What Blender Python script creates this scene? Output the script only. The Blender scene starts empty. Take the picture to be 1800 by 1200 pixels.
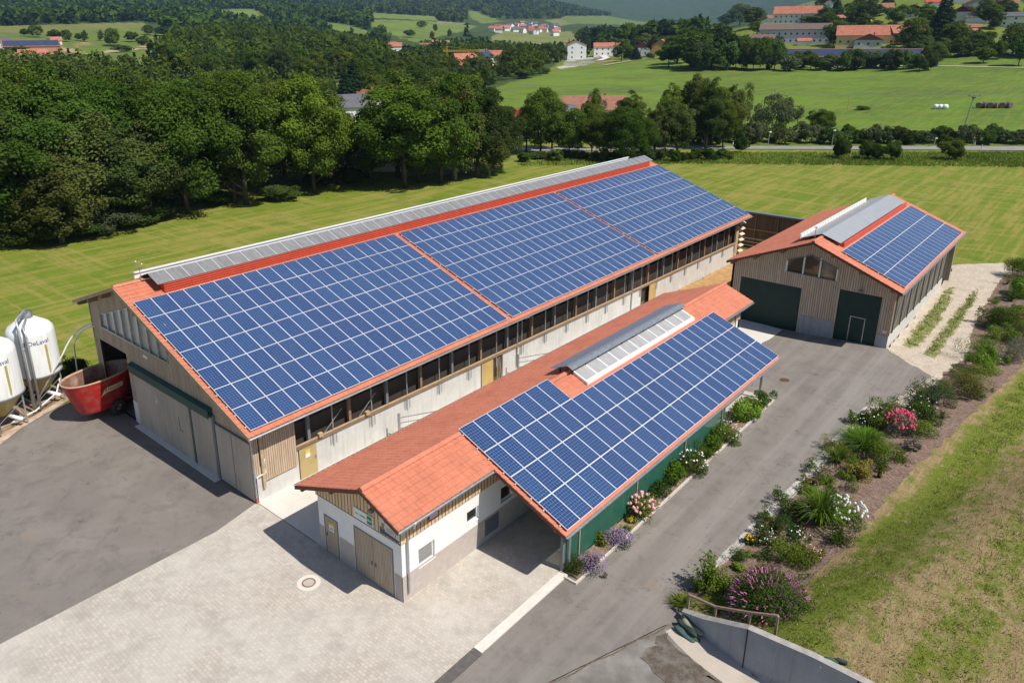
import bpy, bmesh, math, random
import numpy as np
from mathutils import Vector, Matrix, Euler
D_ = bpy.data; SC = bpy.context.scene; COL = SC.collection
# ------------------------------------------------------------------ camera
CAM = np.array([-17.5188584, -19.35136345, 22.84178976])
CR = np.array([[0.66842054, -0.74372926, -0.00898675], [0.24372554, 0.20759896, 0.94736505], [0.70271747, 0.63542856, -0.32002923]])
FPX, PX, PY = 1314.7304, 811.3517, 508.5178          # photo pixels (1800 x 1200)
cd = D_.cameras.new('camera'); cam = D_.objects.new('camera', cd); COL.objects.link(cam)
cd.sensor_fit = 'HORIZONTAL'; cd.sensor_width = 36; cd.lens = 36 * FPX / 1800
cd.shift_x = (900 - PX) / 1800; cd.shift_y = -(600 - PY) / 1800
cd.clip_start = .5; cd.clip_end = 30000
cam.matrix_world = Matrix([[CR[0][i], CR[1][i], -CR[2][i], CAM[i]] for i in range(3)] + [[0, 0, 0, 1]])
SC.camera = cam
# ------------------------------------------------------------------ sky and sun
SUN = Vector((.105, -.71, 1.0)).normalized()
W = D_.worlds.new('World'); SC.world = W; W.use_nodes = True
wn = W.node_tree.nodes; wl = W.node_tree.links
sky = wn.new('ShaderNodeTexSky'); sky.sky_type = 'NISHITA'; sky.sun_disc = False
sky.sun_elevation = math.asin(SUN.z); sky.sun_rotation = math.atan2(SUN.x, SUN.y)
sky.air_density = 1.0; sky.dust_density = .6; sky.ozone_density = 1.5
bg = wn['Background']; bg.inputs[1].default_value = .068; wl.new(sky.outputs[0], bg.inputs[0])
sd = D_.lights.new('sun', 'SUN'); sd.energy = 4.7; sd.angle = math.radians(.5); sd.color = (1, .94, .84)
so = D_.objects.new('sun', sd); COL.objects.link(so); so.rotation_euler = SUN.to_track_quat('Z', 'Y').to_euler(); so.location = (0, -40, 60)
SC.view_settings.view_transform = 'Standard'; SC.view_settings.look = 'None'
SC.view_settings.exposure = .34; SC.view_settings.gamma = 1
SC.cycles.max_bounces = 6; SC.cycles.diffuse_bounces = 3; SC.cycles.glossy_bounces = 3; SC.cycles.transmission_bounces = 4
SC.cycles.transparent_max_bounces = 8; SC.cycles.volume_bounces = 0
# ------------------------------------------------------------------ photo pixel <-> world
def ray(u, v): return CR.T @ np.array([(u - PX) / FPX, -(v - PY) / FPX, 1.])
def G(u, v, z=0.):
    r = ray(u, v); t = (z - CAM[2]) / r[2]; p = CAM + t * r; return (float(p[0]), float(p[1]))
def pix(P):
    P = np.asarray(P, float).reshape(-1, 3); q = (P - CAM) @ CR.T
    return PX + FPX * q[:, 0] / q[:, 2], PY - FPX * q[:, 1] / q[:, 2], q[:, 2]
def ss(x, a, b):
    t = np.clip((np.asarray(x, float) - a) / (b - a), 0, 1); return t * t * (3 - 2 * t)
CTRL = [(1500,190,242),(1200,195,235),(900,167,288),(1800,190,240),(1800,117,400),(1500,125,400),(1250,128,385),(1050,128,400),(1180,102,480),(1000,121,450),(870,160,320),
(1300,92,480),(1450,73,540),(1380,42,650),(1650,58,520),(1750,95,440),(1780,46,560),(1600,12,660),(1750,-4,700),(1500,22,680),(1320,45,640),(1600,-30,900),(1800,-60,900),(1480,-12,900),(1370,52,900),
(1100,84,640),(1010,104,600),(1130,99,600),(1200,78,640),(950,92,800),(850,118,470),(700,124,450),(750,100,650),(820,88,800),(900,74,1050),(920,66,1300),(900,52,1800),(980,54,1800),(1080,66,1300),(1080,48,1900),(1150,54,1500),(1180,48,2200),
(1200,40,4000),(1100,8,5000),(1250,-15,6500),(960,38,2400),(900,0,3300),(1000,-10,5200),(850,36,2200),(760,33,1900),(700,27,1850),
(650,118,450),(680,90,850),(660,64,1150),(750,56,1250),(720,42,1500),(640,30,1800),(600,80,1000),(620,50,1250),
(300,120,440),(450,122,470),(330,86,600),(450,80,620),(450,66,820),(560,92,640),(350,73,800),(560,75,860),(450,60,1050),(300,100,520),(420,26,1500),(440,20,1600),
(100,106,560),(0,104,540),(150,96,620),(200,82,720),(60,66,800),(200,61,850),(100,48,1000),(250,43,1020),(0,30,1500),(300,25,1600),(550,14,2200),(100,-5,2100),(600,-5,2800),(400,-15,2600),(780,-5,3300),
(0,-60,4000),(400,-60,4500),(900,-50,7500),(1300,-22,9500),(1420,-30,9500),(1600,-60,4000),(1800,-120,4000),(1450,20,2500)]
_c = []
for u, v, d in CTRL:
    r = ray(u, v); k = d / math.hypot(r[0], r[1]); _c.append((math.atan2(r[1], r[0]) * 2.2, math.log(d), CAM[2] + k * r[2]))
for th in (-40, -20, 100, 120):
    for d in (150, 400, 1000, 3000, 9000): _c.append((math.radians(th) * 2.2, math.log(d), (d / 9000) * 400))
for th in range(-2, 84, 8): _c.append((math.radians(th) * 2.2, math.log(190), 0.)); _c.append((math.radians(th) * 2.2, math.log(140), 0.))
_c = np.array(_c); _P = _c[:, :2]; _Z = _c[:, 2] / np.exp(_c[:, 1]) * 100     # interpolate height/distance
def _phi(r): return r * r * np.log(r + 1e-9)
_n = len(_P); _A = np.zeros((_n + 3, _n + 3)); _A[:_n, :_n] = _phi(np.linalg.norm(_P[:, None] - _P[None], axis=2)) + np.eye(_n) * .004
_A[:_n, _n] = 1; _A[:_n, _n + 1:] = _P; _A[_n, :_n] = 1; _A[_n + 1:, :_n] = _P.T
_w = np.linalg.solve(_A, np.concatenate([_Z, [0, 0, 0]]))
def nearh(x, y):                                        # the yard falls gently towards the far barn
    d = np.hypot(x - CAM[0], y - CAM[1])
    return -.0115 * np.clip(x - 5, 0, 55) * ss(y, -8.6, 0) * (1 - ss(d, 95, 135))
def wallx(y): return np.interp(-np.asarray(y, float), [9.0, 9.35, 12.2, 20, 60], [7.1, 7.0, 6.25, 6.15, 6.0])
def bank(x, y):                                         # ground banked up behind the bunker wall
    yy = -np.asarray(y, float) - .33 * np.clip(x - 6.5, 0, 60)
    return 1.88 * ss(yy, 8.9, 14.4) * ss(x - wallx(y), -.05, .05) * (1 - ss(x, 50, 75))
def H(x, y):
    x = np.asarray(x, float); y = np.asarray(y, float)
    dx, dy = x - CAM[0], y - CAM[1]; d = np.hypot(dx, dy) + 1e-6; th = np.arctan2(dy, dx)
    out = np.zeros(d.shape).ravel(); f = d.ravel(); q = np.stack([th.ravel() * 2.2, np.log(np.clip(f, 150, 9500))], 1)
    for i in range(0, len(q), 20000):
        s = q[i:i + 20000]; r = np.linalg.norm(s[:, None] - _P[None], axis=2)
        out[i:i + 20000] = (_phi(r) @ _w[:_n] + _w[_n] + s @ _w[_n + 1:]) / 100 * np.clip(f[i:i + 20000], 150, 9500)
    w = ss(th, -1.2, -.35) * (1 - ss(th, 1.75, 2.4))    # only modelled ahead; flat behind the camera
    return (out.reshape(d.shape)) * ss(d, 150, 215) * w + nearh(x, y) + bank(x, y)
def h1(x, y): return float(H(np.array([x]), np.array([y]))[0])
def TG(u, v, dmin=20):                                  # photo pixel -> point on the terrain
    r = ray(u, v); hr = math.hypot(r[0], r[1]); ds = dmin * 1.012 ** np.arange(0, 540)
    P = CAM[None] + (ds / hr)[:, None] * r[None]; g = P[:, 2] - H(P[:, 0], P[:, 1])
    i = np.argmax(g < 0)
    if g[i] >= 0: i = len(ds) - 1
    j = max(i - 1, 0); t = g[j] / (g[j] - g[i] + 1e-9) if i != j else 0
    p = P[j] + (P[i] - P[j]) * t; return float(p[0]), float(p[1]), float(p[2])
# ------------------------------------------------------------------ materials
def col(c): return (*c, 1) if len(c) == 3 else c
class NT:
    def __init__(s, name):
        s.m = D_.materials.new(name); s.m.use_nodes = True; s.t = s.m.node_tree; s.n = s.t.nodes; s.l = s.t.links
        s.b = s.n['Principled BSDF']; s.o = s.n['Material Output']
    def new(s, t, **k):
        n = s.n.new(t)
        for a, v in k.items():
            if a.startswith('i_'): n.inputs[a[2:].replace('_', ' ')].default_value = v
            else: setattr(n, a, v)
        return n
    def link(s, a, b): s.l.new(a, b)
    def pos(s, scale=(1, 1, 1), rot=(0, 0, 0), obj=False):
        g = s.new('ShaderNodeTexCoord').outputs['Object'] if obj else s.new('ShaderNodeNewGeometry').outputs['Position']
        m = s.new('ShaderNodeMapping'); m.inputs['Scale'].default_value = scale; m.inputs['Rotation'].default_value = rot
        s.link(g, m.inputs[0]); return m.outputs[0]
    def noise(s, vec, scale, detail=4, rough=.6, dist=0):
        n = s.new('ShaderNodeTexNoise'); n.inputs['Scale'].default_value = scale; n.inputs['Detail'].default_value = detail
        n.inputs['Roughness'].default_value = rough; n.inputs['Distortion'].default_value = dist; s.link(vec, n.inputs['Vector']); return n.outputs['Fac']
    def ramp(s, f, a, b, ca=(0, 0, 0), cb=(1, 1, 1)):
        r = s.new('ShaderNodeValToRGB'); e = r.color_ramp.elements; e[0].position = a; e[1].position = b; e[0].color = col(ca); e[1].color = col(cb)
        s.link(f, r.inputs[0]); return r.outputs[0]
    def mix(s, f, a, b, mode='MIX'):
        m = s.new('ShaderNodeMix', data_type='RGBA', blend_type=mode)
        for k, x in ((0, f), (6, a), (7, b)):
            if hasattr(x, 'links'): s.link(x, m.inputs[k])
            else: m.inputs[k].default_value = col(x) if isinstance(x, tuple) else x
        return m.outputs[2]
    def math(s, op, a, b=None, c=None):
        m = s.new('ShaderNodeMath', operation=op)
        for k, x in enumerate((a, b, c)):
            if x is None: continue
            if hasattr(x, 'links'): s.link(x, m.inputs[k])
            else: m.inputs[k].default_value = x
        return m.outputs[0]
    def bump(s, h, strength=.3, dist=.02):
        b = s.new('ShaderNodeBump'); b.inputs['Strength'].default_value = strength; b.inputs['Distance'].default_value = dist
        s.link(h, b.inputs['Height']); s.link(b.outputs[0], s.b.inputs['Normal'])
    def base(s, c, rough=.8, metal=0, spec=.5):
        if hasattr(c, 'links'): s.link(c, s.b.inputs['Base Color'])
        else: s.b.inputs['Base Color'].default_value = col(c)
        s.b.inputs['Roughness'].default_value = rough; s.b.inputs['Metallic'].default_value = metal; s.b.inputs['Specular IOR Level'].default_value = spec
        return s.m
MATS = {}
def M(name, c=(.5, .5, .5), rough=.7, metal=0, c2=None, scale=3., lo=.35, hi=.65, bump=0, stretch=(1, 1, 1), spec=.4, c3=None, scale3=.4, obj=False):
    if name in MATS: return MATS[name]
    t = NT(name); out = c
    if c2 or bump:
        p = t.pos(stretch, obj=obj); n = t.noise(p, scale)
        if c2: out = t.mix(t.ramp(n, lo, hi), c, c2)
        if c3: out = t.mix(t.ramp(t.noise(t.pos(obj=obj), scale3, 3), .45, .7), out, c3)
        if bump: t.bump(t.noise(p, scale * 4), bump)
    MATS[name] = t.base(out, rough, metal, spec); return MATS[name]
def asphalt(name='asphalt', track=True):
    t = NT(name); p = t.pos()
    a = t.mix(t.ramp(t.noise(p, .22, 6, .7, .8), .3, .7), (.185, .165, .148), (.265, .238, .214))
    a = t.mix(t.math('MULTIPLY', t.ramp(t.noise(p, .8, 6, .75, .5), .5, .62), .5), a, (.14, .124, .111))
    if track: a = t.mix(t.math('MULTIPLY', t.ramp(t.noise(t.pos((.05, 1.15, 1), (0, 0, .03)), .9, 4), .42, .66), .65), a, (.33, .305, .28))
    a = t.mix(t.math('MULTIPLY', t.ramp(t.noise(p, 1.3, 6, .7), .6, .75), .5), a, (.085, .075, .066))
    a = t.mix(t.ramp(t.noise(p, 4.5, 3), .72, .76), a, (.07, .055, .042))
    a = t.mix(t.math('MULTIPLY', t.ramp(t.noise(p, 9, 3), .69, .72), .8), a, (.40, .31, .2))
    a = t.mix(t.math('MULTIPLY', t.math('MULTIPLY', t.ramp(t.noise(p, .45, 3), .55, .62), t.ramp(t.noise(p, 2.6, 6, .85), .54, .64)), .75), a, (.06, .048, .036))
    a = t.mix(t.math('MULTIPLY', t.ramp(t.noise(p, .5, 6, .7, .4), .6, .72), .5), a, (.30, .22, .13))
    a = t.mix(t.math('MULTIPLY', t.noise(p, 38, 2), .4), a, (.08, .072, .062))
    t.bump(t.noise(p, 60, 2), .3, .01); return t.base(a, .88)
def pavers():
    t = NT('pavers'); g = t.pos((1, 1, 1), (0, 0, math.radians(90)))
    b = t.new('ShaderNodeTexBrick'); t.link(g, b.inputs['Vector'])
    for k, v in (('Scale', 1.), ('Brick Width', .2), ('Row Height', .155), ('Mortar Size', .006), ('Mortar Smooth', .25), ('Bias', .0)): b.inputs[k].default_value = v
    b.inputs['Color1'].default_value = (.41, .365, .315, 1); b.inputs['Color2'].default_value = (.52, .47, .41, 1); b.inputs['Mortar'].default_value = (.27, .23, .19, 1)
    p = t.pos(); a = b.outputs[0]
    a = t.mix(t.math('MULTIPLY', t.ramp(t.noise(p, .35, 4, .6, .4), .35, .68), .75), a, (.545, .51, .465), 'MIX')
    a = t.mix(t.math('MULTIPLY', t.ramp(t.noise(p, .7, 5, .7), .48, .68), .55), a, (.31, .28, .245))
    a = t.mix(t.math('MULTIPLY', t.ramp(t.noise(p, 1.7, 5), .67, .75), .5), a, (.42, .30, .17))
    a = t.mix(t.ramp(t.noise(p, 3.1, 4), .72, .75), a, (.13, .12, .05)); a = t.mix(t.math('MULTIPLY', t.ramp(t.noise(p, 8, 3), .70, .73), .7), a, (.2, .15, .1))
    a = t.mix(t.math('MULTIPLY', t.math('SUBTRACT', 1., b.outputs['Fac']), .0), a, a)
    t.bump(t.math('SUBTRACT', 1., b.outputs['Fac']), .3, .01); return t.base(a, .85)
def boards(name, axis, c1, c2, w=.2, streak=(.35, .27, .2), gap=.07, c3=None):
    t = NT(name); g = t.new('ShaderNodeNewGeometry'); s = t.new('ShaderNodeSeparateXYZ'); t.link(g.outputs[0], s.inputs[0])
    x = t.math('DIVIDE', s.outputs[axis], w); fl = t.math('FLOOR', x); fr = t.math('FRACT', x)
    wn_ = t.new('ShaderNodeTexWhiteNoise', noise_dimensions='1D'); t.link(fl, wn_.inputs['W'])
    a = t.mix(wn_.outputs[0], c1, c2)
    st = (9, 9, .7); a = t.mix(t.math('MULTIPLY', t.ramp(t.noise(t.pos(st), 1.2, 5, .7), .4, .72), .7), a, streak)
    if c3: a = t.mix(t.math('MULTIPLY', t.ramp(t.noise(t.pos((1, 1, .5)), .45, 4), .4, .66), .8), a, c3)
    e = t.math('MINIMUM', fr, t.math('SUBTRACT', 1., fr)); gp = t.ramp(e, gap * .5, gap * 1.3)
    a = t.mix(gp, (.05, .035, .025), a); t.bump(gp, .8, .03); return t.base(a, .85)
def tile():
    t = NT('roof_tile'); p = t.pos()
    a = t.mix(t.ramp(t.noise(p, 2.2, 5), .3, .7), (.60, .21, .125), (.49, .16, .095))
    v = t.new('ShaderNodeTexVoronoi'); v.inputs['Scale'].default_value = 3.2; t.link(p, v.inputs['Vector'])
    a = t.mix(t.math('MULTIPLY', t.ramp(v.outputs['Color'], .1, .9), .5), a, (.66, .245, .15))
    a = t.mix(t.math('MULTIPLY', t.ramp(t.noise(p, .5, 5), .5, .72), .5), a, (.36, .125, .075)); a = t.mix(t.math('MULTIPLY', t.ramp(t.noise(t.pos((3, .35, .35)), 1.6, 5, .75), .52, .7), .4), a, (.30, .13, .09))
    a = t.mix(t.ramp(t.noise(p, 9, 2), .79, .83), a, (.75, .5, .42))
    return t.base(a, .6, spec=.35)
def panelmat():
    t = NT('solar_cells'); uv = t.new('ShaderNodeUVMap'); s = t.new('ShaderNodeSeparateXYZ'); t.link(uv.outputs[0], s.inputs[0])
    def line(o, n, w):
        f = t.math('FRACT', t.math('MULTIPLY', o, n)); e = t.math('MINIMUM', f, t.math('SUBTRACT', 1., f)); return t.math('LESS_THAN', e, w)
    X, Y = s.outputs[0], s.outputs[1]
    grid = t.math('MAXIMUM', line(X, 6., .024), line(Y, 10., .024)); bus = t.math('MULTIPLY', line(t.math('ADD', t.math('MULTIPLY', X, 6.), .25), 2., .035), .28)
    oi = t.new('ShaderNodeObjectInfo'); p = t.pos()
    v = t.new('ShaderNodeTexVoronoi'); v.inputs['Scale'].default_value = 14; t.link(p, v.inputs['Vector'])
    c = t.mix(t.ramp(v.outputs['Color'], .0, 1.), (.003, .026, .115), (.006, .040, .155))
    c = t.mix(t.math('MULTIPLY', oi.outputs['Random'], .55), c, (.012, .058, .175)); c = t.mix(t.math('MULTIPLY', t.ramp(t.noise(p, .35, 5, .7), .45, .75), .14), c, (.05, .085, .17))
    c = t.mix(bus, c, (.2, .28, .45)); c = t.mix(grid, c, (.34, .42, .56)); t.base(c, .3, spec=.45)
    t.b.inputs['Coat Weight'].default_value = .5; t.b.inputs['Coat Roughness'].default_value = .06; return t.m
def concrete(name, c1, c2, streak=.5):
    t = NT(name); p = t.pos()
    a = t.mix(t.ramp(t.noise(p, .8, 6, .7), .3, .7), c1, c2)
    a = t.mix(t.math('MULTIPLY', t.ramp(t.noise(t.pos((3.5, 3.5, .25)), 1.1, 5, .7), .5, .75), streak), a, tuple(x * .6 for x in c1))
    a = t.mix(t.math('MULTIPLY', t.noise(p, 30, 3), .2), a, tuple(x * .7 for x in c1)); t.bump(t.noise(p, 25, 3), .15); return t.base(a, .85)
def foliage(name, c1, c2, trans=.35, hue=.05, sc=.35):
    t = NT(name); oi = t.new('ShaderNodeObjectInfo'); p = t.pos()
    f = t.ramp(t.noise(p, sc, 3), .3, .7); a = t.mix(f, c1, c2)
    a = t.mix(t.ramp(t.noise(p, sc * 9, 2), .45, .75), a, tuple(x * 1.45 for x in c2))
    a = t.mix(t.math('MULTIPLY', t.ramp(t.noise(p, .075, 3), .42, .62), .6), a, tuple(x * .5 for x in c1))
    hs = t.new('ShaderNodeHueSaturation'); t.link(a, hs.inputs['Color'])
    t.link(t.math('ADD', t.math('MULTIPLY', oi.outputs['Random'], hue), .5 - hue * .5), hs.inputs['Hue'])
    t.link(t.math('ADD', t.math('MULTIPLY', t.math('FRACT', t.math('MULTIPLY', oi.outputs['Random'], 7.3)), .5), .75), hs.inputs['Value'])
    d = t.new('ShaderNodeBsdfDiffuse'); tr = t.new('ShaderNodeBsdfTranslucent'); m = t.new('ShaderNodeMixShader'); m.inputs[0].default_value = trans
    t.link(hs.outputs[0], d.inputs[0]); t.link(t.mix(.5, hs.outputs[0], (.12, .2, .02)), tr.inputs[0])
    t.link(d.outputs[0], m.inputs[1]); t.link(tr.outputs[0], m.inputs[2]); t.link(m.outputs[0], t.o.inputs[0]); t.n.remove(t.b); return t.m
def terrainmat():
    t = NT('terrain'); p = t.pos()
    at = t.new('ShaderNodeVertexColor', layer_name='land'); a = at.outputs[0]
    a = t.mix(t.math('MULTIPLY', t.math('SUBTRACT', 1., at.outputs[1]), t.ramp(t.noise(p, .02, 6, .85), .42, .6)), a, (.055, .085, .03))
    gm = at.outputs[1]; mx = lambda f: t.math('MULTIPLY', f, gm)
    a = t.mix(mx(t.math('MULTIPLY', t.ramp(t.noise(p, .018, 4), .35, .65), .4)), a, (.17, .195, .024))
    st = t.pos((.05, .9, 1), (0, 0, math.radians(12)))
    a = t.mix(mx(t.math('MULTIPLY', t.ramp(t.noise(st, .95, 5, .7), .46, .58), .75)), a, (.33, .27, .075))
    st2 = t.pos((.9, .05, 1), (0, 0, math.radians(-8)))
    a = t.mix(mx(t.math('MULTIPLY', t.ramp(t.noise(st2, .8, 5, .7), .52, .60), .6)), a, (.34, .28, .085))
    a = t.mix(mx(t.math('MULTIPLY', t.ramp(t.noise(p, .3, 6, .75), .5, .66), .5)), a, (.055, .12, .008))
    a = t.mix(mx(t.math('MULTIPLY', t.ramp(t.noise(p, 1.1, 6, .8), .52, .68), .5)), a, (.19, .215, .03))
    a = t.mix(t.math('MULTIPLY', t.noise(p, 2.2, 5, .85), .4), a, (.07, .12, .012))
    t.bump(t.noise(p, 2.5, 4, .8), .7, .12); return t.base(a, .95, spec=.15)
def bandfield():
    t = NT('rough_field'); p = t.pos(); s = t.new('ShaderNodeSeparateXYZ'); t.link(p, s.inputs[0])
    d = t.math('ADD', t.math('ADD', s.outputs[1], 11.3), t.math('MULTIPLY', s.outputs[0], .11)); d = t.math('MULTIPLY', d, -1.)
    d = t.math('ADD', d, t.math('MULTIPLY', t.math('SUBTRACT', t.noise(p, .3, 4, .6), .5), 1.7)); r = t.new('ShaderNodeValToRGB'); t.link(t.math('DIVIDE', d, 14.), r.inputs[0]); e = r.color_ramp.elements
    st = [(0, .5), (.6, .76), (2.1, .82), (2.9, .42), (3.3, .44), (3.8, .24), (4.5, .28), (5.2, .56), (6.2, .54), (7.2, .28), (8.6, .46), (10, .2), (12, .55), (14, .3)]
    e[0].position = 0; e[0].color = (.35,) * 3 + (1,); e[1].position = 1; e[1].color = (.3,) * 3 + (1,)
    for q, v in st[1:-1]: n = e.new(q / 14); n.color = (v, v, v, 1)
    rows = t.pos((.25, 4.5, 1), (0, 0, math.radians(6)))
    g = t.math('ADD', r.outputs[0], t.math('MULTIPLY', t.math('SUBTRACT', t.noise(p, .8, 7, .8), .5), 2.6)); g = t.math('ADD', g, t.math('MULTIPLY', t.math('SUBTRACT', t.noise(rows, .9, 4, .7), .5), .7))
    dry = t.mix(t.ramp(t.noise(p, 1.6, 6, .8), .35, .65), (.47, .34, .19), (.33, .225, .125)); dry = t.mix(t.math('MULTIPLY', t.ramp(t.noise(rows, 1.3, 4, .7), .45, .62), .6), dry, (.50, .42, .20))
    grn = t.mix(t.ramp(t.noise(p, 4., 5, .85), .35, .65), (.125, .19, .02), (.26, .295, .05))
    a = t.mix(t.ramp(g, .28, .72), dry, grn); a = t.mix(t.math('MULTIPLY', t.ramp(t.noise(p, 13, 4, .85), .45, .62), .45), a, (.12, .105, .03))
    t.bump(t.noise(p, 8, 5, .85), 1., .12); return t.base(a, .95, spec=.1)
def scatterstone(name, ca, cb, cc, sc=14):
    t = NT(name); p = t.pos(); v = t.new('ShaderNodeTexVoronoi'); v.inputs['Scale'].default_value = sc; t.link(p, v.inputs['Vector'])
    a = t.mix(t.ramp(v.outputs['Color'], .1, .9), ca, cb); a = t.mix(t.math('MULTIPLY', t.ramp(t.noise(p, .9, 5, .7), .4, .7), .6), a, cc)
    t.bump(v.outputs['Distance'], .7, .04); return t.base(a, .9)
def netmat():
    t = NT('green_net'); p = t.pos(); t.base(t.mix(t.ramp(t.noise(p, 1.2, 4), .3, .7), (.015, .13, .085), (.03, .17, .115)), .7)
    tr = t.new('ShaderNodeBsdfTransparent'); tl = t.new('ShaderNodeBsdfTranslucent'); tl.inputs[0].default_value = (.02, .2, .13, 1)
    m0 = t.new('ShaderNodeMixShader'); m0.inputs[0].default_value = .3; t.link(t.b.outputs[0], m0.inputs[1]); t.link(tl.outputs[0], m0.inputs[2])
    m = t.new('ShaderNodeMixShader'); m.inputs[0].default_value = .13; t.link(m0.outputs[0], m.inputs[1]); t.link(tr.outputs[0], m.inputs[2]); t.link(m.outputs[0], t.o.inputs[0]); return t.m
def sheetmat(name, c1, c2, axis=0, w=1.03):
    t = NT(name); g = t.new('ShaderNodeNewGeometry'); s = t.new('ShaderNodeSeparateXYZ'); t.link(g.outputs[0], s.inputs[0])
    f = t.math('FRACT', t.math('DIVIDE', s.outputs[axis], .09)); rib = t.math('ABSOLUTE', t.math('SUBTRACT', f, .5))
    a = t.mix(t.ramp(t.noise(t.pos((3, .6, .6)), 1.3, 5, .7), .3, .7), c1, c2); t.bump(rib, .35, .02); t.base(a, .3, spec=.6); t.b.inputs['Coat Weight'].default_value = .2; return t.m
def glassmat(name, c, rough=.08):
    t = NT(name); t.base(c, rough, spec=.8); return t.m
# ------------------------------------------------------------------ mesh helpers
def tag(o, label=None, cat=None, group=None, kind=None):
    if label: o['label'] = label
    if cat: o['category'] = cat
    if group: o['group'] = group
    if kind: o['kind'] = kind
    return o
def put(o, parent=None):
    if parent is not None:
        o.parent = parent
        if parent.type == 'EMPTY': o.matrix_parent_inverse = Matrix.Translation(-parent.location)
    COL.objects.link(o); return o
def thing(name, label, cat, loc=(0, 0, 0), group=None):
    o = D_.objects.new(name, None); o.empty_display_size = .2; o.location = loc; COL.objects.link(o); return tag(o, label, cat, group)
class MB:
    def __init__(s): s.v = []; s.f = []; s.mi = []; s.uv = {}; s.k = 0
    def add(s, vs, fs, mi=None):
        n = len(s.v); s.v += [tuple(map(float, v)) for v in vs]; m = s.k if mi is None else mi
        for f in fs: s.f.append(tuple(n + i for i in f)); s.mi.append(m)
        return s
    def box(s, x0, x1, y0, y1, z0, z1, mi=None):
        return s.add([(x0, y0, z0), (x1, y0, z0), (x1, y1, z0), (x0, y1, z0), (x0, y0, z1), (x1, y0, z1), (x1, y1, z1), (x0, y1, z1)],
                     [(3, 2, 1, 0), (4, 5, 6, 7), (0, 1, 5, 4), (1, 2, 6, 5), (2, 3, 7, 6), (3, 0, 4, 7)], mi)
    def cbox(s, c, d, rz=0, mi=None):
        m = MB().box(-d[0] / 2, d[0] / 2, -d[1] / 2, d[1] / 2, -d[2] / 2, d[2] / 2); cs, sn = math.cos(rz), math.sin(rz)
        return s.add([(c[0] + cs * x - sn * y, c[1] + sn * x + cs * y, c[2] + z) for x, y, z in m.v], m.f, mi)
    def bar(s, a, b, w, h=None, mi=None, up=(0, 0, 1)):          # rectangular bar from a to b
        a, b = Vector(a), Vector(b); h = h or w; d = (b - a).normalized(); u = Vector(up)
        if abs(d.dot(u)) > .98: u = Vector((1, 0, 0))
        r = d.cross(u).normalized() * w / 2; u = r.cross(d).normalized() * h / 2
        P = [a - r - u, a + r - u, a + r + u, a - r + u, b - r - u, b + r - u, b + r + u, b - r + u]
        return s.add(P, [(0, 1, 2, 3), (7, 6, 5, 4), (4, 5, 1, 0), (5, 6, 2, 1), (6, 7, 3, 2), (7, 4, 0, 3)], mi)
    def tube(s, pts, r, n=8, mi=None, cap=True, r2=None):
        pts = [Vector(p) for p in pts]; rings = []; base = len(s.v)
        for i, p in enumerate(pts):
            d = (pts[min(i + 1, len(pts) - 1)] - pts[max(i - 1, 0)]).normalized(); u = Vector((0, 0, 1)) if abs(d.z) < .95 else Vector((1, 0, 0))
            a = d.cross(u).normalized(); b = a.cross(d); rr = r if r2 is None else r + (r2 - r) * i / max(1, len(pts) - 1)
            rings.append([p + (a * math.cos(t) + b * math.sin(t)) * rr for t in [2 * math.pi * k / n for k in range(n)]])
        vs = [v for R_ in rings for v in R_]; fs = []
        for i in range(len(pts) - 1):
            for k in range(n): fs.append((i * n + k, i * n + (k + 1) % n, (i + 1) * n + (k + 1) % n, (i + 1) * n + k))
        if cap: fs += [tuple(range(n))[::-1], tuple((len(pts) - 1) * n + k for k in range(n))]
        return s.add(vs, fs, mi)
    def lathe(s, prof, c=(0, 0, 0), n=24, mi=None, sx=1, sy=1, skew=(0, 0)):
        vs = []; fs = []
        for j, (r, z) in enumerate(prof):
            for k in range(n):
                t = 2 * math.pi * k / n; vs.append((c[0] + r * sx * math.cos(t) + skew[0] * z, c[1] + r * sy * math.sin(t) + skew[1] * z, c[2] + z))
        for j in range(len(prof) - 1):
            for k in range(n): fs.append((j * n + k, j * n + (k + 1) % n, (j + 1) * n + (k + 1) % n, (j + 1) * n + k))
        return s.add(vs, fs, mi)
    def prism(s, poly, ext, mi=None):                            # polygon (3d points) extruded by vector ext
        n = len(poly); P = [Vector(p) for p in poly]; E_ = Vector(ext)
        return s.add(P + [p + E_ for p in P], [tuple(range(n))[::-1], tuple(range(n, 2 * n))] + [(i, (i + 1) % n, n + (i + 1) % n, n + i) for i in range(n)], mi)
    def wall(s, outer, holes, fr, th, mi=None):                  # 2d outline with holes; fr(u,w,depth)->3d
        bm = bmesh.new(); loops = []
        for L in [outer] + holes:
            vs = [bm.verts.new((p[0], p[1], 0)) for p in L]; loops.append(vs)
            for i in range(len(vs)): bm.edges.new((vs[i], vs[(i + 1) % len(vs)]))
        bmesh.ops.triangle_fill(bm, use_beauty=True, use_dissolve=False, edges=bm.edges[:]); bm.verts.index_update()
        v2 = [(v.co.x, v.co.y) for v in bm.verts]; fs = [tuple(v.index for v in f.verts) for f in bm.faces]; n = len(v2)
        vs = [fr(a, b, 0) for a, b in v2] + [fr(a, b, th) for a, b in v2]; fa = fs + [tuple(n + i for i in f)[::-1] for f in fs]
        for L in loops:
            ix = [v.index for v in L]
            for i in range(len(ix)): a, b = ix[i], ix[(i + 1) % len(ix)]; fa.append((a, b, n + b, n + a))
        bm.free(); return s.add(vs, fa, mi)
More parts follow.
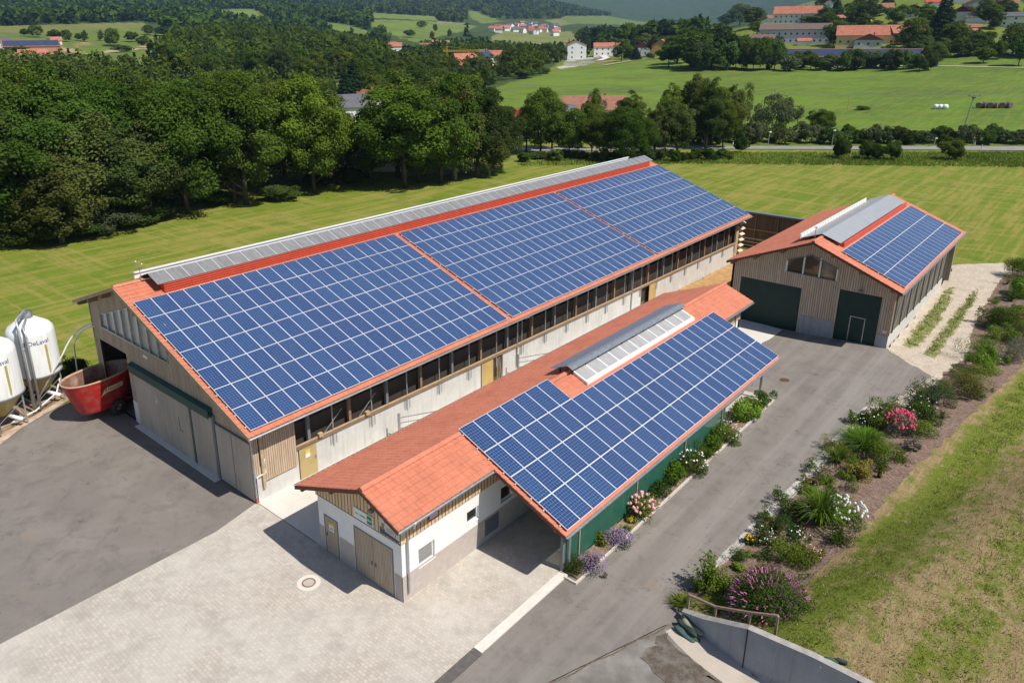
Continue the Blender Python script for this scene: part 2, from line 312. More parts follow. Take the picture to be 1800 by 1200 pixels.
    def mesh(s, name, mats, smooth=False):
        me = D_.meshes.new(name); me.from_pydata(s.v, [], s.f)
        for m in (mats if isinstance(mats, (list, tuple)) else [mats]): me.materials.append(m)
        me.polygons.foreach_set('material_index', s.mi)
        bm = bmesh.new(); bm.from_mesh(me); bmesh.ops.recalc_face_normals(bm, faces=bm.faces); bm.to_mesh(me); bm.free()
        if smooth: me.polygons.foreach_set('use_smooth', [True] * len(me.polygons))
        me.update(); return me
    def build(s, name, mats, parent=None, smooth=False): return put(D_.objects.new(name, s.mesh(name, mats, smooth)), parent)
def npmesh(name, V, F, mats, mi=None, smooth=False):             # big meshes from numpy arrays (quads or tris)
    me = D_.meshes.new(name); V = np.asarray(V, np.float32).reshape(-1, 3); F = np.asarray(F, np.int32); k = F.shape[1]
    me.vertices.add(len(V)); me.vertices.foreach_set('co', V.ravel()); me.loops.add(F.size); me.loops.foreach_set('vertex_index', F.ravel())
    me.polygons.add(len(F)); me.polygons.foreach_set('loop_start', np.arange(0, F.size, k, dtype=np.int32)); me.polygons.foreach_set('loop_total', np.full(len(F), k, np.int32))
    for m in (mats if isinstance(mats, (list, tuple)) else [mats]): me.materials.append(m)
    if mi is not None: me.polygons.foreach_set('material_index', np.asarray(mi, np.int32))
    if smooth: me.polygons.foreach_set('use_smooth', np.ones(len(F), bool))
    me.update(calc_edges=True); return me
def text(s_, size, mat, origin, U, Wv, depth=.01, name='lettering', parent=None, wrap=None, ratio=1.):
    cu = D_.curves.new('t', 'FONT'); cu.body = s_; cu.size = 1; cu.extrude = 0; o = D_.objects.new('t', cu); COL.objects.link(o)
    dg = bpy.context.evaluated_depsgraph_get(); me = D_.meshes.new_from_object(o.evaluated_get(dg)); D_.objects.remove(o); D_.curves.remove(cu)
    O, U, Wv = Vector(origin), Vector(U), Vector(Wv); N = U.cross(Wv); xs = [v.co.x for v in me.vertices]; k = size
    b = bmesh.new(); b.from_mesh(me)
    if wrap: bmesh.ops.subdivide_edges(b, edges=[e for e in b.edges if e.calc_length() > .12], cuts=2); bmesh.ops.triangulate(b, faces=b.faces)
    for v in b.verts:
        x, y = v.co.x * k * ratio, v.co.y * k; v.co = wrap(x, y) if wrap else O + U * x + Wv * y + N * depth
    b.to_mesh(me); b.free(); me.name = name; me.materials.clear(); me.materials.append(mat); return put(D_.objects.new(name, me), parent)
def sheet(name, poly, mat, lift, step=3., kind='structure', parent=None, label=None, cat=None, thick=0):
    bm = bmesh.new(); vs = [bm.verts.new((x, y, 0)) for x, y in poly]; bm.faces.new(vs)
    bmesh.ops.triangulate(bm, faces=bm.faces[:])
    xs = [p[0] for p in poly]; ys = [p[1] for p in poly]
    for ax, lo, hi in ((0, min(xs), max(xs)), (1, min(ys), max(ys))):
        k = math.ceil(lo / step)
        while k * step < hi:
            n = [0, 0, 0]; n[ax] = 1; c = [0, 0, 0]; c[ax] = k * step
            bmesh.ops.bisect_plane(bm, geom=bm.verts[:] + bm.edges[:] + bm.faces[:], plane_co=c, plane_no=n, dist=1e-5); k += 1
    bmesh.ops.remove_doubles(bm, verts=bm.verts, dist=1e-4)
    z = H(np.array([v.co.x for v in bm.verts]), np.array([v.co.y for v in bm.verts]))
    for v, q in zip(bm.verts, z): v.co.z = q + lift
    bmesh.ops.recalc_face_normals(bm, faces=bm.faces)
    if sum(f.normal.z for f in bm.faces) < 0: bmesh.ops.reverse_faces(bm, faces=bm.faces)
    [setattr(f, 'smooth', True) for f in bm.faces]; me = D_.meshes.new(name); bm.to_mesh(me); bm.free(); me.materials.append(mat); o = put(D_.objects.new(name, me), parent)
    if kind: o['kind'] = kind
    if label: tag(o, label, cat)
    return o
def wob(poly, amp, step, seed=1):                                 # ragged edge
    rg = random.Random(seed); out = []
    for i, a in enumerate(poly):
        b = poly[(i + 1) % len(poly)]; L = math.dist(a, b); n = max(1, int(L / step))
        for k in range(n):
            t = k / n; out.append((a[0] + (b[0] - a[0]) * t + rg.uniform(-amp, amp), a[1] + (b[1] - a[1]) * t + rg.uniform(-amp, amp)))
    return out
# ------------------------------------------------------------------ shared materials
ASPH, PAVE, TILE, CELL, NET, ROUGH, TERR = asphalt(), pavers(), tile(), panelmat(), netmat(), bandfield(), terrainmat(); ASPY = asphalt('asphalt_old', False)
CONC = concrete('concrete_wall', (.52, .51, .49), (.66, .65, .62), .55); CONCG = concrete('concrete_grey', (.30, .31, .33), (.40, .41, .43), .6)
SLAB = concrete('concrete_slab', (.60, .57, .52), (.70, .67, .62), .2)
WOODG = boards('weathered_boards', 1, (.54, .415, .305), (.65, .51, .385), .17, (.36, .25, .17))
WOODC = boards('barn_boards', 1, (.50, .385, .285), (.62, .49, .375), .16, (.28, .2, .14))
WOODN = boards('new_boards', 1, (.72, .52, .31), (.80, .61, .40), .22, (.5, .32, .17), .09)
WOODNX = boards('new_boards_side', 0, (.62, .42, .24), (.70, .50, .31), .22, (.5, .3, .16), .09)
WOODX = boards('side_boards', 0, (.52, .38, .26), (.60, .46, .34), .13, (.35, .22, .13))
DOORW = boards('sliding_door_boards', 1, (.50, .425, .345), (.58, .50, .415), .11, (.30, .25, .205), .045, c3=(.60, .52, .43))
DOORB = boards('shed_door_boards', 1, (.50, .41, .30), (.57, .47, .36), .1, (.3, .22, .16), .05)
BEAM = M('beam_wood', (.30, .2, .12), .8, c2=(.2, .125, .075), scale=4, stretch=(.3, 3, 3)); BEAML = M('pale_beam', (.52, .38, .24), .8, c2=(.42, .29, .17), scale=4)
FASC = M('fascia_wood', (.17, .06, .035), .7, c2=(.12, .04, .025)); ZINC = M('zinc', (.50, .52, .54), .38, .75, c2=(.38, .40, .42), scale=5)
GALV = M('galvanised', (.55, .56, .58), .45, .6, c2=(.42, .43, .45), scale=8); ALU = M('aluminium_frame', (.80, .80, .82), .4, .3)
REDM = M('red_sheet', (.58, .09, .05), .45, c2=(.50, .075, .04), scale=2); DARK = M('dark_inside', (.03, .024, .018), .9, c2=(.05, .038, .028), scale=2)
PLAST = M('white_render', (.83, .83, .83), .85, c2=(.78, .78, .77), scale=1.2, bump=.05); PLIN = M('plinth', (.50, .44, .40), .85, c2=(.44, .385, .35), scale=3, bump=.1)
GREEN = M('green_door', (.004, .028, .022), .5, c2=(.006, .036, .028), scale=1.5); DGREEN = M('green_rail', (.012, .075, .065), .45)
WFRAME = M('white_frame', (.82, .82, .82), .5); GLASSD = glassmat('dark_glass', (.03, .028, .028)); GREYF = M('grey_frame', (.17, .18, .2), .5)
BLACK = M('black_paint', (.012, .012, .014), .5); RUBBER = M('rubber', (.022, .021, .02), .8, c2=(.05, .045, .038), scale=6)
PLY = M('plywood', (.52, .36, .13), .7, c2=(.45, .30, .11), scale=1.5); TAN = M('tan_door', (.46, .35, .16), .6, c2=(.41, .31, .14), scale=2)
SHEETM = sheetmat('clear_sheet', (.17, .17, .175), (.28, .28, .285)); SHEETL = sheetmat('light_sheet', (.30, .31, .33), (.40, .41, .43)); POLY = sheetmat('gable_sheet', (.36, .36, .34), (.5, .5, .48), 1)
GLAZE = sheetmat('skylight_glazing', (.30, .30, .31), (.44, .44, .45), 0, 1.); EARTH = M('earth', (.30, .2, .12), .95, c2=(.40, .29, .18), scale=1.2, lo=.3, hi=.7, bump=.4, c3=(.2, .13, .08))
STRAW = M('straw_ground', (.48, .30, .13), .95, c2=(.36, .2, .09), scale=1.5, bump=.5)
GRAV = scatterstone('gravel', (.43, .36, .285), (.60, .53, .44), (.36, .28, .2), 9); STONE = scatterstone('stone_strip', (.27, .25, .22), (.62, .59, .54), (.28, .24, .20), 12)
MULCH = scatterstone('bark_mulch', (.10, .062, .046), (.30, .21, .165), (.14, .085, .06), 13)
WHITE = M('white_paint', (.8, .8, .8), .5); CREAM = M('cream_paint', (.80, .72, .42), .5)
# ------------------------------------------------------------------ roofs
def tiles(mb, x0, x1, ya, za, yb, zb, tw=.3, cl=.36, amp=.03, step=.035, top=0.):   # from ridge (ya,za) down to eave (yb,zb)
    L = math.hypot(yb - ya, zb - za); n = max(1, round(L / cl)); dy, dz = (yb - ya) / L, (zb - za) / L
    ny, nz = (-dz, dy) if dy > 0 else (dz, -dy)
    if nz < 0: ny, nz = -ny, -nz
    m = max(2, round((x1 - x0) / tw)); prof = [(0, 0), (.22, 1), (.5, .85), (.72, .15)]
    xs = []; hs = []
    for i in range(m):
        for a, h in prof: xs.append(x0 + (i + a) * (x1 - x0) / m); hs.append(h * amp)
    xs.append(x1); hs.append(0); xs = np.array(xs); hs = np.array(hs); k = len(xs); V = []; F = []
    for j in range(n):
        for t, lift in ((j, 0.), (j + 1, step)):
            s = t / n * L; o = hs + lift + top
            V.append(np.stack([xs, ya + dy * s + ny * o, za + dz * s + nz * o], 1))
    V = np.concatenate(V); nb = len(mb.v); mb.v += [tuple(v) for v in V.tolist()]
    for j in range(2 * n - 1):
        a = nb + j * k
        for i in range(k - 1): mb.f.append((a + i, a + i + 1, a + k + i + 1, a + k + i)); mb.mi.append(mb.k)
def slab(mb, x0, x1, pts, th, mi=None):                          # pts along section (y,z); solid below
    top = [(x0, y, z) for y, z in pts]; bot = [(x0, y, z - th) for y, z in reversed(pts)]
    for i in range(len(pts) - 1):
        (ya, za), (yb, zb) = pts[i], pts[i + 1]
        mb.prism([(x0, ya, za), (x0, yb, zb), (x0, yb, zb - th), (x0, ya, za - th)], (x1 - x0, 0, 0), mi)
def ridge(mb, x0, x1, y, z, step=.38, r=.11):
    n = round((x1 - x0) / step)
    for i in range(n):
        a = x0 + i * (x1 - x0) / n; b = a + (x1 - x0) / n * 1.06; pr = [(-.16, -.05), (-.11, .03), (0, .07), (.11, .03), (.16, -.05)]
        vs = [(a, y + p[0] * .93, z + p[1]) for p in pr] + [(b, y + p[0], z + p[1] + .018) for p in pr]
        mb.add(vs, [(k, k + 1, k + 6, k + 5) for k in range(4)] + [(0, 1, 2, 3, 4), (9, 8, 7, 6, 5)])
PW, PL, PH = .99, 1.672, .04
def panel_mesh():
    m = MB(); m.box(0, PW, -PL, 0, 0, PH, 0); f = .022
    m.add([(f, -PL + f, PH + .002), (PW - f, -PL + f, PH + .002), (PW - f, -f, PH + .002), (f, -f, PH + .002)], [(0, 1, 2, 3)], 1)
    me = m.mesh('solar_panel', [ALU, CELL]); uv = me.uv_layers.new(name='UVMap')
    for p in me.polygons:
        if p.material_index == 1:
            for li in p.loop_indices: c = me.vertices[me.loops[li].vertex_index].co; uv.data[li].uv = ((c.x - f) / (PW - 2 * f), (c.y + PL - f) / (PL - 2 * f))
    return me
PANEL = panel_mesh()
def panels(root, origin, slope, cells, ind=10 ** 6):             # cells: (i offset m, row); origin = upper left corner
    R = Matrix.Rotation(slope, 4, 'X'); done = 0; rest = []
    for x, j in cells:
        s = j * 1.684; P = Vector(origin) + Vector((x, -s * math.cos(slope), -s * math.sin(slope)))
        if done < ind:
            o = D_.objects.new('solar_panel', PANEL); o.location = P; o.rotation_euler = (slope, 0, 0); put(o, root); done += 1
        else: rest.append(P)
    if rest:
        v0 = np.array([v.co for v in PANEL.vertices]); Rm = np.array(R.to_3x3()); nv = len(v0); V = np.concatenate([v0 @ Rm.T + np.array(p) for p in rest])
        faces = [list(p.vertices) for p in PANEL.polygons]; F = np.concatenate([np.array(faces) + i * nv for i in range(len(rest))])
        me = npmesh('solar_panels', V, F, [ALU, CELL], [p.material_index for p in PANEL.polygons] * len(rest)); uv = me.uv_layers.new(name='UVMap')
        src = np.zeros(len(PANEL.loops) * 2, np.float32); PANEL.uv_layers[0].data.foreach_get('uv', src); uv.data.foreach_set('uv', np.tile(src, len(rest)))
        tag(put(D_.objects.new('solar_panels', me), root), kind='stuff')
def rails(root, x0, x1, origin, slope, rows, r0=0):
    m = MB()
    for j in range(r0, rows):
        for q in (.35, 1.3):
            s = j * 1.684 + q; y = origin[1] - s * math.cos(slope); z = origin[2] - s * math.sin(slope) - .03
            m.bar((x0 - .09, y, z), (x1 + .09, y, z), .045, .05)
    m.build('mounting_rail', ALU, root)
def gutter(root, x0, x1, y, z, r=.075, side=-1):
    m = MB(); n = 7; P = [(r * math.cos(math.pi + math.pi * k / (n - 1)), r * math.sin(math.pi + math.pi * k / (n - 1))) for k in range(n)]
    Q = [(a * .85, b * .85) for a, b in reversed(P)]; pr = P + Q
    vs = [(x0, y + side * r + a, z + b) for a, b in pr] + [(x1, y + side * r + a, z + b) for a, b in pr]; k = len(pr)
    m.add(vs, [(i, (i + 1) % k, k + (i + 1) % k, k + i) for i in range(k)]); m.build('gutter', ZINC, root)
def downpipe(root, pts, r=.05, foot=None):
    o = MB().tube(pts, r, 10).build('downpipe', ZINC, root)
    if foot: MB().tube([(pts[-1][0], pts[-1][1], foot), (pts[-1][0], pts[-1][1], pts[-1][2] + .01)][::-1], r * 1.15, 10).build('pipe_foot', M('red_pipe', (.5, .12, .07), .6), o)
def onX(u, v, x): r = ray(u, v); t = (x - CAM[0]) / r[0]; p = CAM + t * r; return float(p[1]), float(p[2])
def onY(u, v, y): r = ray(u, v); t = (y - CAM[1]) / r[1]; p = CAM + t * r; return float(p[0]), float(p[2])
def frX(x0): return lambda a, b, d: (x0 + d, a, b)               # wall in plane x = x0
def frY(y0): return lambda a, b, d: (a, y0 + d, b)
def bolt_line(m, z=0): pass
# ================================================================== long barn
A = thing('long_barn', 'very long cattle barn with orange roof, three big solar arrays and open window strip', 'barn', (0, 10.96, 0))
sA = .3718; AO = (-.3506, 21.247, 8.752); aA = math.atan(sA)
zA = lambda y: AO[2] - (AO[1] - y) * sA - .181
RY, RZ, LY, LZ = 23.15, zA(23.15), 29.7, 6.98
x0A, x1A = -.6, 61.4
m = MB(); slab(m, x0A, x1A, [(9.98, zA(9.98)), (RY, RZ), (LY, LZ)], .12); rfA = m.build('roof', BEAM, A)
m = MB(); tiles(m, x0A, x1A, RY, RZ, 9.98, zA(9.98)); tiles(m, x0A, x1A, RY, RZ, LY, LZ, .4, .5); ridge(m, x0A, 1.2, RY, RZ + .06); ridge(m, 59.9, x1A, RY, RZ + .06); m.build('roof_tiles', TILE, rfA)
for a, b in (((9.98, zA(9.98)), (RY, RZ)), ((RY, RZ), (LY, LZ))): MB().prism([(x0A - .01, a[0], a[1] + .03), (x0A - .01, b[0], b[1] + .03), (x0A - .01, b[0], b[1] - .2), (x0A - .01, a[0], a[1] - .2)], (-.03, 0, 0)).build('barge_board', BEAML, A)
for y in (27.3, 25.2, 21, 17.5, 14.5): m = MB(); z = (zA(y) if y < RY else RZ - (y - RY) * .351) - .12; m.box(x0A + .02, .3, y - .12, y + .12, z - .3, z - .01); m.build('purlin', BEAM, A)
m = MB(); z = LZ - .13; m.box(x0A + .02, 61, 28.9, 29.12, z + .0, z + .25); m.build('purlin', BEAM, A)
# front gable with the open doorway and the clear sheet band
zt = lambda y: (zA(y) if y < RY else RZ - (y - RY) * .351) - .13
gm = MB(); gm.wall([(10.96, -.1), (28.85, -.1), (28.85, zt(28.85)), (RY, zt(RY)), (10.96, zt(10.96))], [[(24.3, .0), (28.0, .0), (28.0, 4.6), (24.3, 4.6)], [(18.75, 5.6), (27.35, 5.64), (27.4, 6.42), (23.2, 7.85), (21.9, 7.95), (18.75, 6.85)]], frX(0), .12)
gm.build('front_wall', WOODC, A)
m = MB(); m.box(.12, .16, 18.75, 27.35, 5.5, 7.9); sp = m.build('clear_gable_sheet', POLY, A)
m = MB(); ys = [18.78 + i * 1.075 for i in range(9)]
for y in ys: zz = min(7.9, 6.42 + (27.4 - y) * .34) if y > 21.9 else min(7.9, 6.85 + (y - 18.75) * .35); m.box(-.03, .1, y - .03, y + .03, 5.6, zz)
m.box(-.03, .1, 18.75, 27.38, 5.56, 5.62); m.bar((.03, 27.4, 6.42), (.03, 23.2, 7.85), .06); m.build('glazing_bars', ZINC, sp)
m = MB(); m.box(-.16, -.03, 14.45, 23.65, 3.75, 4.22); m.prism([(-.02, 14.45, 4.3), (-.3, 14.45, 4.2), (-.3, 14.45, 3.72), (-.26, 14.45, 3.72), (-.26, 14.45, 4.14), (-.02, 14.45, 4.22)], (0, 9.2, 0)); m.build('sliding_rail_cover', DGREEN, A)
m = MB(); m.box(-.11, -.02, 16.85, 23.5, .03, 3.95); d1 = m.build('sliding_door', DOORW, A)
m = MB(); m.box(-.13, -.11, 16.84, 16.92, .02, 3.9); m.box(-.13, -.11, 18.2, 18.25, 1.6, 2.5); m.box(-.13, -.11, 17.95, 18.25, 1.6, 1.66); m.build('door_fittings', GREYF, d1)
m = MB()
for q in range(5): m.cbox((-.12, 20.75 + .1 * math.sin(q * 2.), 2.5 + q * .08), (.01, .28 - .04 * q, .035))
m.build('cow_emblem', WHITE, d1)
m = MB(); m.box(-.1, -.02, 14.55, 16.7, .03, 3.85); m.box(-.12, -.02, 16.68, 16.76, .02, 3.9, 1); d2 = m.build('sliding_door', [DOORW, DGREEN], A)
m = MB(); m.box(-.09, -.02, 10.99, 14.2, .1, 3.45); m.box(-.12, -.02, 14.25, 14.4, 0, 3.9, 1); m.box(-.11, -.02, 10.99, 14.2, 3.45, 3.52, 1); m.box(-.1, -.085, 12.65, 12.7, .1, 3.45, 1); m.build('side_leaf', [DOORW, GREYF], A)
m = MB(); m.box(-.45, -.02, 14.3, 23.6, -.02, .07); m.build('door_sill', SLAB, A)
m = MB(); m.box(-.05, -.01, 23.62, 24.25, 0, 1.5); m.build('white_wall_board', WHITE, A)
m = MB(); m.box(-.04, -.01, 21.3, 21.85, 5.1, 5.3); m.build('gable_plate', WHITE, A)
m = MB(); m.cbox((-.12, 22.2, 8.05), (.3, .3, .16), .4); m.build('floodlight', GREYF, A)
# long side: concrete parapet, openings with posts, sill, doors
YS = 10.96; zs = lambda x: 2.06 - .0095 * x
m = MB(); doorsA = [(2.75, 3.95, 1.78), (17.95, 20.25, 1.62), (39.8, 42.5, 1.45), (59.9, 61.2, 1.4)]
xs = [0] + [q for d in doorsA for q in d[:2]]
for i in range(0, len(xs), 2):
    a, b = xs[i], xs[i + 1] if i + 1 < len(xs) else 61.2
    n = max(1, int((b - a) / 6))
    for k in range(n):
        p, q = a + (b - a) * k / n, a + (b - a) * (k + 1) / n
        m.prism([(p + .008, YS, -1.), (q - .008, YS, -1.), (q - .008, YS, zs(q) - .12), (p + .008, YS, zs(p) - .12)], (0, .2, 0))
for a, b, z in doorsA[:3]: m.prism([(a, YS, z + .1), (b, YS, z + .1), (b, YS, zs(b) - .12), (a, YS, zs(a) - .12)], (0, .2, 0))
m.build('parapet_wall', CONC, A)
m = MB(); m.bar((2.6, YS - .03, zs(2.6) - .02), (59.8, YS - .03, zs(59.8) - .02), .14, .16); m.bar((2.6, YS - .04, zs(2.6) + .1), (59.8, YS - .04, zs(59.8) + .1), .1, .05, 1); m.build('window_sill_beam', [BEAM, BEAML], A)
m = MB(); m.bar((0, YS + .05, 4.0), (61.2, YS + .05, 4.0), .2, .22); m.build('eave_beam', BEAM, A)
for k in range(20):
    x = 3.55 + 2.87 * k
    MB().box(x - .09, x + .09, YS - .02, YS + .16, zs(x), 4.05).build('post', BEAM if k % 2 else GREYF, A)
    if x + 1.6 < 59.8: MB().box(x + 1.57, x + 1.63, YS - .06, YS, zs(x) - .9, 4.05).build('post', GALV, A)
    if x < 58: m = MB(); xx = x + 1.6; [m.bar((xx + d, YS - .06, zs(x) - .15), (xx + d, YS - .06, zs(x) - .75 - .3 * abs(d)), .02) for d in (-.22, -.08, .2)]; m.build('curtain_cord', GREYF, A)
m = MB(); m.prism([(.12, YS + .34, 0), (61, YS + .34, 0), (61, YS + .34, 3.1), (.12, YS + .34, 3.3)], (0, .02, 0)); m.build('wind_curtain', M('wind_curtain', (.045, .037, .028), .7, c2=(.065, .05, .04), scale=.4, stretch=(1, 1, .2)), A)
for x in (4.4, 6.9): MB().bar((x, YS - .08, zs(x) + .1), (x + 1.4, YS - .08, 3.2), .035).build('brace_rod', GALV, A)
for x in (5.2, 8.6): MB().cbox((x - 1, YS - .12, zs(x) + .22), (.26, .2, .22)).build('winch_box', BEAML, A)
# board cladding beside the corner, doors
m = MB(); m.box(.05, .35, YS - .05, YS, 1.4, 4.0); m.box(.58, 2.6, YS - .1, YS - .04, 1.15, 3.95); m.build('side_cladding', WOODX, A)
m = MB(); m.box(.42, .58, YS - .14, YS - .02, .7, 3.9); m.box(.58, 2.6, YS - .11, YS - .04, 1.08, 1.15); m.build('cladding_post', BEAML, A)
m = MB(); m.box(2.8, 3.95, YS - .02, YS + .06, .0, 1.88); d = m.build('side_door', TAN, A); MB().box(3.2, 3.5, YS - .035, YS - .02, 1.2, 1.62).build('door_notice', WHITE, d); MB().box(3.2, 3.5, YS - .036, YS - .02, 1.42, 1.64).build('door_notice', M('yellow_notice', (.8, .48, .1), .6), d); MB().cbox((3.86, YS - .06, 1.05), (.06, .07, .12)).build('handle', ZINC, d)
m = MB(); m.box(17.95, 19.15, YS - .06, YS, -.2, 1.68); d = m.build('side_door', PLY, A); MB().box(17.88, 17.95, YS - .06, YS + .1, -.2, 1.75).build('door_frame', GREYF, d)
m = MB(); [m.bar((19.55 + .18 * i, YS - .1 - .03 * i, -.2), (19.62 + .14 * i, YS + .02, 1.6), .09, .04) for i in range(3)]; m.build('leaning_boards', BEAML, A)
m = MB(); m.box(41.2, 42.5, YS - .06, YS, -.6, 1.5); m.build('side_door', PLY, A)
m = MB(); m.box(59.9, 60.55, YS - .06, YS, -.4, 3.4); m.box(60.9, 61.2, YS - .08, YS - .02, -.6, 1.6, 1); m.build('end_boarding', [BEAML, PLY], A)
m = MB()
for i in range(6): z = .3 + i * .62; m.prism([(60.6, YS - .06, z), (60.6, YS - .36, z + .1), (60.6, YS - .36, z + .16), (60.6, YS - .06, z + .3)], (.95, 0, 0))
m.build('end_slats', M('pale_slats', (.60, .46, .33), .8, c2=(.7, .6, .5), scale=4), A)
MB().box(61.05, 61.25, 10.96, 28.8, -1, 4.3).build('rear_wall', WOODC, A)
MB().prism([(61.05, 10.96, 4.2), (61.05, 28.8, 4.2), (61.05, 28.8, zt(28.8)), (61.05, RY, zt(RY)), (61.05, 10.96, zt(10.96))], (.2, 0, 0)).build('rear_gable', WOODC, A)
m = MB(); m.box(0, 61.2, 28.65, 28.85, -1, 1.8); m.build('rear_side_wall', CONC, A); MB().box(0, 61.2, 28.7, 28.8, 4.4, zt(28.85)).build('rear_upper_boards', WOODC, A); MB().box(0, 61.2, 28.5, 28.55, 1.7, 4.5).build('wind_curtain', DARK, A); MB().box(7.5, 7.6, 22, 28.5, -.2, 7).build('added_dark_partition', WOODC, A)  # near-black rear curtain and partition added so the open doorway looks dark inside
for k in range(11): MB().box(5.9 * k + .6, 5.9 * k + .8, 16.4, 16.6, -.6, zt(16.5)).build('inner_post', BEAM, A)
MB().box(.1, 61, 11.3, 28.6, -.9, -.72 + .7).build('barn_floor', M('barn_floor', (.13, .095, .06), .9, c2=(.2, .14, .08), scale=.6), A)
gutter(A, x0A, x1A, 9.98, zA(9.98) - .02)
for x, zb in ((-.05, .35), (21.78, .2), (38.0, .0)):
    downpipe(A, [(x, 9.9, zA(9.98) - .1), (x + .1, 10.1, 4.15), (x + .05, 10.8, 3.85), (x + .02, 10.88, 3.6), (x + .02, 10.88, zb)], .05, -.3 if x < 1 else None)
m = MB(); m.tube([(.62, 10.86, 2.35), (.62, 10.86, 1.55), (.1, 10.85, 1.5), (.09, 10.85, .1)], .045); m.build('white_pipe', WHITE, A)
# ridge lantern of clear sheets
x0, x1 = 1.3, 60.3
LA = MB(); LA.prism([(x0, 21.5, 9.36), (x0, 22.62, 9.80), (x0, 22.62, 9.77), (x0, 21.5, 9.33)], (x1 - x0, 0, 0)); LA.prism([(x0, 22.62, 9.80), (x0, 23.75, 9.40), (x0, 23.75, 9.37), (x0, 22.62, 9.77)], (x1 - x0, 0, 0))
[LA.bar((x, 21.5, 9.37), (x, 22.6, 9.81), .035, .02, 1) for x in np.arange(x0 + 1.03, x1, 1.03)]; lan = LA.build('ridge_lantern', [SHEETM, ALU], A)
m = MB(); m.prism([(1.7, 21.56, 8.7), (1.7, 21.56, 9.36), (1.7, 21.62, 9.36), (1.7, 21.62, 8.7)], (57.9, 0, 0))
for q in range(4): z = 8.78 + q * .14; m.prism([(1.7, 21.56, z), (1.7, 21.50, z + .025), (1.7, 21.50, z + .07), (1.7, 21.56, z + .095)], (57.9, 0, 0))
m.box(1.68, 1.72, 21.5, 23.0, 8.8, 9.3); m.build('red_upstand', REDM, lan)
m = MB(); m.box(.95, 58.6, 23.72, 23.78, 9.3, 9.68); m.box(.95, 58.6, 23.62, 23.78, 9.66, 9.72); m.build('white_wind_plate', WHITE, lan)
m = MB(); m.box(1.3, 60, 23.6, 23.7, 9.0, 9.4); m.build('red_upstand', REDM, lan)
m = MB(); x, y, z = 1.05, 23.0, 9.35; m.tube([(x, y, z), (x, y, z + .95)], .025); m.tube([(x, y - .4, z + 1.0), (x, y - .4, z + .8), (x, y + .4, z + .8), (x, y + .4, z + 1.05)], .02)
for s in (-.4, .4): m.lathe([(.0, 0), (.07, .03), (.0, .1)], (x, y + s, z + 1.05), 8)
m.bar((x, y, z + .02), (x + .7, y - .3, z + .1), .05); m.build('wind_gauge', GALV, lan)
arr = []
for c0 in (0., 20.49 * 1.0101, 40.87 * 1.0101): arr += [(c0 + i * 1.01, j, c0) for i in range(20) for j in range(7)]
arr.sort(key=lambda c: (c[0] * .9 - c[1] * 1.6)); nrm = np.array([0, -math.sin(aA), math.cos(aA)])
panels(A, np.array(AO) - nrm * PH, aA, [(a, j) for a, j, _ in arr], 100)
for c0 in (0., 20.69, 41.28): rails(A, AO[0] + c0, AO[0] + c0 + 20.19, np.array(AO) - nrm * .05, aA, 7)
# ================================================================== front building with carport
B = thing('front_building', 'low white and timber building in front with orange roof and carport wing', 'building', (0, 0, 0))
sB = .4144; aB = math.atan(sB); BO = (5.3504, 1.5952, 5.5067); zB = lambda y: BO[2] - (BO[1] - y) * sB - .184
bx0, bx1, cx0, cx1 = -.78, 34.75, 5.15, 29.65; BR, BZ = 1.5, zB(1.5); BLY, BLZ = 6.15, 3.49
m = MB(); slab(m, bx0, cx0, [(-.73, zB(-.73)), (BR, BZ), (BLY, BLZ)], .1); slab(m, cx0, cx1, [(-4.68, zB(-4.68)), (BR, BZ), (BLY, BLZ)], .1); slab(m, cx1, bx1, [(-.73, zB(-.73)), (BR, BZ), (BLY, BLZ)], .1); rfB = m.build('roof', BEAM, B)
m = MB(); tiles(m, bx0, cx0, BR, BZ, -.73, zB(-.73)); tiles(m, cx0, cx1, BR, BZ, -4.68, zB(-4.68)); tiles(m, cx1, bx1, BR, BZ, -.73, zB(-.73)); tiles(m, bx0, bx1, BR, BZ, BLY, BLZ, .3, .34)
ridge(m, bx0, 5.25, BR, BZ + .07); ridge(m, 12.45, 14.4, BR, BZ + .07); ridge(m, 27.2, bx1, BR, BZ + .07); m.build('roof_tiles', TILE, rfB)
m = MB()
for x, segs in ((bx0, (((-.73, zB(-.73)), (BR, BZ)), ((BR, BZ), (BLY, BLZ)))), (cx0, (((-4.68, zB(-4.68)), (-.73, zB(-.73))),)), (cx1 + .03, (((-4.68, zB(-4.68)), (-.73, zB(-.73))),)), (bx1 + .03, (((-.73, zB(-.73)), (BR, BZ)), ((BR, BZ), (BLY, BLZ))))):
    for a, b in segs: MB().prism([(x - .01, a[0], a[1] + .02), (x - .01, b[0], b[1] + .02), (x - .01, b[0], b[1] - .17), (x - .01, a[0], a[1] - .17)], (-.03, 0, 0)).build('barge_board', FASC, B)
for y in (5.75, 3.6, .05): m = MB(); z = (zB(y) if y < BR else BZ - (y - BR) * .385) - .1; m.box(bx0 + .03, .2, y - .07, y + .07, z - .2, z - .005); m.build('purlin', FASC, B)
ztB = lambda y: (zB(y) if y < BR else BZ - (y - BR) * .385) - .11
g = MB(); g.wall([(-.0, 0), (5.6, 0), (5.6, 2.97), (-.0, 2.97)], [[(.52, 0), (3.06, 0), (3.06, 2.45), (.52, 2.45)], [(4.2, 0), (5.2, 0), (5.2, 2.05), (4.2, 2.05)]], frX(0), .25); g.build('front_wall', PLAST, B)
g = MB(); g.prism([(-.06, -.06, 2.97), (-.06, 5.66, 2.97), (-.06, 5.66, ztB(5.66)), (-.06, BR, ztB(BR)), (-.06, -.06, ztB(-.06))], (.3, 0, 0)); g.build('gable_boarding', WOODN, B)
MB().box(-.07, .25, -.02, 5.64, 2.93, 2.968).build('drip_edge', GREYF, B)
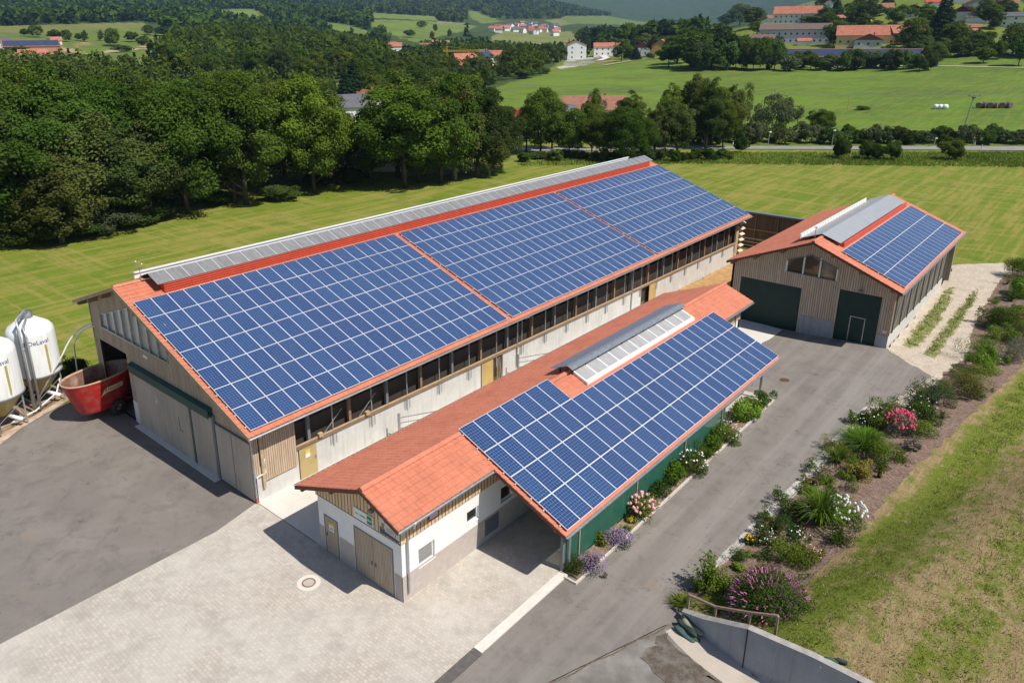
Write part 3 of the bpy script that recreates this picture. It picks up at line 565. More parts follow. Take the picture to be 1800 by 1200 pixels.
g = MB(); g.box(-.015, 0, -.015, .46, 0, 1.3); g.box(-.015, 0, 3.12, 4.14, 0, 1.3); g.box(-.015, 0, 5.26, 5.6, 0, 1.3); g.box(-.015, 34.4, -.015, .0, 0, 1.3); g.build('plinth', PLIN, B)
wins = [(.98, 1.96, 1.2, 2.1), (4.1, 4.92, 1.62, 2.3), (6.55, 7.45, 1.55, 2.35)]
g = MB(); g.wall([(.25, 0), (34.4, 0), (34.4, 2.97), (.25, 2.97)], [[(a, c), (b, c), (b, d), (a, d)] for a, b, c, d in wins], frY(0), .25); g.build('side_wall', PLAST, B)
for i, (a, b, c, d) in enumerate(wins):
    m = MB(); t = .07; m.box(a, b, .1, .16, c, c + t); m.box(a, b, .1, .16, d - t, d); m.box(a, a + t, .1, .16, c + t, d - t); m.box(b - t, b, .1, .16, c + t, d - t); w = m.build('window', WFRAME, B)
    MB().box(a + t, b - t, .12, .14, c + t, d - t).build('pane', GLASSD if i else M('grey_blind', (.25, .24, .24), .5, c2=(.3, .29, .29), scale=1, stretch=(1, 1, 30)), w)
    MB().box(a - .03, b + .03, -.03, .12, c - .04, c - .002).build('sill', WFRAME, w)
m = MB(); m.box(5.35, 6.35, -.045, -.016, .35, 1.2); [m.box(5.37, 6.33, -.06, -.045, .38 + i * .08, .42 + i * .08) for i in range(10)]; m.build('louvre', GREYF, B)
g = MB(); g.wall([(-.06, 2.97), (34.4, 2.97), (34.4, zB(0) - .12), (-.06, zB(0) - .12)], [], frY(-.05), .1); g.build('side_boarding', WOODNX, B)
MB().box(.252, 34.1, 5.35, 5.59, -1, 3.4).build('rear_wall', PLAST, B); MB().prism([(34.15, 0, -1), (34.15, 5.6, -1), (34.15, 5.6, ztB(5.6)), (34.15, BR, ztB(BR)), (34.15, 0, ztB(0))], (.25, 0, 0)).build('end_wall', GREYF, B)
for a, b, h in ((.52, 3.06, 2.45), (4.2, 5.2, 2.05)):
    m = MB(); m.box(-.02, .05, a, a + .06, 0, h); m.box(-.02, .05, b - .06, b, 0, h); m.box(-.02, .05, a + .06, b - .06, h - .07, h); fr = m.build('door_frame', GREYF, B)
    n = 2 if b - a > 2 else 1; wd = (b - a - .12) / n
    for q in range(n):
        y = a + .06 + q * wd; dd = MB().box(-.012, .03, y + .006, y + wd - .006, .03, h - .075).build('door', DOORB, B); MB().cbox((-.04, y + (.12 if q else wd - .12), 1.05), (.05, .05, .16)).build('handle', GREYF, dd)
m = MB(); m.box(-.03, -.012, 4.5, 4.85, 1.32, 1.62); m.box(-.031, -.012, 4.5, 4.85, 1.62, 1.78, 1); m.box(-.033, -.03, 4.55, 4.8, 1.4, 1.44, 2); m.box(-.033, -.03, 4.55, 4.8, 1.5, 1.53, 2); m.build('door_notice', [WHITE, M('yellow_paint', (.75, .55, .05), .5), GREYF], B)
# signs on the gable
(y0, z1), (y1, _) = onX(621, 889, -.09), onX(655.3, 911, -.09); z0 = onX(621.5, 906, -.09)[1]
m = MB(); m.box(-.1, -.07, y1, y0, z0, z1); sg = m.build('company_sign', WHITE, B)
GRN = M('sign_green', (.01, .22, .09), .5); w = y0 - y1
m = MB(); m.box(-.106, -.1, y1 + .06, y1 + w * .3, z0 + .05, z1 - .05); m.build('green_field', GRN, sg)
m = MB(); zc = (z0 + z1) / 2
for k in range(6): m.box(-.11, -.106, y1 + .1 + k * .065, y1 + .145 + k * .065, zc - .03, zc + .035)
m.build('lettering', WHITE, sg); m = MB(); rg = random.Random(2)
for k in range(13):
    if k == 3: continue
    y = y0 - .12 - k * .075; m.box(-.104, -.1, y - .05, y, zc - .03, zc + rg.choice((.03, .06)))
m.build('lettering', GRN, sg)
(y0, z1) = onX(667, 906, -.09); (y1, z0) = onX(700.5, 952, -.09); z0 = onX(668, 934, -.09)[1]
m = MB(); y1 = -.02; zr = lambda y: zB(y) - .3; m.prism([(-.1, y0, z0), (-.1, y1, z0), (-.1, y1, min(z1, zr(y1))), (-.1, y0, min(z1, zr(y0)))], (.03, 0, 0)); sg = m.build('advert_board', M('advert_pale', (.55, .57, .56), .5, c2=(.62, .63, .6), scale=2), B)
m = MB(); m.prism([(-.104, y0, z0), (-.104, y1, z0), (-.104, y1, z0 + .1), (-.104, (y0 + y1) / 2, z0 + .16), (-.104, y0, z0 + .22)], (.004, 0, 0), 0); m.prism([(-.105, y0, z0 + .22), (-.105, y0 - .3, z0 + .2), (-.105, y0 - .34, z0 + .28), (-.105, y0, z0 + .32)], (.005, 0, 0), 1)
m.prism([(-.106, y0 - .1, z0 + .3), (-.106, y0 - .26, z0 + .32), (-.106, y0 - .3, z0 + .52), (-.106, y0 - .14, z0 + .56)], (.005, 0, 0), 2)
for k in range(3): m.box(-.105, -.1, y0 - .85, y0 - .42, z0 + .25 + k * .07, z0 + .27 + k * .07, 3)
m.box(-.106, -.1, y0 - .98, y0 - .92, z0 + .16, z0 + .36, 4); m.build('printed_picture', [M('ad_navy', (.04, .04, .11), .5), M('ad_green', (.12, .2, .04), .5), M('ad_brown', (.35, .18, .08), .5), GREYF, M('ad_bottle', (.4, .25, .12), .5)], sg)
(a, z1), (b, _) = onY(753.3, 904.7, -.1), onY(769.3, 895.3, -.1); z0 = onY(753.7, 915.7, -.1)[1]
m = MB(); m.box(a, b, -.13, -.1, z0, z1); sg = m.build('red_sign', M('sign_red', (.5, .02, .06), .5), B); MB().box(a + .04, b - .04, -.136, -.13, z0 + .07, z1 - .06).build('white_field', M('sign_pinkwhite', (.7, .65, .75), .5), sg); m = MB()
for k in range(8): m.box(a + .09 + k * (b - a - .18) / 8, a + .06 + (k + 1) * (b - a - .18) / 8, -.14, -.136, (z0 + z1) / 2 - .03, (z0 + z1) / 2 + .03)
m.build('lettering', M('sign_navy', (.03, .02, .12), .5), sg)
m = MB(); a, z = onY(778, 890, -.12); m.prism([(a, -.12, z + .02), (a + .75, -.12, z + .02), (a + 1.3, -.12, z + .22), (a + 1.3, -.12, z + .28), (a, -.12, z + .26)], (0, -.04, 0)); m.build('rolled_banner', M('banner_blue', (.01, .05, .28), .5), B)
m = MB(); y, z = onX(653, 897, -.2); m.cbox((-.22, y, z), (.16, .2, .14)); m.cbox((-.28, y, z - .03), (.06, .16, .1)); m.bar((-.15, y, z + .05), (0, y, z + .15), .04); m.build('floodlight', GREYF, B)
gutter(B, bx0, cx0 - .02, -.73, zB(-.73) - .01); gutter(B, cx0, cx1, -4.68, zB(-4.68) - .01); gutter(B, cx1 + .04, bx1, -.73, zB(-.73) - .01); gutter(B, bx0, bx1, BLY, BLZ - .01, side=1)
downpipe(B, [(.1, -.8, zB(-.73) - .08), (.2, -.6, 3.95), (.28, -.1, 3.7), (.28, -.1, .4)], .045, 0)
downpipe(B, [(33.6, -.8, zB(-.73) - .08), (33.5, -.5, 3.95), (33.4, -.12, 3.7), (33.4, -.12, -.3)], .045)
downpipe(B, [(5.6, -4.72, zB(-4.68) - .08), (6.0, -4.3, 2.45), (6.32, -4.15, 2.3), (6.32, -4.15, .5)], .05, 0)
# carport frame
m = MB(); m.bar((cx0, -4.1, 2.78), (cx1, -4.1, 2.78), .14, .2); m.build('eave_beam', BEAM, B)
for x, mt in ((6.12, GREYF), (11.8, GREYF), (17.4, GREYF), (23.1, GREYF), (29.08, ZINC)):
    MB().box(x - .07, x + .07, -3.97, -3.83, 0, 2.7).build('carport_post', mt, B)
for x in (7.25, 12.45, 17.75, 22.6): MB().box(x - .03, x + .03, -4.07, -4.0, 0, 2.6).build('net_batten', BEAML, B)
for a, b in ((6.2, 11.8), (11.8, 17.4), (17.4, 23.1)):
    V = []; F = []; nx = 40
    for i in range(nx + 1):
        for j in range(8): x = a + (b - a) * i / nx; V.append((x, -4.0 + .02 * math.sin(i * .9) * math.sin(j * .5), .08 + 2.55 * j / 7))
    for i in range(nx):
        for j in range(7): F.append((i * 8 + j, i * 8 + 8 + j, i * 8 + 9 + j, i * 8 + 1 + j))
    put(D_.objects.new('shade_net', npmesh('shade_net', V, F, NET)), B)
for x in np.arange(6.0, 29.6, 1.95): MB().bar((x, -4.6, zB(-4.6) - .17), (x, 0, zB(0) - .17), .08, .14).build('rafter', BEAM, B)
# skylight on the ridge
x0, x1 = 14.33, 27.28; P0, P1 = (1.29, 5.42), (.30, 5.01)
m = MB(); m.prism([(x0, *P0), (x0, *P1), (x0, P1[0], P1[1] - .16), (x0, P0[0], P0[1] - .16)], (x1 - x0, 0, 0)); sk = m.build('skylight', WFRAME, B)
for i in range(11):
    w = (x1 - x0 - .16) / 11; a = x0 + .1 + i * w; f = .14 / 1.07; ty = lambda t: P0[0] + (P1[0] - P0[0]) * t; tz = lambda t: P0[1] + (P1[1] - P0[1]) * t + .012
    MB().add([(a, ty(.04), tz(.04)), (a + w - .1, ty(.04), tz(.04)), (a + w - .1, ty(.86), tz(.86)), (a, ty(.86), tz(.86))], [(3, 2, 1, 0)]).build('skylight_pane', GLAZE, sk)
m = MB(); pr = [(2.5, 5.36), (2.0, 5.55), (1.45, 5.80), (1.3, 5.78), (1.05, 5.66)]
for i in range(4): a, b = pr[i], pr[i + 1]; m.prism([(13.95, *a), (13.95, *b), (13.95, b[0], b[1] - .03), (13.95, a[0], a[1] - .03)], (13.4, 0, 0))
m.build('ridge_cap', ZINC, B)
m = MB(); [m.box(x, x + .06, 1.2, 1.26, 5.2, 5.72) for x in np.arange(14.2, 27.3, 1.3)]; [m.box(x, x + .06, 2.0, 2.06, 5.0, 5.5) for x in np.arange(14.2, 27.3, 1.3)]; m.build('cap_bracket', DARK, B)
nrm = np.array([0, -math.sin(aB), math.cos(aB)])
panels(B, np.array(BO) - nrm * PH, aB, [(i * 1.01, 0) for i in range(7)] + [(i * 1.01, j) for i in range(24) for j in (1, 2, 3)]); rails(B, BO[0], BO[0] + 7.07, np.array(BO) - nrm * .05, aB, 1); rails(B, BO[0], BO[0] + 24.24, np.array(BO) - nrm * .05, aB, 4, 1)
# ================================================================== machine shed
C = thing('machine_shed', 'wide timber shed with two dark green doors and solar roof', 'shed', (43.2, -2, 0))
sC = .4158; aC = math.atan(sC); CO = (43.1941, -3.9605, 6.9647); zC = lambda y: CO[2] - (CO[1] - y) * sC - .184
c0, c1 = 42.12, 65.75; CRY = -2.1; CRZ = zC(CRY); yR, yL = -8.72, 4.52; zcl = lambda y: zC(y) if y < CRY else CRZ - (y - CRY) * .4158
m = MB(); slab(m, c0, c1, [(yR, zC(yR)), (CRY, CRZ), (yL, zcl(yL))], .12); rf = m.build('roof', BEAM, C)
m = MB(); tiles(m, c0, c1, CRY, CRZ, yR, zC(yR)); tiles(m, c0, c1, CRY, CRZ, yL, zcl(yL)); ridge(m, c0, 44.5, CRY, CRZ + .07); ridge(m, 63.8, c1, CRY, CRZ + .07); m.build('roof_tiles', TILE, rf)
for a, b in (((yR, zC(yR)), (CRY, CRZ)), ((CRY, CRZ), (yL, zcl(yL)))): MB().prism([(c0 - .01, a[0], a[1] + .02), (c0 - .01, b[0], b[1] + .02), (c0 - .01, b[0], b[1] - .18), (c0 - .01, a[0], a[1] - .18)], (-.03, 0, 0)).build('barge_board', FASC, C)
for y in (-8.0, -5.7, -3.6, .2, 2.3, 4.1): m = MB(); z = zcl(y) - .12; m.box(c0 + .05, 43.3, y - .1, y + .1, z - .26, z - .005); m.build('purlin', BEAM, C)
XG = 43.22; zz = lambda y: zcl(y) - .13
wl_ = [onX(1382, 475.8, XG), onX(1384.5, 456.8, XG), onX(1427, 448.5, XG), onX(1472.7, 472.9, XG), onX(1469.8, 494, XG)]
g = MB(); g.wall([(-8.07, -.6), (4.38, -.6), (4.38, zz(4.38)), (CRY, zz(CRY)), (-8.07, zz(-8.07))], [[(-1.42, -.5), (3.55, -.5), (3.55, 3.38), (-1.42, 3.38)], [(-7.25, -.5), (-4.25, -.5), (-4.25, 3.93), (-7.25, 3.93)], [(p[0], p[1]) for p in wl_]], frX(XG), .15); g.build('front_wall', WOODG, C)
m = MB(); yy = [wl_[0][0], onX(1412.5, 470, XG)[0], onX(1442, 470, XG)[0], wl_[4][0]]; zb = (wl_[0][1] + wl_[4][1]) / 2
for i, y in enumerate(yy):
    zt_ = wl_[1][1] if i == 0 else wl_[3][1] if i == 3 else min(wl_[2][1] - .12, wl_[2][1] - .1)
    m.box(XG - .05, XG + .1, y - .05, y + .05, zb - .05, zt_)
m.build('glazing_bars', WFRAME, C)
m = MB(); m.prism([(XG + .1, p[0], p[1]) for p in wl_], (.03, 0, 0)); m.build('gable_window', M('amber_glass', (.30, .18, .08), .12, c2=(.10, .065, .035), scale=.6, lo=.42, hi=.55, spec=.7), C)
m = MB(); m.bar((XG - .03, wl_[0][0], wl_[0][1]), (XG - .03, wl_[4][0], wl_[4][1]), .08, .07); m.bar((XG - .03, wl_[1][0], wl_[1][1]), (XG - .03, wl_[2][0], wl_[2][1]), .07); m.bar((XG - .03, wl_[2][0], wl_[2][1]), (XG - .03, wl_[3][0], wl_[3][1]), .07); m.build('window_frame', GREYF, C)
MB().box(XG + .06, XG + .12, -1.42, 3.55, -.5, 3.38).build('roller_door', GREEN, C)
dr = MB().box(XG + .06, XG + .12, -7.25, -4.25, -.5, 3.93).build('roller_door', GREEN, C)
m = MB(); a, b, h = -6.35, -5.25, 1.95; m.box(XG + .04, XG + .06, a, a + .06, -.1, h); m.box(XG + .04, XG + .06, b - .06, b, -.1, h); m.box(XG + .04, XG + .06, a + .06, b - .06, h - .06, h); m.build('wicket_door', ZINC, dr)
MB().box(XG - .04, XG, -4.2, -1.47, -.6, 1.17).build('concrete_base', CONCG, C); MB().box(XG - .04, XG, -8.1, -7.3, -.6, 1.0).build('concrete_base', CONCG, C)
MB().box(XG - .05, XG - .02, -7.95, -7.65, 1.15, 1.4).build('notice', M('pink_notice', (.75, .6, .65), .5), C)
m = MB(); m.cbox((XG - .2, -5.75, 4.15), (.22, .3, .14)); m.build('floodlight', GREYF, C)
m = MB(); m.box(XG, 62.2, -8.1, -7.95, -.5, 1.0); m.build('parapet_wall', CONC, C)
m = MB(); m.box(XG + .1, 62.2, -8.08, -8.02, 1.02, 4.4); m.build('wind_net', M('wind_net', (.085, .075, .06), .6, c2=(.15, .13, .1), scale=.9), C)
m = MB(); m.box(XG - .02, XG + .12, -8.14, -7.9, 1.0, 4.5); m.build('corner_board', BEAML, C)
for k in range(9): x = 44.1 + k * 2.26; MB().box(x - .04, x + .04, -8.16, -8.09, 1.0, 4.45).build('post', GREYF, C)
for k in range(8): x = 44.1 + k * 2.26; MB().bar((x + .3, -8.13, 1.3), (x + 1.9, -8.13, 3.6), .03).build('brace_rod', GALV, C)
MB().box(66.2 - 1.0, 66.2 - .75, -8.2, -7.4, -.3, 4.5).build('end_wall', M('end_boards', (.42, .36, .27), .8, c2=(.34, .28, .2), scale=3, stretch=(1, 1, .2)), C)
MB().box(65.0, 65.15, -7.3, 4.38, -1, 4.4).build('rear_wall', WOODG, C); MB().box(XG, 65, 4.2, 4.38, -1, 4.6).build('left_wall', WOODC, C)
MB().prism([(65, -8, 4.4), (65, 4.3, 4.4), (65, CRY, zz(CRY))], (.15, 0, 0)).build('rear_gable', WOODG, C)
gutter(C, c0, c1, yR, zC(yR) - .01)
x0, x1 = 44.05, 64.0
m = MB(); m.prism([(x0, -3.54, 7.33), (x0, -2.1, 7.85), (x0, -2.1, 7.82), (x0, -3.54, 7.30)], (x1 - x0, 0, 0)); m.prism([(x0, -2.1, 7.85), (x0, -.55, 7.27), (x0, -.55, 7.24), (x0, -2.1, 7.82)], (x1 - x0, 0, 0), 1); lc = m.build('ridge_lantern', [SHEETL, M('back_sheet', (.34, .345, .34), .5, c2=(.4, .4, .4), scale=2)], C)
m = MB(); m.box(44.35, 63.75, -3.72, -3.66, 6.85, 7.34)
for q in range(3): z = 6.93 + q * .13; m.prism([(44.35, -3.72, z), (44.35, -3.77, z + .02), (44.35, -3.77, z + .06), (44.35, -3.72, z + .085)], (19.4, 0, 0))
m.box(44.33, 44.38, -3.72, -.6, 7.0, 7.28); m.build('red_upstand', REDM, lc)
m = MB(); m.box(43.9, 62.2, -.56, -.5, 7.2, 7.62); [m.box(x, x + .05, -.6, -.56, 7.25, 7.6) for x in np.arange(44, 62, .75)]; m.build('white_wind_plate', WHITE, lc)
m = MB(); m.tube([(44.0, -1.6, 7.5), (44.0, -1.6, 8.3)], .03); m.cbox((44.0, -1.6, 8.3), (.08, .25, .05)); m.build('wind_gauge', GALV, lc)
nrm = np.array([0, -math.sin(aC), math.cos(aC)])
panels(C, np.array(CO) - nrm * PH, aC, [(i * 1.01, j) for i in range(21) for j in range(3)]); rails(C, CO[0], CO[0] + 21.2, np.array(CO) - nrm * .05, aC, 3)
# ================================================================== ground
def TGxy(u, v): p = TG(u, v); return (p[0], p[1])
PXL = lambda L: [TGxy(u, v) for u, v in L]
def inpoly(px, py, poly):
    r = np.zeros(px.shape, bool); n = len(poly)
    for i in range(n):
        x1, y1 = poly[i]; x2, y2 = poly[(i + 1) % n]
        c = ((y1 > py) != (y2 > py)) & (px < (x2 - x1) * (py - y1) / (y2 - y1 + 1e-12) + x1); r ^= c
    return r
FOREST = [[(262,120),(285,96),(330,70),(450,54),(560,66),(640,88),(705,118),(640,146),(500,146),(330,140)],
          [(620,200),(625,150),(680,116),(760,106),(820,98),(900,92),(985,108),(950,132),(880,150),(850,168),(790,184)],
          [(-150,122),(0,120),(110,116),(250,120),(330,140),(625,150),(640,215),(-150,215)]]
LAND = [(0, [(-400,-200),(2200,-200),(2200,20),(1500,-8),(1440,-8),(1340,40),(1200,70),(1010,76),(760,84),(620,110),(260,112),(255,40),(-400,60)], (.030, .047, .016)),
        (1, [(-200,52),(150,42),(255,40),(262,49),(120,60),(-200,68)], (.235, .235, .085)), (1, [(-200,68),(120,60),(262,49),(300,66),(265,100),(262,112),(-200,112)], (.13, .215, .035)),
        (1, [(128,77),(160,74),(164,78),(132,83)], (.48, .30, .17)), (1, [(20,88),(100,80),(150,92),(110,102),(60,110),(0,108)], (.48, .33, .2)), (1, [(180,90),(300,76),(300,80),(182,95)], (.48, .36, .23)), (1, [(95,104),(150,94),(150,98),(100,110)], (.48, .36, .23)),
        (1, [(366,18),(448,16),(478,34),(440,36),(395,25)], (.20, .30, .06)), (1, [(556,38),(610,44),(662,60),(640,72),(600,56),(560,46)], (.16, .27, .045)),
        (1, [(655,23),(775,30),(765,37),(652,31)], (.20, .30, .06)), (1, [(655,35),(700,36),(810,40),(840,48),(760,68),(742,78),(700,66),(650,46)], (.17, .28, .05)), (1, [(770,38),(820,41),(815,44),(765,41)], (.36, .27, .17)),
        (1, [(818,18),(835,20),(882,38),(850,42),(830,34)], (.17, .26, .05)), (1, [(868,62),(890,52),(1005,56),(1020,72),(960,82),(860,72)], (.26, .27, .10)), (1, [(955,36),(1000,32),(1020,40),(985,46)], (.27, .28, .11)),
        (1, [(985,29),(1100,28),(1180,44),(1100,44),(1000,42)], (.12, .21, .04)), (1, [(1075,56),(1140,48),(1170,56),(1100,66)], (.27, .20, .11)), (1, [(1160,48),(1200,44),(1230,54),(1170,58)], (.10, .18, .04)),
        (1, [(1000,102),(980,122),(1010,118),(1040,112),(1065,104),(1040,99)], (.62, .58, .52)), (1, [(1040,98),(1070,98),(1080,108),(1050,112)], (.45, .30, .17)),
        (1, [(868,150),(1000,122),(1200,100),(1200,170),(1100,220),(868,200)], (.145, .265, .028)), (1, [(1200,128),(1900,112),(1900,252),(1100,240)], (.135, .255, .026)), (1, [(1500,96),(1900,88),(1900,125),(1500,130)], (.11, .225, .022)),
        (1, [(700,340),(900,292),(1900,292),(1900,700),(-200,700),(-200,430),(300,395)], (.175, .24, .022)), (1, [(1040,272),(1900,266),(1900,292),(900,292)], (.145, .21, .032))]
def make_terrain():
    t1 = np.radians(np.arange(-4, 82, .16)); t2 = np.radians(np.arange(82, 356, 4.)); th = np.concatenate([t1, t2])
    rr = np.concatenate([2 * 1.05 ** np.arange(0, 85), 126.6 * 1.0165 ** np.arange(1, 268)]); nT, nR = len(th), len(rr)
    R_, T_ = np.meshgrid(rr, th, indexing='ij'); x = CAM[0] + R_ * np.cos(T_); y = CAM[1] + R_ * np.sin(T_); z = H(x, y)
    low = (1 - ss(x, 70, 76)) * ss(x, -60, -50) * (1 - ss(y, 9.0, 10.8)) + (1 - ss(x, -.6, .0)) * (1 - ss(y, 27.5, 28.2)) * ss(x, -60, -50); z = z - .25 * np.clip(low, 0, 1) - bank(x, y) * (1 - ss(x, 62, 70)) - .05 * (1 - ss(np.hypot(x - CAM[0], y - CAM[1]), 78, 100))
    i, j = np.meshgrid(np.arange(nR - 1), np.arange(nT), indexing='ij'); j2 = (j + 1) % nT
    F = np.stack([i * nT + j, (i + 1) * nT + j, (i + 1) * nT + j2, i * nT + j2], -1).reshape(-1, 4)
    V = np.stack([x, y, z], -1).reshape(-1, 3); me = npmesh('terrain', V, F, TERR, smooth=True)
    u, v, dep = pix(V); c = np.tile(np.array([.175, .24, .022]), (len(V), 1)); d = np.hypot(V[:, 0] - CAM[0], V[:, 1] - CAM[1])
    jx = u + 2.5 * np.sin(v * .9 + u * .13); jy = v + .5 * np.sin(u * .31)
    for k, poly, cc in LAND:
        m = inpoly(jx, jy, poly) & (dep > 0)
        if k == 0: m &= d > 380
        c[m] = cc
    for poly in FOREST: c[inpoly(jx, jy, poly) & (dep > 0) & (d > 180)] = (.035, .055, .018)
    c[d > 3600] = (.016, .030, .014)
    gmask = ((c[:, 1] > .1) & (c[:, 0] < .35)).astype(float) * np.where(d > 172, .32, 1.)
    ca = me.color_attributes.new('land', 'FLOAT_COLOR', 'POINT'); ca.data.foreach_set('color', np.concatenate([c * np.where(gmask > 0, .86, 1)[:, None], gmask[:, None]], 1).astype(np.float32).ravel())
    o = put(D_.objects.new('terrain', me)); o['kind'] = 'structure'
make_terrain()
sheet('asphalt_yard', [(-45, 10.62), (-2.7, 10.4), (-.1, 10.97), (.3, 10.97), (.3, 28.4), (-2.2, 30.3), (-5.1, 28.9), (-6.8, 28), (-12, 24), (-45, 24)], ASPY, .0)
sheet('paved_yard', [(-45, -3.9), (29.6, -3.9), (29.6, 0), (0, 0), (0, 10.96), (-.1, 10.96), (-2.7, 10.4), (-45, 10.62)], PAVE, .006)
sheet('concrete_lane', [(.02, 5.6), (44, 5.6), (44, 10.96), (.02, 10.96)], SLAB, .018)
sheet('pad', wob([(-2.1, 30.4), (-5.1, 28.95), (-7.4, 27.6), (-11, 30), (-8, 35.5), (-3, 34.6), (-.5, 33), (0, 30.6)], .18, .7, 4), EARTH, .02)
sheet('pad_edge', wob([(-2.0, 30.45), (-2.25, 30.75), (-5.2, 29.4), (-7.3, 28.2), (-9.4, 27.6), (-9.2, 26.9), (-7, 27.5), (-5.1, 28.85)], .06, .5, 5), M('pale_edge', (.55, .45, .37), .9, c2=(.4, .28, .19), scale=2), .035)
sheet('asphalt_road', [(-45, -4.32), (-2.2, -4.32), (6.05, -4.32), (29.6, -4.32), (29.6, -1), (34.8, -1), (34.8, 5.6), (44, 5.6), (43.2, -8.1), (42.3, -12.4), (27.5, -9.5), (14.8, -9.7), (8.4, -9.3), (6.7, -9.4), (6.2, -8.96), (.68, -7.06), (-14, -1.86), (-45, -5)], ASPH, .0)
sheet('silo_floor', [(7.0, -9.2), (6.2, -9.0), (.68, -7.1), (-14, -1.9), (-20, -30), (6.05, -30), (6.2, -12.2), (6.95, -9.4)], M('silo_floor', (.17, .155, .14), .9, c2=(.25, .235, .22), scale=.7, lo=.4, hi=.6, bump=.3, c3=(.10, .085, .07), scale3=.45), .004)
m = MB(); P = [(x, -9.05 + (6.2 - x) * .345 + .05 * math.sin(x * 3.1)) for x in np.arange(6.3, -6, -.35)]
for a, b in zip(P, P[1:]): m.add([(a[0], a[1] - .07, .012), (b[0], b[1] - .04, .012), (b[0], b[1] + .02, .012), (a[0], a[1] + .02, .012)], [(0, 1, 2, 3)])
o = m.build('joint_strip', M('joint_dirt', (.09, .065, .045), .95, c2=(.2, .15, .1), scale=6)); o['kind'] = 'structure'
sheet('concrete_strip', wob([(6.9, -9.5), (5.9, -9.15), (5.2, -10.6), (4.8, -13), (4.6, -17), (6.1, -17), (6.2, -12.4)], .05, .6, 8), concrete('strip', (.52, .46, .40), (.44, .38, .32), .3), .012)
sheet('debris_strip', wob([(5.9, -9.2), (3.9, -9.0), (3.4, -11), (2.6, -15), (4.4, -15.2), (4.9, -11.2)], .22, .3, 9), M('debris', (.085, .072, .06), .95, c2=(.17, .125, .085), scale=16, lo=.45, hi=.7, bump=.6, c3=(.2, .185, .17), scale3=1.6), .022)
sheet('concrete_apron', PXL([(1399, 586), (1345, 607), (1270, 640), (1240, 600), (1296, 556)]), SLAB, .008)
sheet('straw_ground', wob([(44, 5), (64, 5), (64, 10.95), (41, 10.95), (43, 8)], .25, 1, 3), STRAW, .02)
o = MB().box(.1, 6.05, -4.3, -3.88, -.1, .035).build('kerb', M('pale_kerb', (.70, .66, .61), .8, c2=(.62, .58, .53), scale=3)); o['kind'] = 'structure'
o = MB().box(-30, .08, -4.36, -3.88, -.1, .022).build('kerb', M('dark_kerb', (.09, .082, .078), .8, c2=(.13, .12, .11), scale=5)); o['kind'] = 'structure'
sheet('gravel_track', wob(PXL([(1560, 613), (1671, 480), (1672, 466), (1760, 462), (1790, 470), (1795, 520), (1740, 570), (1716, 600), (1696, 650), (1650, 690), (1610, 700), (1585, 735), (1540, 760), (1500, 770), (1560, 712), (1640, 662), (1600, 640)]), .12, .6, 2), GRAV, .014)
EDGE = [(1212, 1032), (1262, 982), (1322, 920), (1350, 892), (1400, 845), (1440, 800), (1480, 755), (1520, 715)]
BEDE = [(1262, 1000), (1300, 965), (1340, 930), (1385, 884), (1440, 826), (1480, 778), (1512, 752), (1552, 740), (1600, 715), (1640, 690), (1660, 655), (1700, 630), (1708, 590), (1720, 560), (1740, 520), (1760, 490), (1800, 470)]
sheet('gravel_strip', wob(PXL(EDGE + [(1560, 712)]) + PXL(BEDE[7::-1]) + [TGxy(1225, 1042)], .05, .4, 12), STONE, .02)
sheet('mulch_bed', wob(PXL([(1205, 1040)] + BEDE + [(1850, 600), (1800, 640), (1740, 700), (1690, 745), (1640, 795), (1600, 830), (1560, 870), (1530, 920), (1490, 965), (1440, 1000), (1405, 1040), (1380, 1090), (1300, 1095), (1240, 1075)]), .12, .5, 6), MULCH, .03)
wl0 = [(float(wallx(y)) + .1, y) for y in (-9.3, -10.5, -12.2, -16, -20, -30)]
sheet('rough_field', [(7.1, -9.3)] + wl0[1:] + [(6, -45), (60, -80), (150, -70), (150, -26), (78, -15), (71, -12.4), (55, -13.2), (43, -12.4), (28, -9.8), (14, -9.9), (8.5, -9.5)], ROUGH, .008, .8)
for L, s_ in (([(1590, 606), (1607, 578), (1642, 540), (1662, 510), (1676, 505), (1668, 535), (1643, 575), (1614, 608), (1600, 614)], 1), ([(1624, 624), (1660, 578), (1698, 528), (1718, 506), (1714, 526), (1690, 562), (1657, 610), (1640, 628)], 2)):
    sheet('verge', wob(PXL(L), .22, .45, s_), M('verge_grass', (.15, .20, .04), .95, c2=(.26, .25, .09), scale=2.5, bump=.6, c3=(.35, .3, .18), scale3=1.3), .022)
o = MB(); P = [TG(u, v) for u, v in BEDE[:7]]
for k, (a, b) in enumerate(zip(P, P[1:])): o.bar((a[0], a[1], a[2] + .05), (b[0], b[1], b[2] + .05), .07, .14)
tag(o.build('bed_edging', M('old_board', (.42, .38, .33), .85, c2=(.3, .26, .22), scale=4)), 'thin grey board edging between gravel strip and mulch bed', 'edging')
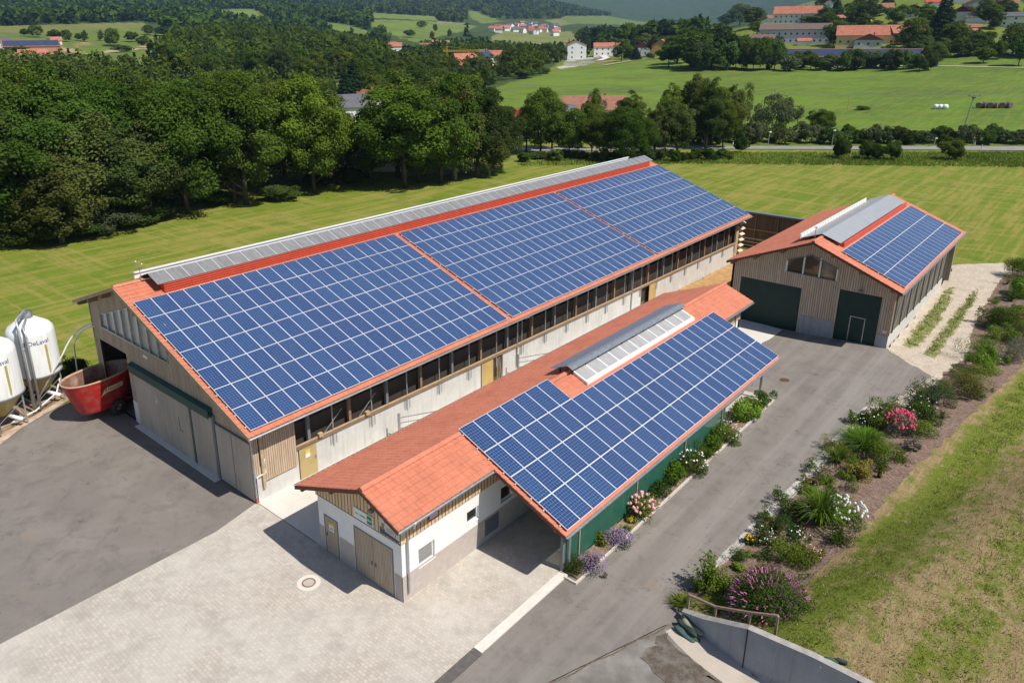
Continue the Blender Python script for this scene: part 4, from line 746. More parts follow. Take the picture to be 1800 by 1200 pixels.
# far road, its posts, verge
def road_poly(pts, w): 
    P = [Vector((*TGxy(u, v), 0)) for u, v in pts]; L = []; R_ = []
    for i, p in enumerate(P):
        d = (P[min(i + 1, len(P) - 1)] - P[max(i - 1, 0)]).normalized(); n = Vector((-d.y, d.x, 0)); L.append((p + n * w / 2).xy[:]); R_.append((p - n * w / 2).xy[:])
    return L + R_[::-1]
sheet('country_road', road_poly([(760, 262), (900, 264), (1050, 263), (1200, 260), (1400, 260.5), (1600, 261), (1800, 262), (1950, 263)], 4.6), M('road_grey', (.27, .265, .26), .85, c2=(.22, .215, .21), scale=.6), .12, 6.)
sheet('path', road_poly([(1430, 117), (1550, 117), (1700, 118), (1900, 119)], 2.2), GRAV, .25, 8.)
sheet('road', road_poly([(1738, 92), (1770, 94), (1800, 99), (1850, 106)], 6), M('road_grey2', (.33, .31, .3), .85), .5, 8.)
sheet('path', road_poly([(1062, 116), (1110, 108), (1165, 101)], 3), GRAV, .5, 10.)
sheet('road', road_poly([(1052, 108), (1066, 103), (1056, 97)], 5), SLAB, .5, 10.)
# manhole
mh = thing('manhole_cover', 'round concrete manhole cover with rust ring on pale paving', 'manhole', (-1.93, 4.03, 0))
MB().lathe([(0, .018), (.52, .018), (.52, .0)], (-1.93, 4.03, 0), 32).build('surround', SLAB, mh); MB().lathe([(.24, .026), (.31, .026), (.31, .016), (.24, .016), (.24, .026)], (-1.93, 4.03, 0), 32).build('ring', M('rust', (.30, .17, .10), .8, c2=(.22, .11, .06), scale=8), mh)
MB().lathe([(0, .022), (.235, .022), (.235, .01)], (-1.93, 4.03, 0), 32).build('lid', M('lid_grey', (.48, .45, .41), .8, c2=(.4, .37, .33), scale=6), mh)
x, y = G(1380, 664); dr = MB().lathe([(0, .03), (.3, .03), (.32, 0)], (x, y, h1(x, y)), 20).build('drain_cover', M('drain_rust', (.11, .05, .035), .8)); tag(dr, 'small dark rusty drain cover in the grey asphalt forecourt', 'drain')
# retaining wall of the bunker silo
m = MB(); YW = [-9.3, -10.3, -11.25, -12.2, -13.2, -14.5, -16, -19, -24, -30]; wtop = lambda y: float(np.interp(-y, [9.3, 10.3, 12.2, 14.5, 20], [.42, .82, 1.84, 2.05, 2.08])); q = lambda t, s: (float(wallx(-10.2 - t)) + s, -10.2 - t)
for a, b in zip(YW, YW[1:]):
    g_ = .01 if a in (-12.2, -16) else 0; xa, xb = float(wallx(a - g_)), float(wallx(b)); a2 = a - g_
    m.add([(xa - .12, a2, -.2), (xa + .12, a2, -.2), (xb + .12, b, -.2), (xb - .12, b, -.2), (xa - .12, a2, wtop(a)), (xa + .12, a2, wtop(a)), (xb + .12, b, wtop(b)), (xb - .12, b, wtop(b))], [(0, 1, 2, 3), (4, 5, 6, 7), (0, 1, 5, 4), (1, 2, 6, 5), (2, 3, 7, 6), (3, 0, 4, 7)])
w = m.build('retaining_wall', CONCG); tag(w, 'grey concrete retaining wall rising beside the rough grass field', 'wall')
m = MB(); [m.box(float(wallx(y)) - .135, float(wallx(y)) - .11, y - .02, y + .02, 0, wtop(y)) for y in (-12.2, -16)]; m.build('wall_joint', BLACK, w)
m = MB(); [m.add([(float(wallx(a)) - .14, a, wtop(a) + .004), (float(wallx(a)) + .15, a, wtop(a) + .004), (float(wallx(b)) + .15, b, wtop(b) + .004), (float(wallx(b)) - .14, b, wtop(b) + .004)], [(0, 1, 2, 3)]) for a, b in zip(YW, YW[1:])]; m.build('wall_coping', M('pale_coping', (.42, .40, .38), .85, c2=(.3, .28, .26), scale=3), w)
rl = thing('handrail', 'low wooden handrail on posts along the concrete wall top', 'handrail', (7.2, -9.4, 0)); RW = M('rail_wood', (.36, .25, .19), .8, c2=(.28, .19, .14), scale=5)
pts = [(TG(1221, 1062), 1042), (TG(1276, 1083), 1061), (TG(1337, 1103), 1082)]
hh = .55; PP = [(7.35, -9.35, 0), (7.05, -10.6, 0), (6.8, -12.0, 0), (6.75, -13.0, 0)]
PP = [(x, y, h1(x, y)) for x, y, _ in PP]
for x, y, z in PP: MB().box(x - .04, x + .04, y - .04, y + .04, z - .1, z + .95).build('post', RW, rl)
m = MB(); [m.bar((a[0], a[1], a[2] + .95), (b[0], b[1], b[2] + .95), .08, .09) for a, b in zip(PP, PP[1:])]; m.build('rail', RW, rl)
# sandbags
rg = random.Random(5); BAGC = [M('bag_green', (.035, .075, .04), .8, c2=(.06, .11, .06), scale=6), M('bag_dark', (.02, .035, .035), .7), M('bag_pale', (.32, .3, .2), .8, c2=(.2, .2, .13), scale=5), M('bag_teal', (.06, .11, .11), .8, c2=(.04, .07, .07), scale=5)]
BAGL = ['blackish sandbag lowest beside the concrete wall foot', 'pale olive sandbag in the bottom row of the heap', 'mid green sandbag in the bottom row of the heap', 'teal sandbag at the drive side of the heap', 'green sandbag on top of the heap against the wall', 'pale olive sandbag on top of the heap', 'blackish sandbag on top of the heap at the drive side']
for k in range(7):
    V = []; F = []; n = 14; c = (6.68 - .17 * (k % 4) + .06 * (k // 4), -9.8 - .08 * (k % 3)); L = 1.0; an = -1.78 + rg.uniform(-.07, .07); z = .08 + .15 * (k // 4)
    for i in range(n + 1):
        t = i / n * 2 - 1; r = (.09 + .012 * math.sin(5 * t + k)) * (1 - abs(t) ** 5) ** .5 + .015; zz_ = z + .03 * math.sin(t * 3 + k) - (t * .06)
        for s in range(8): a = 2 * math.pi * s / 8; w_ = r * math.cos(a) * 1.25; V.append((c[0] + math.cos(an) * t * L / 2 - math.sin(an) * w_, c[1] + math.sin(an) * t * L / 2 + math.cos(an) * w_, zz_ + r * .8 * math.sin(a)))
    for i in range(n):
        for s in range(8): F.append((i * 8 + s, i * 8 + (s + 1) % 8, i * 8 + 8 + (s + 1) % 8, i * 8 + 8 + s))
    o = put(D_.objects.new('sandbag', npmesh('sandbag', V, F, BAGC[[1, 2, 0, 3, 0, 2, 1][k]], smooth=True))); tag(o, BAGL[k], 'sandbag', 'sandbags heaped at the wall end')
for k, (u, v) in enumerate(((1468, 1150), (1478, 1160))):
    x, y = 6.45 + .15 * k, -15.0 - .25 * k; z = h1(x, y); o = MB().tube([(x - .1, y + .2, z + .1), (x, y, z + .14), (x + .1, y - .2, z + .08)], .08, 8).build('sandbag', BAGC[k], smooth=True); tag(o, ['green sandbag lying alone on the wall top near the field', 'dark sandbag lying alone on the wall top near the field'][k], 'sandbag', 'sandbags on the wall top')
# kerb and soil of the flower bed along the shade net
o = sheet('flower_bed', [(6.1, -4.75), (28.9, -4.85), (28.9, -4.02), (6.1, -4.02)], M('bed_soil', (.16, .11, .08), .95, c2=(.3, .22, .16), scale=6, bump=.5), .07)
k_ = thing('bed_kerb', 'thin pale concrete kerb round the flower bed beside the green net', 'kerb', (5.73, -4.95, 0)); KM = M('kerb_pale', (.62, .57, .52), .85, c2=(.5, .45, .4), scale=4)
MB().box(5.75, 29.0, -4.92, -4.84, -.05, .1).build('kerb_stone', KM, k_); MB().box(5.75, 5.83, -4.84, -4.28, -.05, .1).build('kerb_stone', KM, k_); MB().box(28.92, 29.0, -4.84, -4.0, -.05, .1).build('kerb_stone', KM, k_)
# yard enclosure behind the long barn
en = thing('yard_enclosure', 'dark boarded enclosure wall with steel coping behind the long barn', 'fence', (67, 8, -.6)); EB = boards('enclosure_boards', 1, (.16, .105, .07), (.24, .165, .115), .25, (.1, .07, .05))
MB().box(67, 67.15, -3, 13.2, -1, 3.45).build('board_wall', EB, en); MB().box(61.3, 67, 13.05, 13.2, -1, 3.45).build('board_wall', WOODX, en); MB().box(66.55, 67.25, -3, 13.3, 3.42, 3.6).build('coping', M('coping', (.14, .17, .19), .5), en)
for y in (-1, 1.5, 4, 6.5, 9, 11.5): MB().box(66.86, 66.99, y, y + .14, -1, 3.4).build('post', BEAM, en)
MB().box(66.8, 66.9, -3, 12.9, 1.55, 1.62).build('rail', BEAML, en)
m = MB(); [m.bar((64.5, 5.6, z), (64.5, 12.8, z), .06) for z in (-.1, .3, .7, 1.1)]; [m.bar((64.5, y, -.6), (64.5, y, 1.2), .08) for y in (5.6, 9.2, 12.8)]; tag(m.build('metal_gate', GALV), 'galvanised bar gate between the long barn and the enclosure', 'gate')
for x, L, nm in ((9.3, 2.2, 'galvanised bar gate standing in the lane near the cow door'), (20.8, 2.2, 'galvanised bar gate halfway along the concrete lane')):
    g_ = thing('metal_gate', nm, 'gate', (x, 10.2, 0), 'gates in the lane beside the long barn')
    MB().box(x - .06, x + .06, 9.95, 10.07, -.3, 1.75).build('post', GALV, g_); m = MB(); [m.bar((x + .1, 10.0, z), (x + L, 8.9, z), .04) for z in (.4, .75, 1.1, 1.45)]; m.build('rails', GALV, g_)
# ================================================================== feed silos
GRP = M('silo_white', (.80, .81, .82), .4, c2=(.66, .66, .64), scale=2.2, lo=.45, hi=.75, stretch=(2, 2, .25), spec=.5); OCH = M('silo_ochre', (.40, .33, .10), .4, c2=(.46, .38, .14), scale=1.4); SILT = M('silo_text', (.03, .05, .16), .5)
def silo(cx, cy, label, legs_rot=.12):
    s = thing('feed_silo', label, 'silo', (cx, cy, 0), 'white feed silos beside the mixer wagon'); c = (cx, cy, 0)
    MB().lathe([(1.44, 2.25), (1.42, 5.0), (1.38, 5.25), (1.2, 5.5), (.5, 5.95), (.36, 5.98)], c, 40).build('tank', GRP, s, True)
    MB().lathe([(.2, .75), (.32, .8), (1.42, 2.2)], c, 40).build('hopper', OCH, s, True); MB().lathe([(1.46, 2.18), (1.49, 2.2), (1.49, 2.3), (1.46, 2.32)], c, 40).build('rim', GREYF, s, True)
    MB().lathe([(.36, 5.95), (.36, 6.35), (.38, 6.37), (0, 6.42)], c, 20).build('hatch', ZINC, s, True)
    for k in range(4):
        a = legs_rot + math.pi / 4 + k * math.pi / 2; x, y = cx + 1.32 * math.cos(a), cy + 1.32 * math.sin(a)
        MB().tube([(x, y, 0), (x, y, 2.6)], .05).build('leg', GALV, s)
        b = a + math.pi / 2; x2, y2 = cx + 1.32 * math.cos(b), cy + 1.32 * math.sin(b); MB().tube([(x, y, .45), (x2, y2, .45)], .03).tube([(x, y, .45), (x2, y2, 1.7)], .015).build('brace', GALV, s)
    a0 = math.radians(-106); R0 = 1.435
    wr = lambda x, y: Vector((cx + R0 * math.cos(a0 + .26 + x / R0 - .45), cy + R0 * math.sin(a0 + .26 + x / R0 - .45), 4.5 + y))
    text('DeLaval', .42, SILT, (0, 0, 0), (1, 0, 0), (0, 0, 1), name='lettering', parent=s, wrap=wr, ratio=.95)
    m = MB(); em = lambda x, y: wr(x - .42, y + .02) 
    for dx, dy, w_, h_ in ((0, .05, .09, .13), (.1, .16, .13, .06), (.16, .0, .12, .06), (.24, .1, .06, .1)): m.add([em(dx, dy), em(dx + w_, dy), em(dx + w_, dy + h_), em(dx, dy + h_)], [(0, 1, 2, 3)])
    m.build('emblem', SILT, s)
    a1 = a0 + math.radians(27); m = MB()
    for k in range(3): b = a1 + k * .035; m.add([(cx + R0 * math.cos(b), cy + R0 * math.sin(b), 2.4), (cx + R0 * math.cos(b + .035), cy + R0 * math.sin(b + .035), 2.4), (cx + R0 * math.cos(b + .035), cy + R0 * math.sin(b + .035), 4.38), (cx + R0 * math.cos(b), cy + R0 * math.sin(b), 4.38)], [(0, 1, 2, 3)])
    m.build('sight_strip', OCH, s)
    px, py = cx - .75, cy - 1.45
    MB().tube([(px - .3, py, .3), (px - .3, py, 5.6), (px - .2, py + .25, 6.35), (cx - .25, cy - .5, 6.6), (cx, cy - .2, 6.3)], .1, 12).build('fill_pipe', GALV, s, True)
    MB().tube([(px + .05, py - .05, .3), (px + .05, py - .05, 5.2), (px + .1, py + .3, 5.8), (cx - .2, cy - .4, 5.95)], .085, 12).build('vent_pipe', GALV, s, True)
    MB().tube([(cx + .2, cy - .3, .75), (cx + .75, cy - 1.0, .5)], .12, 12).build('auger_box', WHITE, s, True)
    m = MB(); [m.bar((px - .3, py, z), (px + .3, py + .5, z), .04) for z in (1.2, 2.3, 4.4)]; m.build('pipe_bracket', GALV, s)
    return s
silo(-2.85, 31.65, 'white feed silo with ochre hopper nearest the barn gable'); silo(-5.75, 29.95, 'white feed silo cut off by the left edge of the photo')
m = MB(); pts = [(-2.9, 30.4, .6), (-1.2, 29.6, 3.4)]; 
def arc(a, b, c, n=9): return [tuple(Vector(a) * (1 - t) ** 2 + Vector(b) * 2 * t * (1 - t) + Vector(c) * t * t) for t in [i / n for i in range(n + 1)]]
m.tube([(-3.6, 30.7, .5)] + arc((-1.6, 30.1, 3.55), (-.7, 29.9, 5.25), (.1, 28.6, 5.5)), .055, 8); m.tube([(-1.05, 30.0, 1.2)] + arc((-.95, 29.95, 3.9), (-.6, 29.6, 5.1), (.1, 28.5, 5.35)), .05, 8); m.tube([(-5.5, 29.3, .35), (-3.9, 30.0, .3), (-2.2, 31.0, .6), (-1.7, 31.4, 1.4)], .05, 8)
tag(m.build('feed_pipe', WHITE, smooth=True), 'white feed pipes curving from the silos into the barn gable', 'pipe')
# ================================================================== mixer wagon
wg = thing('mixer_wagon', 'red feed mixer wagon backed into the open barn doorway', 'mixer wagon', (-.9, 27.0, 0)); cx, cy = -.9, 27.0
REDP = M('red_paint', (.50, .012, .016), .42, c2=(.40, .02, .02), scale=2.5, stretch=(1, 1, .3), c3=(.33, .09, .06), scale3=2.6); INN = M('tub_inside', (.30, .12, .09), .7, c2=(.14, .09, .07), scale=1.6, c3=(.5, .38, .26), scale3=.9); RIM = M('rim_tan', (.55, .38, .25), .7, c2=(.42, .25, .16), scale=4)
def oval(L, Wd, z, k, n=48, dx=0):
    out = []
    for i in range(n):
        t = 2 * math.pi * i / n; c_, s_ = math.cos(t), math.sin(t); e = 2 / 2.3; out.append((cx + dx + L / 2 * math.copysign(abs(c_) ** e, c_), cy + Wd / 2 * math.copysign(abs(s_) ** e, s_), z))
    return out
def loft(rings, mat, name, parent, smooth=True, cap=False):
    m = MB(); n = len(rings[0]); V = [p for r in rings for p in r]; F = [(i * n + k, i * n + (k + 1) % n, i * n + n + (k + 1) % n, i * n + n + k) for i in range(len(rings) - 1) for k in range(n)]
    if cap: F.append(tuple(range(n)))
    m.add(V, F); return m.build(name, mat, parent, smooth)
tub = loft([oval(3.1, 1.85, .62, 0), oval(3.2, 1.9, .7, 0), oval(4.6, 2.6, 2.72, 0)], REDP, 'tub', wg, True, True)
loft([oval(4.6, 2.6, 2.72, 0), oval(4.66, 2.66, 2.74, 0), oval(4.66, 2.66, 2.82, 0), oval(4.48, 2.48, 2.82, 0), oval(4.46, 2.46, 2.72, 0)], RIM, 'rim', tub)
loft([oval(4.46, 2.46, 2.74, 0), oval(3.15, 1.85, .85, 0)], INN, 'inner_wall', tub); loft([oval(3.2, 1.88, .95, 0), oval(.2, .1, 1.0, 0)], M('feed_rest', (.26, .18, .1), .9, c2=(.16, .1, .06), scale=4, bump=.6), 'feed_rest', tub, False, False)
for q_ in (-.95, .95):
    V = []; F = []; n = 40
    for i in range(n + 1): a = i / n * math.pi * 5; r = .75 - .55 * i / n; z = .95 + 1.45 * i / n; V += [(cx + q_ + .06 * math.cos(a), cy + .06 * math.sin(a), z), (cx + q_ + r * math.cos(a), cy + r * math.sin(a), z - .05)]
    for i in range(n): F.append((2 * i, 2 * i + 2, 2 * i + 3, 2 * i + 1))
    put(D_.objects.new('auger', npmesh('auger', V, F, INN)), wg)
for sy in (-1, 1):
    y = cy + sy * 1.08; wc = (cx + .42, y, .52)
    w = MB().lathe([(.24, -.17), (.45, -.17), (.52, -.1), (.52, .1), (.45, .17), (.24, .17)], (0, 0, 0), 28); w.v = [(wc[0] + a, wc[1] + c, wc[2] + b) for a, b, c in w.v]; tw = w.build('wheel', RUBBER, wg, True)
    r_ = MB().lathe([(.0, -.06), (.1, -.08), (.12, -.02), (.22, -.02), (.235, -.14)], (0, 0, 0), 24); r_.v = [(wc[0] + a, wc[1] + c * -sy * -1, wc[2] + b) for a, b, c in r_.v]; r_.build('rim_disc', WHITE, tw, True)
    MB().cbox((wc[0], wc[1] + sy * .1, wc[2]), (.16, .1, .16)).build('hub', REDP, tw)
m = MB(); m.box(-1.2, 2.6, cy - .55, cy - .4, .45, .6); m.box(-1.2, 2.6, cy + .4, cy + .55, .45, .6); m.box(-.3, .0, cy - .9, cy + .9, .38, .52); m.bar((2.5, cy - .4, .52), (4.2, cy, .6), .12); m.bar((2.5, cy + .4, .52), (4.2, cy, .6), .12); m.build('chassis', REDP, wg)
m = MB(); m.prism([(-.85, cy - 1.1, .25), (-.6, cy - 1.1, .3), (-.45, cy - 1.1, .95), (-.62, cy - 1.1, .95)], (0, .06, 0)); m.box(-.8, -.65, cy - 1.1, cy - .6, .5, .6); m.build('mud_guard', M('faded_red', (.5, .2, .16), .6, c2=(.4, .25, .2), scale=3), wg)
m = MB(); m.cbox((.95, cy - 1.15, .95), (.5, .25, .35)); m.tube([(.8, cy - 1.3, 1.1), (1.3, cy - 1.3, .8)], .04); m.build('side_drive', M('drive_grey', (.25, .2, .19), .6), wg)
def onside(x, z): t = (z - .7) / 2.02; return Vector((x, cy - (.9 + .31 * t) - .012, z))
def ovy(x, z):                                                  # point on the tub's flank
    t = (z - .7) / 2.02; L = (3.2 + 1.4 * t) / 2; W_ = (1.9 + .7 * t) / 2; return Vector((x, cy - W_ * (1 - min(1, abs((x - cx) / L)) ** 2.3) ** (1 / 2.3) - .015, z))
bx, bz = cx - .25, 1.84; m = MB()
for i in range(8): a = bx + i * .15; m.add([ovy(a, bz), ovy(a + .15, bz), ovy(a + .15, bz + .34), ovy(a, bz + .34)], [(0, 1, 2, 3)])
m.add([ovy(bx - .42, bz - .22), ovy(bx + .02, bz), ovy(bx + .02, bz + .1), ovy(bx - .12, bz + .12)], [(0, 1, 2, 3)]); m.add([ovy(bx - .3, bz - .05), ovy(bx - .1, bz + .08), ovy(bx - .06, bz + .34)], [(0, 1, 2)]); pl_ = m.build('name_plate', CREAM, wg)
text('TRIOLIET', .30, BLACK, (0, 0, 0), (1, 0, 0), (0, 0, 1), parent=pl_, wrap=lambda x, y: ovy(bx + .06 + x, bz + .06 + y) + Vector((0, -.012, 0)), ratio=.82)
wg.rotation_euler = (0, 0, .17)
# ================================================================== vegetation
NR = np.random.default_rng(7)
def quads(P, N, L, Wd, rng, cross=None):                         # leaf quads at P with normals N
    n = len(P); r = rng.normal(size=(n, 3)); T = np.cross(N, r); T /= np.linalg.norm(T, axis=1, keepdims=True) + 1e-9; B_ = np.cross(N, T)
    L = np.broadcast_to(L, (n,))[:, None]; Wd = np.broadcast_to(Wd, (n,))[:, None]
    V = np.stack([P - T * L * .5, P + B_ * Wd * .5, P + T * L * .5 + N * L * .12, P - B_ * Wd * .5], 1).reshape(-1, 3)
    return V, np.arange(n * 4).reshape(-1, 4)
def unit(v): return v / (np.linalg.norm(v, axis=-1, keepdims=True) + 1e-9)
def crown(rng, n, Hh, Rr, base, kind, leaf):
    if kind == 'conifer':
        z = base + (Hh - base) * rng.power(1.5, n)[::-1] ; z = base + (Hh - base) * (1 - np.sqrt(rng.random(n))); t = 1 - (z - base) / (Hh - base)
        a = rng.random(n) * 2 * np.pi; lay = .72 + .28 * np.abs(np.sin(z * 2.2 + np.floor(a * 1.6)))
        r = Rr * t ** .85 * lay * (.55 + .45 * rng.random(n) ** .4); P = np.stack([r * np.cos(a), r * np.sin(a), z - r * .18], 1); N = unit(np.stack([np.cos(a), np.sin(a), .9 + 0 * a], 1) + rng.normal(size=(n, 3)) * .5)
        return P, N
    nb = {'round': 62, 'tall': 58, 'birch': 70, 'bush': 26}[kind]; hz = (Hh - base) / 2; cz = base + hz
    D = unit(rng.normal(size=(nb, 3))); k = rng.random(nb) ** .3 * rng.uniform(.72, .98, nb)
    if kind in ('round',): sc = np.array([Rr, Rr, hz])
    else: sc = np.array([Rr, Rr, hz])
    Cn = D * k[:, None] * sc * np.array([1, 1, .92]); prof = 1 - .38 * np.clip(Cn[:, 2] / hz, 0, 1) ** 1.5 if kind != 'tall' else 1 - .55 * np.clip(Cn[:, 2] / hz, -.2, 1)
    Cn[:, :2] *= prof[:, None]; br = Rr * rng.uniform(.17, .36, nb) * (1.0 if kind != 'birch' else .8)
    Cn[0] = 0; br[0] = Rr * .62
    w = br ** 2 / (br ** 2).sum(); b = rng.choice(nb, n, p=w); d = unit(rng.normal(size=(n, 3)) + unit(Cn[b] + 1e-6) * .9 + np.array([0, 0, .25]))
    rad = br[b] * (.7 + .42 * rng.random(n) + .35 * (rng.random(n) > .96)); e = np.array([1, 1, 1.15 if kind == 'birch' else .85])
    P = Cn[b] + d * rad[:, None] * e; 
    if kind == 'birch': P[:, 2] -= rng.random(n) * .06 * Hh
    N = unit(d + np.array([0, 0, .35]) + rng.normal(size=(n, 3)) * .6); P[:, 2] += cz; P[:, 2] = np.maximum(P[:, 2], base * .7); return P, N
def treemesh(seed, kind, n, Hh=18., Rr=5.5, base=3.5, leaf=.36):
    rng = np.random.default_rng(seed); P, N = crown(rng, n, Hh, Rr, base, kind, leaf)
    V, F = quads(P, N, leaf * rng.uniform(.7, 1.5, n), leaf * rng.uniform(.5, .95, n), rng); return V, F
def trunkmesh(seed, kind, Hh, Rr, base):
    rg = random.Random(seed); m = MB(); r = .028 * Hh ** .95 * .75; m.tube([(0, 0, -.4), (rg.uniform(-.1, .1), 0, Hh * .2), (rg.uniform(-.25, .25), rg.uniform(-.2, .2), Hh * .45), (0, 0, Hh * .7)], r, 8, r2=r * .25)
    if kind != 'conifer':
        for k in range(8):
            a = rg.random() * 6.28; z = base * .8 + (Hh - base) * rg.random() * .5; L = Rr * rg.uniform(.5, .8)
            m.tube([(0, 0, z), (math.cos(a) * L * .5, math.sin(a) * L * .5, z + L * .35), (math.cos(a) * L, math.sin(a) * L, z + L * .9)], r * .42, 5, r2=r * .08)
    return m
LEAF = {'oak': foliage('leaf_oak', (.062, .102, .016), (.105, .160, .024)), 'ash': foliage('leaf_ash', (.058, .090, .026), (.092, .135, .036)), 'birch': foliage('leaf_birch', (.092, .12, .03), (.14, .17, .045)),
        'lime': foliage('leaf_lime', (.095, .145, .016), (.145, .205, .026)), 'fir': foliage('leaf_fir', (.018, .036, .018), (.028, .052, .022), .2), 'willow': foliage('leaf_willow', (.085, .105, .05), (.12, .145, .07)), 'hedge': foliage('leaf_hedge', (.055, .09, .02), (.088, .13, .03))}
BARK = M('bark', (.12, .095, .075), .9, c2=(.06, .048, .038), scale=5, stretch=(1, 1, .3), obj=True); BARKB = M('birch_bark', (.5, .46, .42), .8, c2=(.1, .09, .08), scale=3, obj=True)
SPEC = {}      # (kind of crown, leaf, H, R, base, near count, leaf size)
for i, (k, lf, h, r, b) in enumerate([('round', 'oak', 18, 6.2, 1.6), ('round', 'ash', 17, 5.6, 1.8), ('tall', 'ash', 20, 4.6, 1.2), ('round', 'lime', 16, 5.2, 1.4), ('birch', 'birch', 18, 4.6, 1.2), ('tall', 'oak', 19, 4.9, 1.5), ('conifer', 'fir', 20, 3.9, 1.2), ('bush', 'hedge', 5, 3.0, .3), ('bush', 'willow', 6, 3.6, .3), ('bush', 'oak', 4, 2.3, .2), ('round', 'oak', 12, 5.0, 1.8)]): SPEC[i] = (k, lf, h, r, b)
_tm = {}
def tmeshes(i, lod, var=0):
    key = (i, lod, var)
    if key not in _tm:
        k, lf, h, r, b = SPEC[i]; dens = {'near': 1., 'mid': .24, 'far': .07}[lod]; n = int({'round': 19000, 'tall': 18000, 'birch': 17000, 'conifer': 12000, 'bush': 9000}[k] * dens * (1 if h > 8 else .8)); ls = {'near': 1., 'mid': 2.0, 'far': 3.7}[lod] * (.33 if h > 8 else .24)
        V, F = treemesh(100 + i * 7 + var * 31, k, n, h, r, b, ls); cm = npmesh('crown', V, F, LEAF[lf]); tm = trunkmesh(i + var, k, h, r, b).mesh('trunk', BARKB if lf == 'birch' else BARK, True); _tm[key] = (cm, tm)
    return _tm[key]
rgT = random.Random(11)
def tree(i, x, y, hgt, label, group=None, lod='mid', wid=None, name=None, cat='tree', z=None, var=0, parts=True):
    k, lf, h, r, b = SPEC[i]; cm, tm = tmeshes(i, lod, var); z = h1(x, y) if z is None else z
    name = name or ('bush' if k == 'bush' else 'conifer_tree' if k == 'conifer' else 'birch_tree' if lf == 'birch' else 'broadleaf_tree')
    if k == 'bush': cat = 'bush'
    s = hgt / h; sx = s if wid is None else wid / (2 * r); rz = rgT.uniform(0, 6.28)
    if not parts:
        o = D_.objects.new(name, cm); o.location = (x, y, z - .1); o.scale = (sx, sx, s); o.rotation_euler = (0, 0, rz); COL.objects.link(o); return tag(o, label, cat, group)
    o = thing(name, label, cat, (x, y, z - .1), group); o.scale = (sx, sx, s); o.rotation_euler = (0, 0, rz)
    for n_, me in (('crown', cm), ('trunk', tm)): c = D_.objects.new(n_, me); c.parent = o; COL.objects.link(c)
    return o
def hat(u, v, D, base):                                          # height for a top seen at photo pixel (u,v), at distance of base point
    r = ray(u, v); k = math.hypot(base[0] - CAM[0], base[1] - CAM[1]) / math.hypot(r[0], r[1]); return CAM[2] + k * r[2] - base[2]
def T(i, u, vb, vt, wpx=None, label='', group=None, lod='mid', **k):
    x, y, z = TG(u, vb); D = math.hypot(x - CAM[0], y - CAM[1]); q = np.array([x, y, z]) - CAM; dep = float(q @ CR[2]); h = max(1.2, hat(u, vt, D, (x, y, z))); 
    return tree(i, x, y, h, label, group, lod, wid=None if wpx is None else wpx * dep / FPX, z=z, **k)
GW = 'broadleaf trees of the wood on the left'
LMK = [(1400, 30, 'long white school'), (1395, 60, 'blue grey hall'), (1527, 62, 'yellow farmhouse'), (1482, 82, 'solar barn on the hill'), (1602, 18, 'black gabled house'), (1688, 28, 'maroon gabled house'), (1718, 12, 'stone grey building'), (1785, 38, 'grey roofed villa'), (1640, 112, 'blue water tank'), (1012, 90, 'balcony apartment house'), (1068, 90, 'long two storey white house'), (1144, 88, 'chalet pair'), (1162, 86, 'ochre house'), (850, 110, 'valley hamlet'), (786, 92, 'yellow crane'), (758, 82, 'brick roofed hamlet pair'), (930, 46, 'distant village'), (620, 190, 'slate roofed house'), (55, 78, 'far brick solar barn'), (450, 50, 'wooded hill'), (1200, 75, 'meadow hill corner'), (1240, 40, 'hill saddle')]
_used = set()
def near(u, v, base):
    c = sorted(LMK, key=lambda l: (l[0] - u) ** 2 + (3 * (l[1] - v)) ** 2)
    for l in c[:4]:
        dx, dy = u - l[0], v - l[1]; d = ('right of' if dx > 0 else 'left of') if abs(dx) > 14 else ('below' if dy > 0 else 'above')
        far = 'just ' if abs(dx) < 45 else 'some way ' if abs(dx) < 110 else 'far '
        s_ = '%s %s%s the %s' % (base, far, d, l[2])
        if s_ not in _used: _used.add(s_); return s_
    s_ = '%s in the photo %s of the %s and %s of the %s' % (base, 'right' if u > c[0][0] else 'left', c[0][2], 'right' if u > c[1][0] else 'left', c[1][2]); 
    return s_ if len(s_.split()) <= 16 else '%s between the %s and the %s' % (base, c[0][2], c[1][2])
